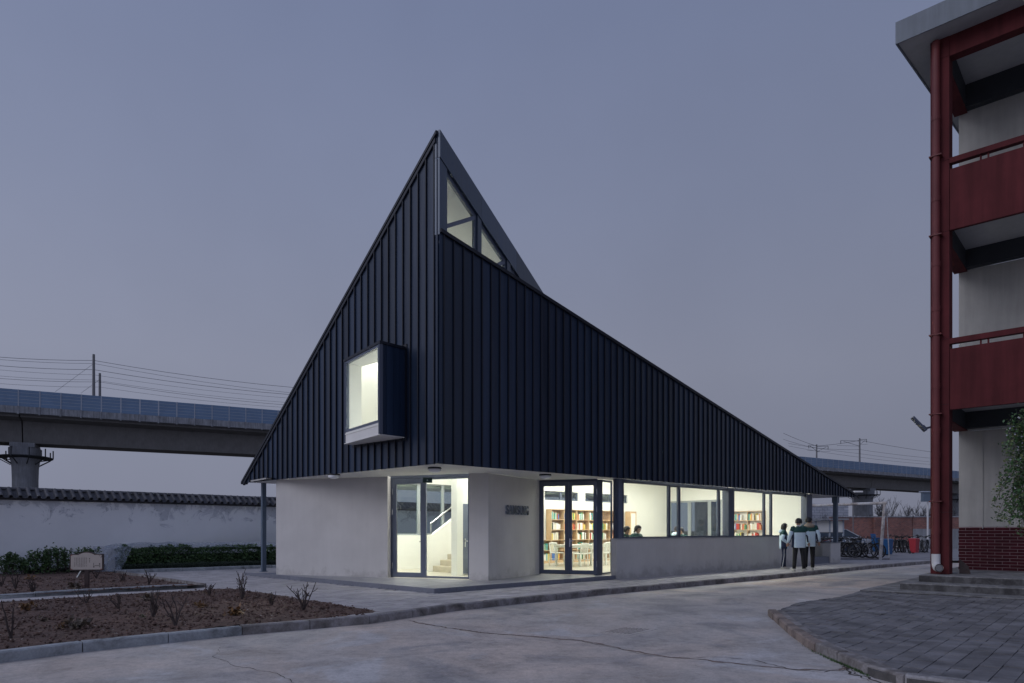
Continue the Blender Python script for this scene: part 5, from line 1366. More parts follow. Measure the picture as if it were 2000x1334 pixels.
# climbing rose at the right edge
vb = empty("climbing_rose", (10.0, 12.7, .1)); tag(vb, "leafy climbing rose with pale blossoms arching over the red brick dado at the right edge", "climbing plant")
rv = random.Random(77); lv = MB(); pt_ = MB(); stv = MB()
root = Vector((10.25, 12.7, .1)); stv.tube([root, root + Vector((.05, 0, 1.4)), root + Vector((-.05, 0, 3.3)), root + Vector((-.2, 0, 4.4))], [.05, .045, .035, .02], 8)
def arch(px0, py0, px1, py1, n):
    Y0 = 12.7 + rv.uniform(-.25, .25)
    a = Vector(((px0 - 1000) / F * Y0, Y0, HC + (HY - py0) / F * Y0)); b_ = Vector(((px1 - 1000) / F * Y0, Y0 + rv.uniform(-.2, .1), HC + (HY - py1) / F * Y0))
    c = (a + b_) / 2 + Vector((rv.gauss(0, .05), 0, .12 + (b_ - a).length * .12)); path = []
    for k in range(9):
        t = k / 8; path.append(a * (1 - t) ** 2 + c * 2 * t * (1 - t) + b_ * t * t)
    stv.tube(path, [.007 - .0006 * k for k in range(9)], 5)
    for k in range(n):
        t = rv.uniform(.1, 1.0); i = min(7, int(t * 8)); q = path[i].lerp(path[i + 1], t * 8 - i)
        leaf(lv, q + Vector((rv.gauss(0, .05), rv.gauss(0, .05), rv.gauss(0, .05))), rv.uniform(.035, .075), rv, -.1)
    return path
for k in range(60):
    sx0 = rv.uniform(1990, 2060); sy0 = rv.uniform(800, 980); arch(sx0, sy0, sx0 - rv.uniform(10, 55), sy0 + rv.uniform(20, 90), 60)
for (x0, y0, x1, y1) in ((2010, 830, 1978, 862), (2010, 850, 1966, 896), (2005, 880, 1960, 925), (2000, 900, 1950, 948), (1990, 900, 1936, 945), (1990, 930, 1934, 990), (2000, 960, 1945, 1015), (2000, 980, 1955, 1030), (2000, 970, 1975, 1022), (1992, 930, 1955, 1020), (1985, 920, 1948, 985)):
    arch(x0, y0, x1, y1, 70)
for k in range(2200):
    px = 2000 - abs(rv.gauss(0, 24)) + 30; py = rv.uniform(830, 1010)
    if px < 1950 + abs(py - 930) * .25: continue
    Y0 = 12.8 + rv.uniform(-.3, .3); leaf(lv, ((px - 1000) / F * Y0, Y0, HC + (HY - py) / F * Y0), rv.uniform(.04, .08), rv, -.1)
for k in range(90):
    px = rv.uniform(1965, 2030); py = 815 + abs(rv.gauss(0, 80)); Y0 = 12.45; leaf(pt_, ((px - 1000) / F * Y0, Y0, HC + (HY - py) / F * Y0), rv.uniform(.025, .05), rv, .3)
lv.build("foliage", m_leafvine, vb, fix=False); stv.build("cane", m_stem, vb, fix=False); pt_.build("blossom", m_petal, vb, fix=False)

# ================================================================== RAILWAY VIADUCT
vp = [Vector((-175, 39)), Vector((-71, 95)), Vector((-38.4, 112.6)), Vector((20, 147.5)), Vector((77.7, 183)), Vector((133.8, 218)), Vector((240, 288))]
via = empty("railway_viaduct", (-38.4, 112.6, 0)); tag(via, "long concrete railway viaduct with blue noise barriers crossing behind everything", "viaduct")
vr = resample(vp, 2.0)
def vat(s):
    i = max(0, min(len(vr) - 2, int(s / 2))); d = (vr[i + 1] - vr[i]).normalized(); return vr[i] + d * (s - i * 2), d
Ltot = 2.0 * (len(vr) - 1)
def section(s0, s1, prof, name, mat):
    mb = MB(); n = len(prof); N = max(1, int((s1 - s0) / 8)); P = []
    for k in range(N + 1):
        p, d = vat(s0 + (s1 - s0) * k / N); nn_ = Vector((-d.y, d.x))
        for (o_, z) in prof: q = p + nn_ * o_; P.append((q.x, q.y, z))
    F_ = [(k * n + i, k * n + (i + 1) % n, (k + 1) * n + (i + 1) % n, (k + 1) * n + i) for k in range(N) for i in range(n)]
    F_ += [tuple(range(n)), tuple(N * n + i for i in reversed(range(n)))]
    return mb.add(P, F_).build(name, mat, via, fix=True)
# stations: find the distance along the line of photo column x
def s_of(x):
    best = None
    for i in range(len(vr)):
        if vr[i].y < 5: continue
        e_ = abs(1000 + F * vr[i].x / vr[i].y - x)
        if best is None or e_ < best[0]: best = (e_, i * 2.0)
    return best[1]
s_p1 = s_of(46); s_p2 = s_of(1681); SPAN = (s_p2 - s_p1) / round((s_p2 - s_p1) / 35.0)
girder = [(0.9, 17.6), (3.3, 17.35), (3.9, 14.25), (9.1, 14.25), (9.7, 17.35), (12.1, 17.6), (12.1, 18.0), (0.9, 18.0)]
def s_of_axis(x):
    best = None
    for i in range(1, len(vr) - 1):
        q, d = vat(i * 2.0); q = q + Vector((-d.y, d.x)) * 6.5
        if q.y < 5: continue
        e_ = abs(1000 + F * q.x / q.y - x)
        if best is None or e_ < best[0]: best = (e_, i * 2.0)
    return best[1]
s_p1 = s_of_axis(50); s_p2 = s_of_axis(1682); s_m = s_of_axis(551); nsp = round((s_p2 - s_m) / 35.0); SPAN = (s_p2 - s_m) / nsp
stations = [s_p1 - 2 * 36.0, s_p1 - 36.0, s_p1] + [s_m + SPAN * k_ for k_ in range(nsp + 1)] + [s_p2 + 56.0, s_p2 + 92.0]
stations = [q for q in stations if 3 < q < Ltot - 12]
for s0, s1 in zip(stations[:-1], stations[1:]):
    section(s0 + .08, s1 - .08, girder, "box_girder", m_concdk)
    section(s0 + .03, s1 - .03, [(0.0, 17.95), (0.0, 18.25), (13.0, 18.25), (13.0, 17.95)], "deck_slab", m_conc)
pw_ = 2.5; n_el = int(Ltot / pw_)
for i in range(n_el):
    s0 = i * pw_; p, d = vat(s0); q, _ = vat(s0 + pw_); pm = (p + q) / 2
    if pm.y < 20 or abs(pm.x / pm.y) > .86: continue
    MB().wall(p + d * .08, q - d * .08, -0.12, 0.0, 18.0, 18.95).build("parapet_panel", m_concpale, via, fix=False)
    MB().wall(p - d * .16, p + d * .07, -0.20, 0.0, 17.85, 19.0).build("parapet_rib", m_concpale, via, fix=False)
    bp = MB().wall(p + d * .08, q - d * .08, 0.02, 0.12, 19.0, 21.3).build("barrier_panel", m_barrier, via, fix=False)
    for zz in (19.45, 19.92, 20.38, 20.85): MB().wall(p + d * .09, q - d * .09, 0.005, 0.02, zz, zz + .05).build("panel_joint", m_barpost, bp, fix=False)
    MB().wall(p - d * .07, p + d * .07, -0.02, 0.15, 18.951, 21.32).build("barrier_post", m_barpost, via, fix=False)
for i in range(0, n_el, 2):      # barrier of the far side
    s0 = i * pw_; p, d = vat(s0); q, _ = vat(s0 + 2 * pw_); pm = (p + q) / 2
    if pm.y < 20 or abs(pm.x / pm.y) > .86: continue
    MB().wall(p, q, 12.8, 12.95, 18.2, 21.1).build("far_barrier_panel", m_barrier, via, fix=False)
def pier(s, wide=1.0):
    p, d = vat(s); nn_ = Vector((-d.y, d.x)); c = p + nn_ * 6.5; mb = MB(); a = atan2(d.y, d.x); n = 28; rings = []
    for z, rl, rw in ((-1, 1.55, 3.0), (9.0, 1.55, 3.0), (10.8, 1.60, 3.05), (11.7, 1.72, 3.2), (12.4, 1.92, 3.45), (12.9, 1.98, 3.5), (13.6, 1.98, 3.5)): rings.append((z, rl, rw))
    P = []
    for z, rl, rw in rings:
        for k_ in range(n):
            t = 2 * pi * k_ / n; ct, st__ = cos(t), sin(t); x = rl * math.copysign(abs(ct) ** .75, ct); y = rw * math.copysign(abs(st__) ** .75, st__)
            q = c + d * x + nn_ * y; P.append((q.x, q.y, z))
    m_ = len(rings)
    mb.add(P, [(i * n + j, i * n + (j + 1) % n, (i + 1) * n + (j + 1) % n, (i + 1) * n + j) for i in range(m_ - 1) for j in range(n)] + [tuple((m_ - 1) * n + j for j in range(n))])
    pr_ = mb.build("pier", m_conc, via)
    MB().box((c.x, c.y, 13.92), (3.0, 6.6, .64), a).build("bearing_block", m_conc, pr_)
    # maintenance cradle: deck ring, struts, posts
    rg = MB(); n2 = 20; P = []
    for (rl, rw, z) in ((2.2, 4.1, 12.0), (3.5, 5.2, 12.25), (3.5, 5.2, 12.35), (2.2, 4.1, 12.1)):
        for k_ in range(n2): t = 2 * pi * k_ / n2; q = c + d * rl * cos(t) + nn_ * rw * sin(t); P.append((q.x, q.y, z))
    rg.add(P, [(i * n2 + j, i * n2 + (j + 1) % n2, ((i + 1) % 4) * n2 + (j + 1) % n2, ((i + 1) % 4) * n2 + j) for i in range(4) for j in range(n2)])
    rg.build("cradle_deck", m_beamdk, pr_)
    for k_ in range(0, n2, 2):
        t = 2 * pi * k_ / n2; q = c + d * 3.45 * cos(t) + nn_ * 5.15 * sin(t); w = c + d * 1.8 * cos(t) + nn_ * 3.3 * sin(t)
        MB().bar((q.x, q.y, 12.3), (q.x, q.y, 13.5), .12).build("cradle_post", m_beamdk, pr_, fix=False)
        MB().bar((q.x, q.y, 12.2), (w.x, w.y, 11.2), .12).build("cradle_strut", m_beamdk, pr_, fix=False)
for s in stations: pier(s)
# white lamp housing under the bridge
# masts, one thing each
def mast(x, ytop, wpx, arms, lab, side=0.0, zb_=18.3):
    s = s_of(x); p, d = vat(s); nn_ = Vector((-d.y, d.x)); c = p + nn_ * (1.6 + side)
    # keep it on the column's sight line
    k_ = (x - 1000) / F; c = Vector((k_ * c.y, c.y)); zt_ = HC + (HY - ytop) / F * c.y; w = wpx / F * c.y
    e_ = empty("catenary_mast", (c.x, c.y, zb_)); tag(e_, lab, "railway mast", "railway masts on the viaduct")
    MB().tube([(c.x, c.y, zb_), (c.x, c.y, zt_)], [w * .55, w * .42], 8).build("pole", m_mast, e_)
    for (dz, L_, sgn_) in arms:
        ar = MB(); z = zt_ - dz; q = c + d * 0 + Vector((sgn_ * L_, 0))
        ar.bar((c.x, c.y, z), (q.x, q.y, z + .12), .10); ar.bar((c.x, c.y, z - 1.5), (q.x * .85 + c.x * .15, q.y, z - .1), .08); ar.bar((c.x, c.y, z - 1.5), (c.x + (q.x - c.x) * 1.2, q.y, z - 1.3), .06)
        ar.build("cantilever_arm", m_wire, e_); MB().bar((q.x, q.y, z + .1), (q.x, q.y, z - .8), .14).build("insulator", m_mast, e_)
    return e_
mast(183, 692, 5.5, [], "tall concrete mast on the viaduct, left of the short one, behind the noise barrier"); mast(195, 729, 5, [], "short mast just right of the tall one on the left viaduct", 4)
mast(1595, 868, 3.2, [(.3, 2.2, -1), (.6, 3.2, 1)], "short mast with arms to both sides, behind the tip of the library roof", 3)
mast(1679, 856, 3.4, [(.8, 5.5, -1), (.4, 2.0, 1)], "taller mast with long left arm on the right part of the viaduct")
def wire(pts, r, lab, depth=107, sag=.35):
    P = []
    for (x, y) in pts:
        s = s_of(x) if -300 < x < 1850 else None; q = vat(s)[0]; q = q + Vector((0, 2.0)); P.append(Vector(((x - 1000) / F * q.y, q.y, HC + (HY - y) / F * q.y)))
    out = []
    for i in range(len(P) - 1):
        for k_ in range(6):
            t = k_ / 6; a = P[i].lerp(P[i + 1], t); a.z -= sag * 4 * t * (1 - t); out.append(a)
    out.append(P[-1]); n = 4
    return tag(MB().tube(out, r, n).build("overhead_wire", m_wire, fix=False), lab, "overhead wire", "overhead wires above the viaduct")
WL = [(((-120, 686), (183, 704), (575, 757)), .030, "topmost wire left of the roof, passing the top of the tall mast"), (((-120, 690), (183, 710), (575, 768)), .022, "second wire from the top left of the roof"),
      (((-120, 702), (183, 722), (570, 771)), .030, "third wire from the top left of the roof"), (((-120, 709), (183, 732), (570, 778)), .018, "fourth wire from the top left of the roof"),
      (((-120, 722), (183, 742), (560, 786)), .018, "fifth wire from the top left of the roof"), (((-120, 728), (195, 746), (560, 791)), .024, "sixth wire from the top left of the roof"), (((-120, 738), (195, 756), (560, 796)), .018, "lowest wire left of the roof, just above the barrier")]
for pts, r, lab in WL: wire(pts, r, lab)
WR = [(((1530, 846), (1595, 871), (1679, 860), (1830, 884)), .045, "uppermost wire right of the library roof, hung from both masts"), (((1530, 858), (1595, 875), (1679, 878), (1830, 896)), .035, "second wire from the top right of the library roof"),
      (((1540, 866), (1679, 886), (1830, 903)), .03, "third wire from the top right of the library roof"), (((1540, 871), (1679, 893), (1830, 908)), .03, "lowest wire right of the library roof")]
for pts, r, lab in WR: wire(pts, r, lab, sag=.2)
def strut(px, lab):
    wire(px, .02, lab, sag=0)
strut(((108, 765), (183, 710)), "slanting stay wire running down left from the tall mast")
strut(((158, 768), (195, 741)), "slanting stay wire running down left from the short mast")

# ================================================================== FAR RIGHT BACKGROUND
def bwall(x0, x1, Y, ztop, name, mat, lab, cat, th=.25, cop=True, zb_=-.05):
    a = Vector(((x0 - 1000) / F * Y, Y)); b_ = Vector(((x1 - 1000) / F * Y, Y)); e_ = empty(name, (a.x, a.y, 0)); tag(e_, lab, cat)
    MB().wall(a, b_, 0.0, th, zb_, ztop).build("masonry", mat, e_)
    if cop: MB().wall(a - Vector((.05, 0)), b_ + Vector((.05, 0)), -.06, th + .06, ztop + .001, ztop + .09).build("coping", m_concpale, e_)
    return e_, a, b_
bw, a, b_ = bwall(1622, 1782, 52, 2.50, "brick_wall", m_farbrick, "weathered red brick yard wall behind the parked bicycles", "brick wall")
for x in (1712,): q = (x - 1000) / F * 52; MB().box((q, 51.9, 1.25), (.5, .35, 2.5)).build("pilaster", m_farbrick, bw)
b2, a, b3 = bwall(1783, 1900, 52, 2.50, "brick_wall", m_farbrick, "brick yard wall section with a grey rendered lower half beside the red column", "brick wall")
MB().wall(Vector(((1784 - 1000) / F * 51.9, 51.9)), Vector(((1890 - 1000) / F * 51.9, 51.9)), 0.02, 0.08, 0, 1.62).build("render_patch", m_conc, b2)
fw, a, b_ = bwall(1475, 1657, 118, 6.0, "stone_hall", m_farwhite, "distant pale stone-patterned wall seen under the roof tip", "stone wall", 3)
# noticeboard shelter
nb = empty("notice_board", (17.2, 38, .12)); tag(nb, "long white notice board shelter with a flat canopy behind the terrace", "notice board")
x0, x1 = (1540 - 1000) / F * 38, (1647 - 1000) / F * 38
MB().box(((x0 + x1) / 2, 38, 2.12), (x1 - x0 + .3, .7, .08)).build("canopy", m_concpale, nb)
for i in range(4):
    xa = x0 + (x1 - x0) * i / 4; xb = x0 + (x1 - x0) * (i + 1) / 4; MB().box(((xa + xb) / 2, 38, 1.72), (xb - xa - .09, .06, .62)).build("board", m_soffit, nb); 
    MB().box(((xa + xb) / 2, 38, 1.38), (xb - xa - .02, .08, .05)).build("rail", m_mast, nb)
for i in range(5):
    xa = x0 + (x1 - x0) * i / 4; MB().box((xa, 38.0, 1.1), (.07, .07, 1.96)).build("post", m_barpost, nb)
# lamp pole with box near the column
lp = empty("utility_pole", ((1812 - 1000) / F * 46, 46, .12)); tag(lp, "white pole with a grey-blue box on top beside the red column", "pole")
X = (1812 - 1000) / F * 46; MB().tube([(X, 46, .1), (X, 46, 3.4)], .06, 8).build("pole", m_pvc, lp); MB().box((X, 46, 3.75), (.75, .3, .62)).build("cabinet", m_post, lp); MB().box((X, 46, 4.1), (.95, .45, .07)).build("cabinet_hood", m_barpost, lp)
# bright lamp under the viaduct
X = (1681 - 1000) / F * 50
sl_ = empty("flood_lamp", (X, 50.5, 4.3)); tag(sl_, "small pale lamp head on a thin pole in front of the viaduct pier", "lamp")
MB().tube([(X - .25, 50.6, 0), (X - .25, 50.6, 4.3)], .035, 6).build("pole", m_mast, sl_); MB().box((X, 50.4, 4.36), (.62, .3, .12)).build("lamp_head", m_soffit, sl_, bevel=.02)

# bare trees
def bare_tree(x, ytop, Y, seed, lab, n0=4):
    rnd = random.Random(seed); X = (x - 1000) / F * Y; H = HC + (HY - ytop) / F * Y; e_ = empty("bare_tree", (X, Y, 0)); tag(e_, lab, "bare tree", "bare trees beyond the brick wall")
    tr = MB(); br = MB()
    def grow_(p, d, L_, r, lev):
        path = [p.copy()]; q = p.copy(); dd = d.copy()
        for i in range(4): dd = (dd + Vector((rnd.gauss(0, .09), rnd.gauss(0, .09), .05))).normalized(); q = q + dd * L_ / 4; path.append(q.copy())
        (tr if lev == 0 else br).tube(path, [r * (1 - .14 * i) for i in range(5)], 7 if lev == 0 else 4, cap=False)
        if lev < 4:
            for k_ in range(n0 if lev < 2 else 3):
                i = rnd.choice((2, 3, 4)) if lev else rnd.choice((2, 3, 3, 4)); a = rnd.uniform(0, 6.28); s_ = rnd.uniform(.35, .75)
                nd = (dd + Vector((cos(a) * s_, sin(a) * s_, .15))).normalized(); grow_(path[i], nd, L_ * rnd.uniform(.55, .8), max(r * .50, .011), lev + 1)
    grow_(Vector((X, Y, 0)), Vector((0, 0, 1)), H * .38, .13, 0)
    tr.build("trunk", m_bark, e_, fix=False); br.build("crown", m_bark, e_, fix=False)
bare_tree(1737, 962, 68, 3, "largest bare tree, right of the goal post", 5); bare_tree(1776, 964, 70, 8, "wide bare tree midway between goal and red column", 5); bare_tree(1708, 972, 75, 5, "bare tree close behind the viaduct pier", 4)
bare_tree(1803, 978, 66, 11, "smaller bare tree next to the red column", 5); bare_tree(1756, 990, 66, 15, "low bare sapling between the two big bare trees", 4); bare_tree(1868, 975, 70, 19, "bare tree glimpsed between the red column and the cream wall", 4); bare_tree(1600, 992, 90, 23, "thin far bare tree seen under the library roof", 4)

# goal
goal = empty("football_goal", (17.3, 32.2, .12)); tag(goal, "rusty white football goal frame standing beside the bicycles", "football goal")
gA = gp(1719, 1093, .12); gd = Vector((-.51, .86)).normalized(); zt_g = 2.80
m_rust = kerb_mat("rusty_white_paint", (0.55, 0.55, 0.56), (0.42, 0.38, 0.36))
gB = gA + gd * 5.4; tilt = Vector((.22, 0))
MB().tube([(gA.x, gA.y, .1), (gA.x + tilt.x, gA.y, zt_g)], .07, 12).build("post", m_rust, goal); MB().tube([(gB.x, gB.y, .1), (gB.x + tilt.x, gB.y, zt_g)], .07, 12).build("post", m_rust, goal)
MB().tube([(gA.x + tilt.x + .06, gA.y - .08, zt_g), (gB.x + tilt.x, gB.y, zt_g)], .068, 12).build("crossbar", m_rust, goal)
q = gp(1737, 1093, .12); MB().tube([(q.x, q.y, .12), (gA.x + .36, gA.y + .1, 2.45)], .022, 8).build("back_stay", m_rust, goal)
MB().tube([(gA.x, gA.y, .15), (q.x, q.y, .15)], .02, 6).build("ground_bar", m_stem, goal); MB().tube([(gA.x - 3.2, gA.y + .15, .15), (gA.x, gA.y, .15)], .02, 6).build("ground_bar", m_stem, goal)

# wheelie bins
def bin_(x, ybot, w, h, mat, lab, lid_open=False, rz__=.5):
    p = gp(x, ybot, .12); e_ = empty("wheelie_bin", (p.x, p.y, .126), rz__); tag(e_, lab, "bin", "wheelie bins beside the bicycles")
    e_.scale = (1, 1, 1); b0 = MB(); wb = w * .40; wt_ = w * .5
    b0.hexa([(-wb, -wb, .06), (wb, -wb, .06), (wb, wb, .06), (-wb, wb, .06), (-wt_, -wt_, h * .93), (wt_, -wt_, h * .93), (wt_, wt_ * 1.15, h * .93), (-wt_, wt_ * 1.15, h * .93)])
    b0.build("body", mat, e_, bevel=.015, local=True); MB().box((0, .02, h * .94), (w * 1.08, w * 1.2, .04)).build("rim", mat, e_, local=True, bevel=.01)
    lid = MB()
    if lid_open: lid.hexa([(-wt_, wt_ * 1.1, h * .95), (wt_, wt_ * 1.1, h * .95), (wt_, wt_ * 1.2, h * .95), (-wt_, wt_ * 1.2, h * .95), (-wt_, wt_ * 1.5, h * 1.22), (wt_, wt_ * 1.5, h * 1.22), (wt_, wt_ * 1.62, h * 1.21), (-wt_, wt_ * 1.62, h * 1.21)])
    else: lid.loft([(0, .02, h * .961, w * .55, w * .60), (0, .02, h * 1.0, w * .52, w * .56), (0, .03, h * 1.02, w * .35, w * .4)], power=5)
    lid.build("lid", mat, e_, local=True)
    for s_ in (-1, 1): MB().tube([(s_ * wb * .8, wb * 1.15, .09), (s_ * (wb * .8 + .05), wb * 1.15, .09)], .09, 14).build("wheel", m_black, e_, local=True)
    MB().tube([(-wb, wt_ * 1.3, h * .9), (wb, wt_ * 1.3, h * .9)], .015, 6).build("grip", mat, e_, local=True)
m_binred = M("red_bin_plastic", (0.34, 0.025, 0.035), .4, .05, 3); m_binblue = M("blue_bin_plastic", (0.012, 0.075, 0.20), .4, .05, 3); m_bingrey = M("dark_bin_plastic", (0.03, 0.035, 0.045), .5, .05, 3)
bin_(1786, 1081.5, .40, .90, m_binred, "bright red wheelie bin between the far bicycles"); bin_(1735, 1085, .36, .90, m_binblue, "closed blue wheelie bin right of the goal post")
bin_(1725, 1084.5, .34, .90, m_bingrey, "dark grey wheelie bin tucked between the goal post and the blue bin"); bin_(1711, 1079, .36, .96, m_binblue, "blue wheelie bin with raised lid behind the bicycles, left of the goal post", True, .2)

# parked white car, mostly hidden behind the bikes
car = empty("parked_car", (20.9, 44.0, .126)); tag(car, "white saloon car parked behind the row of bicycles", "car")
m_car = M("white_car_paint", (0.36, 0.38, 0.42), .25, .02, 1); m_carglass = M("car_glass", (0.02, 0.03, 0.045), .08, .02, 1)
def carsec(x, hw_, zt_, z0_=.28): return [(x, -hw_, z0_), (x, -hw_ * 1.02, .62), (x, -hw_ * .97, zt_), (x, 0, zt_ + .03), (x, hw_ * .97, zt_), (x, hw_ * 1.02, .62), (x, hw_, z0_)]
bd = MB(); secs = [carsec(-2.25, .62, .70), carsec(-2.1, .80, .86), carsec(-1.4, .88, .95), carsec(-.7, .9, .96), carsec(.6, .9, .95), carsec(1.3, .88, .90), carsec(1.95, .80, .80), carsec(2.25, .6, .62)]
P = [p for s_ in secs for p in s_]; bd.add(P, [(i * 7 + j, i * 7 + j + 1, (i + 1) * 7 + j + 1, (i + 1) * 7 + j) for i in range(7) for j in range(6)] + [tuple(range(7)), tuple(49 + j for j in reversed(range(7)))] + [(i * 7 + 6, i * 7, (i + 1) * 7, (i + 1) * 7 + 6) for i in range(7)])
bd.build("body", m_car, car, smooth=True, local=True)
cb_ = MB(); cab = [(-1.75, .95, .70), (-1.05, 1.42, .58), (-.2, 1.47, .60), (.35, 1.42, .58), (1.15, .93, .72)]
P = []
for x, z, h_ in cab: P += [(x, -h_ - .1 * (z < 1), z), (x, h_ + .1 * (z < 1), z)]
P2 = [(-1.75, -.82, .90), (-1.75, .82, .90), (1.15, -.82, .90), (1.15, .82, .90)]
cb_.add(P, [(0, 2, 3, 1), (2, 4, 5, 3), (4, 6, 7, 5), (6, 8, 9, 7), (0, 8, 6, 4, 2), (1, 3, 5, 7, 9), (0, 1, 9, 8)]); cb_.build("greenhouse", m_carglass, car, local=True)
rf_ = MB(); rf_.hexa([(-1.1, -.56, 1.42), (.38, -.56, 1.425), (.38, .56, 1.425), (-1.1, .56, 1.42), (-1.0, -.52, 1.47), (.3, -.52, 1.475), (.3, .52, 1.475), (-1.0, .52, 1.47)]); rf_.build("roof", m_car, car, local=True, bevel=.02)
for x, s_ in ((.36, 1), (.36, -1)): MB().bar((x, s_ * .6, 1.43), (1.2, s_ * .80, .94), .07, .05).build("pillar", m_car, car, local=True)
for x in (-1.4, 1.35):
    for s_ in (-1, 1):
        w_ = MB().torus((x, s_ * .82, .31), .22, .10, (0, 1, 0), 24, 8).build("wheel", m_black, car, local=True)
        MB().tube([(x, s_ * .78, .31), (x, s_ * .88, .31)], .19, 12).build("rim", m_silver, w_, local=True)
for s_ in (-1, 1): MB().box((2.12, s_ * .58, .66), (.2, .3, .12)).build("headlight", m_glassgreen, car, local=True)

# ================================================================== BICYCLES
m_bk = [M("bike_paint_black", (.012, .012, .015), .35, .05), M("bike_paint_blue", (.012, .06, .14), .35, .05), M("bike_paint_silver", (.28, .29, .31), .35, .05), M("bike_paint_red", (.16, .02, .025), .35, .05), M("bike_paint_white", (.40, .40, .41), .35, .05)]
m_tyre = M("tyre_rubber", (.014, .014, .015), .8, .1); m_spoke = M("spoke_steel", (.22, .22, .23), .35, .05, metal=.8)
me_tyre = MB().torus((0, 0, 0), .315, .026, (0, 1, 0), 28, 6).mesh("tyre", m_tyre)
sp__ = MB().torus((0, 0, 0), .285, .011, (0, 1, 0), 24, 4)
for k in range(12): t = 2 * pi * k / 12; sp__.bar((0, .02 if k % 2 else -.02, 0), (.285 * cos(t), 0, .285 * sin(t)), .004)
sp__.tube([(0, -.045, 0), (0, .045, 0)], .02, 8); me_rim = sp__.mesh("rim", m_spoke)
def frame_mesh(mat, kind):
    f = MB(); bb = (-.05, 0, .28); seat = (-.22, 0, .72); head = (.36, 0, .78); hl = (.40, 0, .66); rear = (-.50, 0, .34)
    top0 = (-.19, 0, .66) if kind == 0 else (-.13, 0, .48)
    for a_, b__, r in ((bb, seat, .017), (top0, head, .016), (bb, hl, .019), (head, hl, .02)): f.tube([a_, b__], r, 6)
    for s_ in (-.055, .055): f.tube([(rear[0], s_, rear[2]), (bb[0], s_ * .5, bb[2])], .010, 5); f.tube([(rear[0], s_, rear[2]), (-.19, s_ * .3, .62)], .009, 5)
    return f.mesh("frame", mat)
def fork_mesh(mat):
    f = MB()
    for s_ in (-.05, .05): f.tube([(.40, s_ * .6, .66), (.45, s_, .45), (.53, s_, .34)], .012, 5)
    f.tube([(.36, 0, .78), (.345, 0, .86)], .016, 6); return f.mesh("fork", mat)
hb = MB(); hb.tube([(.22, -.29, .98), (.30, -.20, .95), (.36, -.06, .87), (.36, .06, .87), (.30, .20, .90), (.22, .29, .93)], .012, 6); hb.tube([(.22, -.31, .93), (.29, -.21, .90)], .018, 6); hb.tube([(.22, .31, .93), (.29, .21, .90)], .018, 6); me_bar = hb.mesh("handlebar", m_tyre)
sd = MB(); sd.loft([(-.24, 0, .80, .05, .03), (-.25, 0, .835, .13, .075), (-.25, 0, .86, .12, .065)], power=2.2, n=12); sd.tube([(-.22, 0, .70), (-.235, 0, .81)], .013, 6); me_sad = sd.mesh("saddle", m_tyre)
cr = MB(); cr.torus((-.05, .05, .28), .085, .008, (0, 1, 0), 16, 4); cr.bar((-.05, .06, .28), (.10, .07, .20), .018); cr.bar((-.05, -.06, .28), (-.20, -.07, .36), .018); cr.box((.10, .11, .20), (.08, .08, .02)); cr.box((-.20, -.11, .36), (.08, .08, .02))
cr.bar((-.50, .05, .37), (-.05, .05, .365), .006); cr.bar((-.50, .05, .31), (-.05, .05, .195), .006); me_crank = cr.mesh("crankset", m_tyre)
bk_ = MB(); bk_.hexa([(.46, -.16, .62), (.66, -.16, .62), (.66, .16, .62), (.46, .16, .62), (.42, -.19, .86), (.72, -.19, .86), (.72, .19, .86), (.42, .19, .86)]); me_basket = bk_.mesh("basket", m_mast)
rk_ = MB(); rk_.bar((-.62, -.05, .68), (-.22, -.05, .66), .012); rk_.bar((-.62, .05, .68), (-.22, .05, .66), .012); rk_.bar((-.6, -.05, .68), (-.50, -.06, .34), .01); rk_.bar((-.6, .05, .68), (-.50, .06, .34), .01)
for k in range(4): rk_.bar((-.58 + k * .1, -.05, .685), (-.58 + k * .1, .05, .685), .01)
me_rack = rk_.mesh("rack", m_tyre)
def guard(cx, mat):
    g = MB(); P = []
    for k in range(9): t = radians(20 + k * 17); P += [(cx + .365 * cos(t), -.03, .34 + .365 * sin(t)), (cx + .365 * cos(t), .03, .34 + .365 * sin(t)), (cx + .372 * cos(t), .03, .34 + .372 * sin(t)), (cx + .372 * cos(t), -.03, .34 + .372 * sin(t))]
    g.add(P, [(i * 4 + j, i * 4 + (j + 1) % 4, (i + 1) * 4 + (j + 1) % 4, (i + 1) * 4 + j) for i in range(8) for j in range(4)]); return g.mesh("mudguard", mat)
frames = {}
def bike(pos, heading, colour, kind, lab, grp, lean=.10, basket=False):
    e_ = empty("bicycle", (pos[0], pos[1], pos[2])); e_.rotation_euler = (lean, 0, heading); e_.scale = (1.13, 1.13, 1.13); tag(e_, lab, "bicycle", grp)
    key = (colour, kind)
    if key not in frames: frames[key] = (frame_mesh(m_bk[colour], kind), fork_mesh(m_bk[colour]), guard(-.50, m_bk[colour]))
    fm, fk, gd_ = frames[key]
    link("frame", fm, e_, local=True); link("fork", fk, e_, local=True); link("handlebar", me_bar, e_, local=True); link("saddle", me_sad, e_, local=True); link("crankset", me_crank, e_, local=True); link("mudguard", gd_, e_, local=True)
    for x in (-.50, .53):
        w = link("wheel", me_rim, e_, local=True); w.location = (x, 0, .34); w.rotation_euler = (0, RND.uniform(0, 1), 0); tt = link("tyre", me_tyre, w, local=True)
    if basket: link("basket", me_basket, e_, local=True)
    else: link("rack", me_rack, e_, local=True)
    return e_
rb_ = random.Random(12); names = ["black", "blue", "silver", "red-framed", "white"]
ords = ["nearest to the goal post", "second from the goal post", "third from the goal post", "fourth from the goal post", "fifth from the goal post", "sixth from the goal post, by the terrace pier", "seventh from the goal post, by the terrace pier"]
cols = [0, 2, 1, 4, 0, 0, 1, 0, 0, 3, 0, 2, 0, 0, 1, 0, 0, 3, 0, 2]
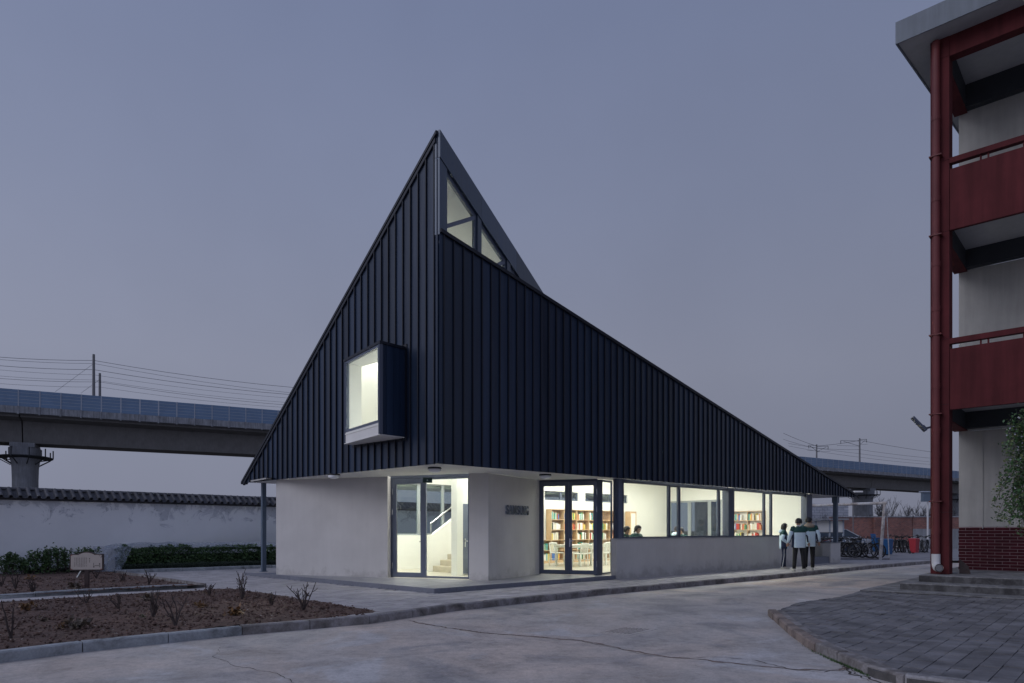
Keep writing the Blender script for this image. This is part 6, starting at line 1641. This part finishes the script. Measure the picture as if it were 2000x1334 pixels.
for i in range(20):
    x = 1700 - i * 9.5 + (rb_.uniform(-2, 2)); yb = 1093.5 - .55 * i if i < 7 else 1090 - (i - 7) * .9
    yb = max(yb, 1078)
    p = gp(x, yb - 3, .12); hd_ = atan2(-.85, .53) + rb_.uniform(-.22, .22)
    lab = ("%s bicycle in the near row, %s" % (names[cols[i]], ords[i])) if i < 7 else "%s bicycle of the far half of the near row, seen over the terrace parapet" % names[cols[i]]
    bike((p.x - .15, p.y + .1, .126), hd_, cols[i], rb_.choice((0, 1)), lab, "bicycles in the near row by the library" if i < 7 else "%s bicycles seen over the terrace parapet" % names[cols[i]], .12 + rb_.uniform(-.05, .05), i in (4, 8, 11))
for i in range(9):
    x = 1747 + i * 7.5 if i < 5 else 1797 + (i - 5) * 8
    p = gp(x + rb_.uniform(-1.5, 1.5), 1079.5, .12); c_ = [0, 0, 0, 0, 0, 2, 2, 2, 2][i]
    lab = "black bicycle in the far row left of the red bin" if i < 5 else "silver bicycle in the far row right of the red bin"
    bike((p.x, p.y + .3, .126), -2.45 + rb_.uniform(-.25, .25), c_, i % 2, lab, "black far bicycles left of the red bin" if i < 5 else "silver far bicycles right of the red bin", .1 * rb_.choice((-1, 1)), False)

# ================================================================== PEOPLE
def skin_body(name, J, E, R_, parent, mat=None):
    me = bpy.data.meshes.new(name); me.from_pydata(J, E, []); me.materials.append(mat or m_skin)
    o = link(name, me, parent, local=True)
    md = o.modifiers.new("skin", 'SKIN'); md.use_smooth_shade = True
    sk = me.skin_vertices[0].data if me.skin_vertices else None
    if sk is None:
        bm = bmesh.new(); bm.from_mesh(me); bm.verts.layers.skin.verify(); bm.to_mesh(me); bm.free(); sk = me.skin_vertices[0].data
    for i, r in enumerate(R_): sk[i].radius = (r, r); sk[i].use_root = (i == 0)
    s2 = o.modifiers.new("subdivision", 'SUBSURF'); s2.levels = 2; s2.render_levels = 2
    return o
def person(loc, rz__, H, pose, lab, jacket='m', hair='short', grp=None, head_turn=0.0, trousers=None, seated=False, nosleeve=False):
    e_ = empty("person", loc, rz__); tag(e_, lab, "person", grp); k = H / 1.70
    # local frame: the figure faces -y, x to its left side seen from the front
    pv = Vector(pose.get('pelvis', (0, 0, .93))) * k; ch = Vector(pose.get('chest', (0, .0, 1.28))) * k; nk = Vector(pose.get('neck', (0, .01, 1.45))) * k; hd_ = Vector(pose.get('head', (0, -.02, 1.58))) * k
    hip = [Vector(pose.get('hipL', (.09, 0, .90))) * k, Vector(pose.get('hipR', (-.09, 0, .90))) * k]
    kn = [Vector(pose['kneeL']) * k, Vector(pose['kneeR']) * k]; an = [Vector(pose['ankL']) * k, Vector(pose['ankR']) * k]
    shd = [Vector(pose.get('shL', (.18, .01, 1.39))) * k, Vector(pose.get('shR', (-.18, .01, 1.39))) * k]
    el = [Vector(pose['elL']) * k, Vector(pose['elR']) * k]; wr = [Vector(pose['wrL']) * k, Vector(pose['wrR']) * k]
    J = [pv, ch, nk, hd_ - Vector((0, 0, .05 * k)), hd_ + Vector((0, 0, .05 * k))]; E = [(0, 1), (1, 2), (2, 3), (3, 4)]; R_ = [.11 * k, .115 * k, .045 * k, .072 * k, .075 * k]
    def ad(p, par, r): J.append(p); R_.append(r * k); E.append((par, len(J) - 1)); return len(J) - 1
    for s_ in (0, 1):
        a = ad(hip[s_], 0, .085); a = ad(kn[s_], a, .055); a = ad(an[s_], a, .036); ft = Vector(pose.get('foot', (0, -1, 0))); ad(an[s_] + ft * .13 * k - Vector((0, 0, .045 * k)), a, .034)
        a = ad(shd[s_], 1, .055); a = ad(el[s_], a, .040); a = ad(wr[s_], a, .027); d = (wr[s_] - el[s_]).normalized(); pm = ad(wr[s_] + d * .06 * k, a, .028)
        sx_ = d.cross(Vector((0, 1, 0)));  sx_ = sx_.normalized() if sx_.length > .1 else Vector((1, 0, 0))
        for f_ in range(4):
            o_ = sx_ * (.026 - .017 * f_) * k; L_ = (.055, .066, .062, .048)[f_] * k
            b_ = ad(wr[s_] + d * .085 * k + o_, pm, .0085); b_ = ad(wr[s_] + d * (.085 * k + L_ * .5) + o_ + Vector((0, -.004, 0)), b_, .008); ad(wr[s_] + d * (.085 * k + L_) * .97 + o_ + Vector((0, -.015 * k, 0)), b_, .007)
        b_ = ad(wr[s_] + d * .045 * k + sx_ * .035 * k, pm, .010); ad(wr[s_] + d * .085 * k + sx_ * .055 * k, b_, .009)
    # head turn: nose and ears as short branches
    hc = cos(head_turn); hs = sin(head_turn)
    def hv(x, y, z): return Vector((x * hc - y * hs, x * hs + y * hc, z)) * k
    ad(hd_ + hv(0, -.095, -.005), 4, .016); ad(hd_ + hv(.082, .005, 0), 4, .014); ad(hd_ + hv(-.082, .005, 0), 4, .014); ad(hd_ + hv(0, -.055, -.075), 3, .034)
    body = skin_body("body", [tuple(p) for p in J], E, R_, e_)
    for s_ in (-1, 1):
        q = hd_ + hv(s_ * .030, -.079, .012); ey = MB().loft([(q.x, q.y, q.z - .006, .004, .004), (q.x, q.y, q.z, .010, .006), (q.x, q.y, q.z + .006, .004, .004)], n=8, power=2); ey.build("eye", m_hair, e_, local=True)
    q = hd_ + hv(0, -.083, -.045); MB().box(tuple(q), (.034, .008, .007), head_turn).build("mouth", m_binred, e_, local=True)
    # hair: cap with an uneven rim
    hm = MB(); n = 20; rings = []; rnd = random.Random(int(H * 1000) + len(lab))
    top = .128 * k
    low = {'short': -.035, 'bob': -.15, 'tail': -.05}[hair] * k
    P = []; nr_ = 9
    for i in range(nr_ + 1):
        ph = pi / 2 * i / nr_; z = top * cos(ph); r = .097 * k * sin(ph) ** .8 if i else .001
        for j in range(n):
            t = 2 * pi * j / n; x, y = cos(t), sin(t); front = max(0, -y); rr_ = r * (1 + rnd.uniform(-.03, .03)); yy = y * rr_ * 1.10; zz = z
            if front > .45 and i > 5: zz = max(z, .055 * k)
            P.append(hd_ + Vector((hc * x * rr_ - hs * yy, hs * x * rr_ + hc * yy, zz)) + hv(0, .012, 0))
    base = [P[nr_ * n + j].copy() for j in range(n)]
    for i in (1, 2, 3):
        for j in range(n):
            t = 2 * pi * j / n; front = max(0, -sin(t)); q = base[j].copy(); amt = low * i / 3 * (0 if front > .5 else 1) * (1.0 if hair == 'bob' else (1 if sin(t) > -.1 else .5)); q.z += amt
            q = Vector((hd_.x + (q.x - hd_.x) * (1 + (.06 if hair == 'bob' else -.06 * i / 3)), hd_.y + (q.y - hd_.y) * (1 + (.06 if hair == 'bob' else -.05 * i / 3)), q.z + rnd.uniform(-.006, .006))); P.append(q)
    tot_ = nr_ + 4
    hm.add([tuple(p) for p in P], [(i * n + j, i * n + (j + 1) % n, (i + 1) * n + (j + 1) % n, (i + 1) * n + j) for i in range(tot_ - 1) for j in range(n)] + [tuple(range(n))])
    ho = hm.build("hair", m_hair, e_, smooth=True, local=True); so = ho.modifiers.new("thick", 'SOLIDIFY'); so.thickness = .012; so.offset = 1
    if hair == 'tail':
        q = hd_ + hv(0, .10, -.0); MB().tube([q, q + hv(0, .05, -.05), q + hv(.02, .06, -.16), q + hv(.03, .04, -.24)], [.022, .026, .020, .006], 8).build("ponytail", m_hair, e_, smooth=True, local=True)
    # jacket torso
    def lp_(a, b_, t): return a + (b_ - a) * t
    lowc = lp_(pv, ch, -.48) if not seated else lp_(pv, ch, .02)
    R_prof = [(0.0, .198, .150), (.03, .215, .160), (.25, .208, .155), (.5, .205, .152), (.72, .215, .15), (.86, .205, .135), (.94, .155, .105), (1.0, .085, .075), (1.03, .07, .065)]
    tp = nk + Vector((0, 0, -.01 * k)); rings = []
    for t, a_, b_ in R_prof:
        c = lp_(lowc, tp, t); rings.append((c.x, c.y, c.z, a_ * k, b_ * k))
    def mf(i, j, n_):
        tt = 2 * pi * (j + .5) / n_
        if i >= 5 or (i == 4): return 1
        if abs(cos(tt)) > .86: return 2
        return 0
    jm = MB(); jm.loft(rings, matf=mf, n=20, power=2.6); jo = jm.build("jacket", [m_pale, m_green, m_navy], e_, smooth=True, local=True)
    for s_ in (0, 1):
        a_, b_, c_ = shd[s_], el[s_], wr[s_]; ins = a_ + Vector((-.05 if s_ == 0 else .05, 0, .02)) * k; mm = lp_(a_, b_, .42)
        sl_1 = MB().tube([ins, a_, mm], [.062 * k, .078 * k, .071 * k], 12); sl_1.build("sleeve_yoke", m_green, e_, smooth=True, local=True)
        sl_2 = MB().tube([lp_(a_, b_, .40), b_, lp_(b_, c_, .5), lp_(b_, c_, .98)], [.070 * k, .064 * k, .056 * k, .045 * k], 12); sl_2.build("sleeve", m_pale, e_, smooth=True, local=True)
        sl_3 = MB().tube([lp_(a_, b_, .5) + Vector((0, .0, 0)), b_ - Vector(((.018 if s_ == 0 else -.018), 0, .0)) * k, lp_(b_, c_, .9) - Vector(((.014 if s_ == 0 else -.014), 0, 0)) * k], [.062 * k, .058 * k, .045 * k], 12); sl_3.build("sleeve_stripe", m_navy, e_, smooth=True, local=True)
    if jacket == 'hood':
        q = nk + Vector((0, .05, .0)) * k; MB().loft([(q.x, q.y, q.z - .07 * k, .14 * k, .09 * k), (q.x, q.y, q.z - .02 * k, .165 * k, .11 * k), (q.x, q.y - .01, q.z + .04 * k, .12 * k, .085 * k), (q.x, q.y - .02, q.z + .07 * k, .08 * k, .07 * k)], n=16, power=2.2).build("hood", m_hood, e_, smooth=True, local=True)
    elif jacket == 'palehood':
        q = nk + Vector((0, .07, -.02)) * k; MB().loft([(q.x, q.y + .02, q.z - .09 * k, .08 * k, .05 * k), (q.x, q.y + .03, q.z - .05 * k, .115 * k, .085 * k), (q.x, q.y + .01, q.z + .01 * k, .11 * k, .08 * k), (q.x, q.y - .03, q.z + .05 * k, .08 * k, .06 * k)], n=16, power=2.2).build("hood", m_pale, e_, smooth=True, local=True)
    else:
        q = nk; MB().loft([(q.x, q.y, q.z - .03 * k, .085 * k, .08 * k), (q.x, q.y, q.z + .035 * k, .066 * k, .064 * k)], n=14, power=2).build("collar", m_whitefab, e_, smooth=True, local=True)
    # trousers: two tapered legs joined at the seat
    tm = trousers or m_trouser
    MB().loft([(pv.x, pv.y, pv.z - .12 * k, .15 * k, .12 * k), (pv.x, pv.y, pv.z, .165 * k, .125 * k), (pv.x, pv.y, pv.z + .08 * k, .15 * k, .11 * k)], n=16).build("trousers", tm, e_, smooth=True, local=True)
    for s_ in (0, 1):
        a_, b_, c_ = hip[s_], kn[s_], an[s_]; lg = MB().tube([a_ + Vector((0, 0, .03)), lp_(a_, b_, .3), b_, lp_(b_, c_, .5), lp_(b_, c_, .98)], [.092 * k, .088 * k, .068 * k, .062 * k, .056 * k], 14); lg.build("trouser_leg", tm, e_, smooth=True, local=True)
        if trousers is not None:
            ox = .066 * k * (1 if s_ == 0 else -1); MB().tube([lp_(a_, b_, .1) + Vector((ox * 1.2, 0, 0)), b_ + Vector((ox, 0, 0)), c_ + Vector((ox * .8, 0, 0))], .011, 6).build("side_stripe", m_whitefab, e_, local=True)
        ft = Vector(pose.get('foot', (0, -1, 0))); q = c_; fa = atan2(ft.y, ft.x) + pi / 2
        sh_ = MB(); cc, ss = cos(fa), sin(fa); P = []
        for (y, w, h_) in ((.06, .030, .05), (.05, .038, .085), (0, .042, .095), (-.08, .044, .07), (-.15, .042, .050), (-.19, .025, .035)):
            for (x, z) in ((-w, 0), (w, 0), (w * .8, h_), (-w * .8, h_)): P.append(Vector((q.x + (x * cc - y * ss) * k, q.y + (x * ss + y * cc) * k, (q.z - .075 * k) + z * k)))
        sh_.add([tuple(p) for p in P], [(i * 4 + j, i * 4 + (j + 1) % 4, (i + 1) * 4 + (j + 1) % 4, (i + 1) * 4 + j) for i in range(5) for j in range(4)] + [(0, 1, 2, 3), (23, 22, 21, 20)])
        so2 = sh_.build("shoe", m_shoe, e_, smooth=False, local=True, bevel=.008)
    return e_
stand = dict(kneeL=(.10, -.02, .50), kneeR=(-.10, -.01, .50), ankL=(.11, .02, .08), ankR=(-.10, .03, .08), elL=(.27, .05, 1.14), elR=(-.27, .05, 1.14), wrL=(.29, .0, .92), wrR=(-.29, .0, .92))
p1 = gp(1531, 1111.5, .128); p2 = gp(1560, 1116.0, .128); p3 = gp(1580.5, 1113.5, .128)
girl = dict(stand); girl.update(elL=(.22, .08, 1.12), wrL=(.16, -.08, .96), elR=(-.23, .06, 1.12), wrR=(-.17, -.12, .97), head=(0, -.03, 1.575), kneeL=(.07, -.02, .50), kneeR=(-.07, .0, .50), ankL=(.07, -.02, .08), ankR=(-.08, .06, .08))
person((p1.x, p1.y, .128), radians(72), 1.62, girl, "girl with a black bob and pale blue hooded school jacket, facing the two boys", 'palehood', 'bob', None, 0.1, m_navy)
b1_ = dict(stand); b1_.update(ankL=(.15, .02, .08), ankR=(-.15, .04, .08), kneeL=(.12, 0, .5), kneeR=(-.13, .02, .5), elL=(.29, .04, 1.13), elR=(-.30, .03, 1.13), wrL=(.31, -.05, .92), wrR=(-.33, -.03, .93))
person((p2.x, p2.y, .128), radians(176), 1.77, b1_, "boy in the middle of the group seen from behind, pale blue jacket with green yoke", 'm', 'short', None, 0.15)
b2_ = dict(stand)
person((p3.x, p3.y, .128), radians(160), 1.82, b2_, "tall boy on the right of the group with a beige hood, head turned left", 'hood', 'short', None, radians(-75))

# ================================================================== FURNITURE AND READERS IN THE LIBRARY
sit = dict(pelvis=(0, .05, .62), chest=(0, .0, .96), neck=(0, -.05, 1.13), head=(0, -.11, 1.25), hipL=(.09, .03, .60), hipR=(-.09, .03, .60), kneeL=(.11, -.38, .60), kneeR=(-.11, -.38, .60), ankL=(.11, -.36, .16), ankR=(-.11, -.36, .16),
           shL=(.17, -.03, 1.06), shR=(-.17, -.03, 1.06), elL=(.22, -.16, .84), elR=(-.22, -.16, .84), wrL=(.10, -.36, .86), wrR=(-.10, -.36, .86))
def plan_at(x, v): return uv(u_at(x, v), v)
def chair(p, rz__, lab, grp):
    e_ = empty("chair", (p.x, p.y, FL), rz__); tag(e_, lab, "chair", grp)
    MB().loft([(0, 0, .44, .20, .20), (0, 0, .46, .215, .21), (0, 0, .475, .20, .20)], power=4).build("seat", m_white, e_, local=True)
    for sx_ in (-1, 1):
        MB().tube([(sx_ * .19, -.17, 0), (sx_ * .17, -.15, .45)], .017, 8).build("leg", m_white, e_, local=True)
        MB().tube([(sx_ * .20, .22, 0), (sx_ * .18, .18, .45), (sx_ * .19, .23, .80)], .017, 8).build("leg", m_white, e_, local=True)
    b_ = MB(); 
    b_.tube([(-.19, .23, .80), (0, .265, .82), (.19, .23, .80)], .022, 8); b_.build("backrest", m_white, e_, local=True)
    for k in range(5): b2 = MB().bar((-.13 + .065 * k, .19, .47), (-.13 + .065 * k, .25, .80), .02).build("back_slat", m_white, e_, local=True)
    for sx_ in (-1, 1): MB().bar((sx_ * .18, -.16, .24), (sx_ * .19, .20, .24), .014).build("stretcher", m_white, e_, local=True)
    return e_
def ltable(p, rz__, L_, w, h_, lab):
    e_ = empty("reading_table", (p.x, p.y, FL), rz__); tag(e_, lab, "table", "white reading tables")
    MB().box((0, 0, h_ - .015), (L_, w, .03)).build("table_top", m_white, e_, local=True, bevel=.006)
    for sx_ in (-1, 1):
        for sy_ in (-1, 1): MB().box((sx_ * (L_ / 2 - .06), sy_ * (w / 2 - .06), (h_ - .03) / 2), (.045, .045, h_ - .03)).build("leg", m_white, e_, local=True)
    for sy_ in (-1, 1): MB().box((0, sy_ * (w / 2 - .06), h_ - .07), (L_ - .17, .02, .07)).build("apron", m_white, e_, local=True)
au = atan2(U.y, U.x)
tc_ = plan_at(1135, 4.6); ltable(tc_, au, 2.0, .85, .76, "white reading table behind the right hand door pair")
for k, (du, dv, r_, lb) in enumerate(((-.75, -.62, pi, "white slatted chair left before the reading table behind the doors"), (-.15, -.62, pi, "white slatted chair in the middle before the reading table behind the doors"), (.45, -.62, pi, "white slatted chair right before the reading table behind the doors"), (-.6, .62, 0, "white slatted chair on the far left side of the reading table"), (.2, .62, 0, "white slatted chair on the far right side of the reading table"), (1.25, -.1, -pi / 2, "white slatted chair at the right end of the reading table"))):
    q = tc_ + U * du + V * dv; chair(q, au + r_, lb, "white chairs round the reading tables")
def seated(x, ytop, v, rz__, lab, hair, jk='palehood', lean=0):
    p = plan_at(x, v); H_ = (HC + (HY - ytop) / F * p.y - FL); k = H_ / 1.385; person((p.x, p.y, FL), rz__, 1.70 * k, sit, lab, jk, hair, None, 0.0, None, True)
    st__ = empty("stool", (p.x, p.y, FL), rz__); tag(st__, "white stool under " + lab.split(",")[0], "stool", "stools of the seated readers"); kk = k
    MB().loft([(0, .05, .50 * kk - .03, .16, .16), (0, .05, .50 * kk, .17, .17)], power=2, n=20).build("seat", m_white, st__, local=True)
    for a_ in (0, 1, 2, 3): t = a_ * pi / 2 + pi / 4; MB().tube([(.2 * cos(t), .05 + .2 * sin(t), 0), (.12 * cos(t), .05 + .12 * sin(t), .50 * kk - .03)], .014, 6).build("leg", m_white, st__, local=True)
seated(1219, 1027.5, 1.55, radians(52), "reading girl half hidden by the dark column, green and pale jacket", 'tail', 'palehood')
seated(1241, 1025.5, 1.25, radians(40), "reading girl with a ponytail behind the first window, head bent", 'tail', 'm')
seated(1319, 1027, 2.3, radians(122), "reader in pale hood seen from behind in the narrow casement", 'short', 'palehood')
seated(1334, 1030, 2.0, radians(-62), "reader facing left behind the third pane, dark green jacket", 'short', 'm')
q = plan_at(1240, 2.0); ltable(q + U * .25, au, 1.8, .8, .82, "white reading table of the two girls behind the first window")
q = plan_at(1330, 2.6); ltable(q + U * .2, au, 1.8, .8, .82, "white reading table behind the third pane")

# bookshelves with books
bcols = [("red", (.45, .05, .03)), ("blue", (.05, .14, .40)), ("teal", (.04, .33, .33)), ("white", (.75, .74, .70)), ("yellow", (.62, .50, .12)), ("green", (.07, .26, .12)), ("orange", (.55, .20, .05)), ("cream", (.62, .57, .45)), ("dark brown", (.07, .045, .04))]
bmats = [(n_, M("book_cover_" + n_.replace(" ", "_"), c_, .5, .05, 5)) for n_, c_ in bcols]
rbk = random.Random(40); nbook = [0]
def shelf(o, d, n_in, ncol, nrow, cw, rh, depth, lab, where, fill=1.0, skip=()):
    """o: left front foot; d runs along the shelf; n_in points into the wall"""
    e_ = empty("bookshelf", (o.x, o.y, FL)); tag(e_, lab, "bookshelf"); Wd__ = ncol * cw; Hh = nrow * rh + .1
    def bx_(a0, a1, b0, b1, z0, z1, name, mat):
        P = [o + d * a0 + n_in * b0, o + d * a1 + n_in * b0, o + d * a1 + n_in * b1, o + d * a0 + n_in * b1]; MB().prism([tuple(p) for p in P], FL + z0, FL + z1).build(name, mat, e_)
    bx_(0, Wd__, depth - .02, depth, 0.02, Hh, "back_board", m_birchback); bx_(0, Wd__, .01, depth - .021, 0.0, .08, "base", m_birch)
    for c in range(ncol + 1): bx_(c * cw - (.012 if c else 0), c * cw + (.012 if c < ncol else 0) + (0 if c else .012), 0, depth - .021, .081, Hh, "upright", m_birch)
    for r in range(nrow + 1):
        for c in range(ncol): bx_(c * cw + .0125, (c + 1) * cw - .0125, .004, depth - .022, .081 + r * rh, .081 + r * rh + .022, "shelf_board", m_birch)
    for r in range(nrow):
        for c in range(ncol):
            if (r, c) in skip: continue
            a = c * cw + .03; end = a + (cw - .06) * rbk.uniform(.55, .88) * fill; z = FL + .081 + r * rh + .0225
            while a < end and nbook[0] < 300:
                tk = rbk.uniform(.040, .075); h_ = rbk.uniform(.20, min(.30, rh - .05)); nm, mt = rbk.choice(bmats)
                if rbk.random() < .35: nm, mt = bmats[3] if rbk.random() < .5 else bmats[7]
                dp_ = rbk.uniform(.15, .19); b0 = .03 + rbk.uniform(0, .02)
                if a + tk > c * cw + cw - .02: break
                P = [o + d * a + n_in * b0, o + d * (a + tk - .003) + n_in * b0, o + d * (a + tk - .003) + n_in * (b0 + dp_), o + d * a + n_in * (b0 + dp_)]
                bo = MB().prism([tuple(p) for p in P], z, z + h_).build("book", mt, fix=False)
                tag(bo, "%s book standing on the %s" % (nm, where), "book", "%s books on the %s" % (nm, where)); nbook[0] += 1; a += tk
VS = VB - .22 - .30
u_s0 = u_at(1076.5, VS); cwid = .74
lowu = u_at(1056, VS)
shelf(uv(u_s0 - 2 * .62, VS), U, V, 2, 2, .62, .40, .28, "low two-row birch bookshelf at the left edge of the tall ones", "low bookshelf")
# end wall shelf
v1_, v0_ = end_v(1434), end_v(1497)
oE = uv(uEnd - .31, 0); cwE = (v1_ - v0_) / 2 * .98
shelf(oE + V * v1_, -V, U, 2, 5, cwE, .40, .28, "birch bookshelf on the end wall seen through the fourth window", "end wall shelf", 1.0, ((0, 0), (0, 1), (1, 0), (1, 1)))
for k in range(3):
    shelf(uv(u_s0 + .005 + k * 2 * cwid, VS), U, V, 2, 5, cwid - .002, .40, .28, ["tall birch bookshelf behind the left door leaf", "tall birch bookshelf behind the right door leaf", "tall birch bookshelf behind the dark corner column"][k], ["shelf behind the left door leaf", "shelf behind the right door leaf", "shelf behind the corner column"][k], 1.0 if k < 2 else .8, ((0, 0), (0, 1), (1, 0), (1, 1)) if k == 2 else ())
# cabinet with a white poster
uc = u_at(1231, VS); ucb = u_at(1243, VS)
cbn = empty("display_case", (uv(uc, VS).x, uv(uc, VS).y, FL)); tag(cbn, "tall birch framed case with a white poster at the right end of the shelves", "display case")
MB().prism([tuple(uv(uc, VS)), tuple(uv(ucb, VS)), tuple(uv(ucb, VS + .28)), tuple(uv(uc, VS + .28))], FL, FL + 2.1).build("case", m_birch, cbn); MB().prism([tuple(uv(uc + .06, VS - .012)), tuple(uv(ucb - .08, VS - .012)), tuple(uv(ucb - .08, VS - .001)), tuple(uv(uc + .06, VS - .001))], FL + .3, FL + 2.02).build("poster", m_white, cbn)
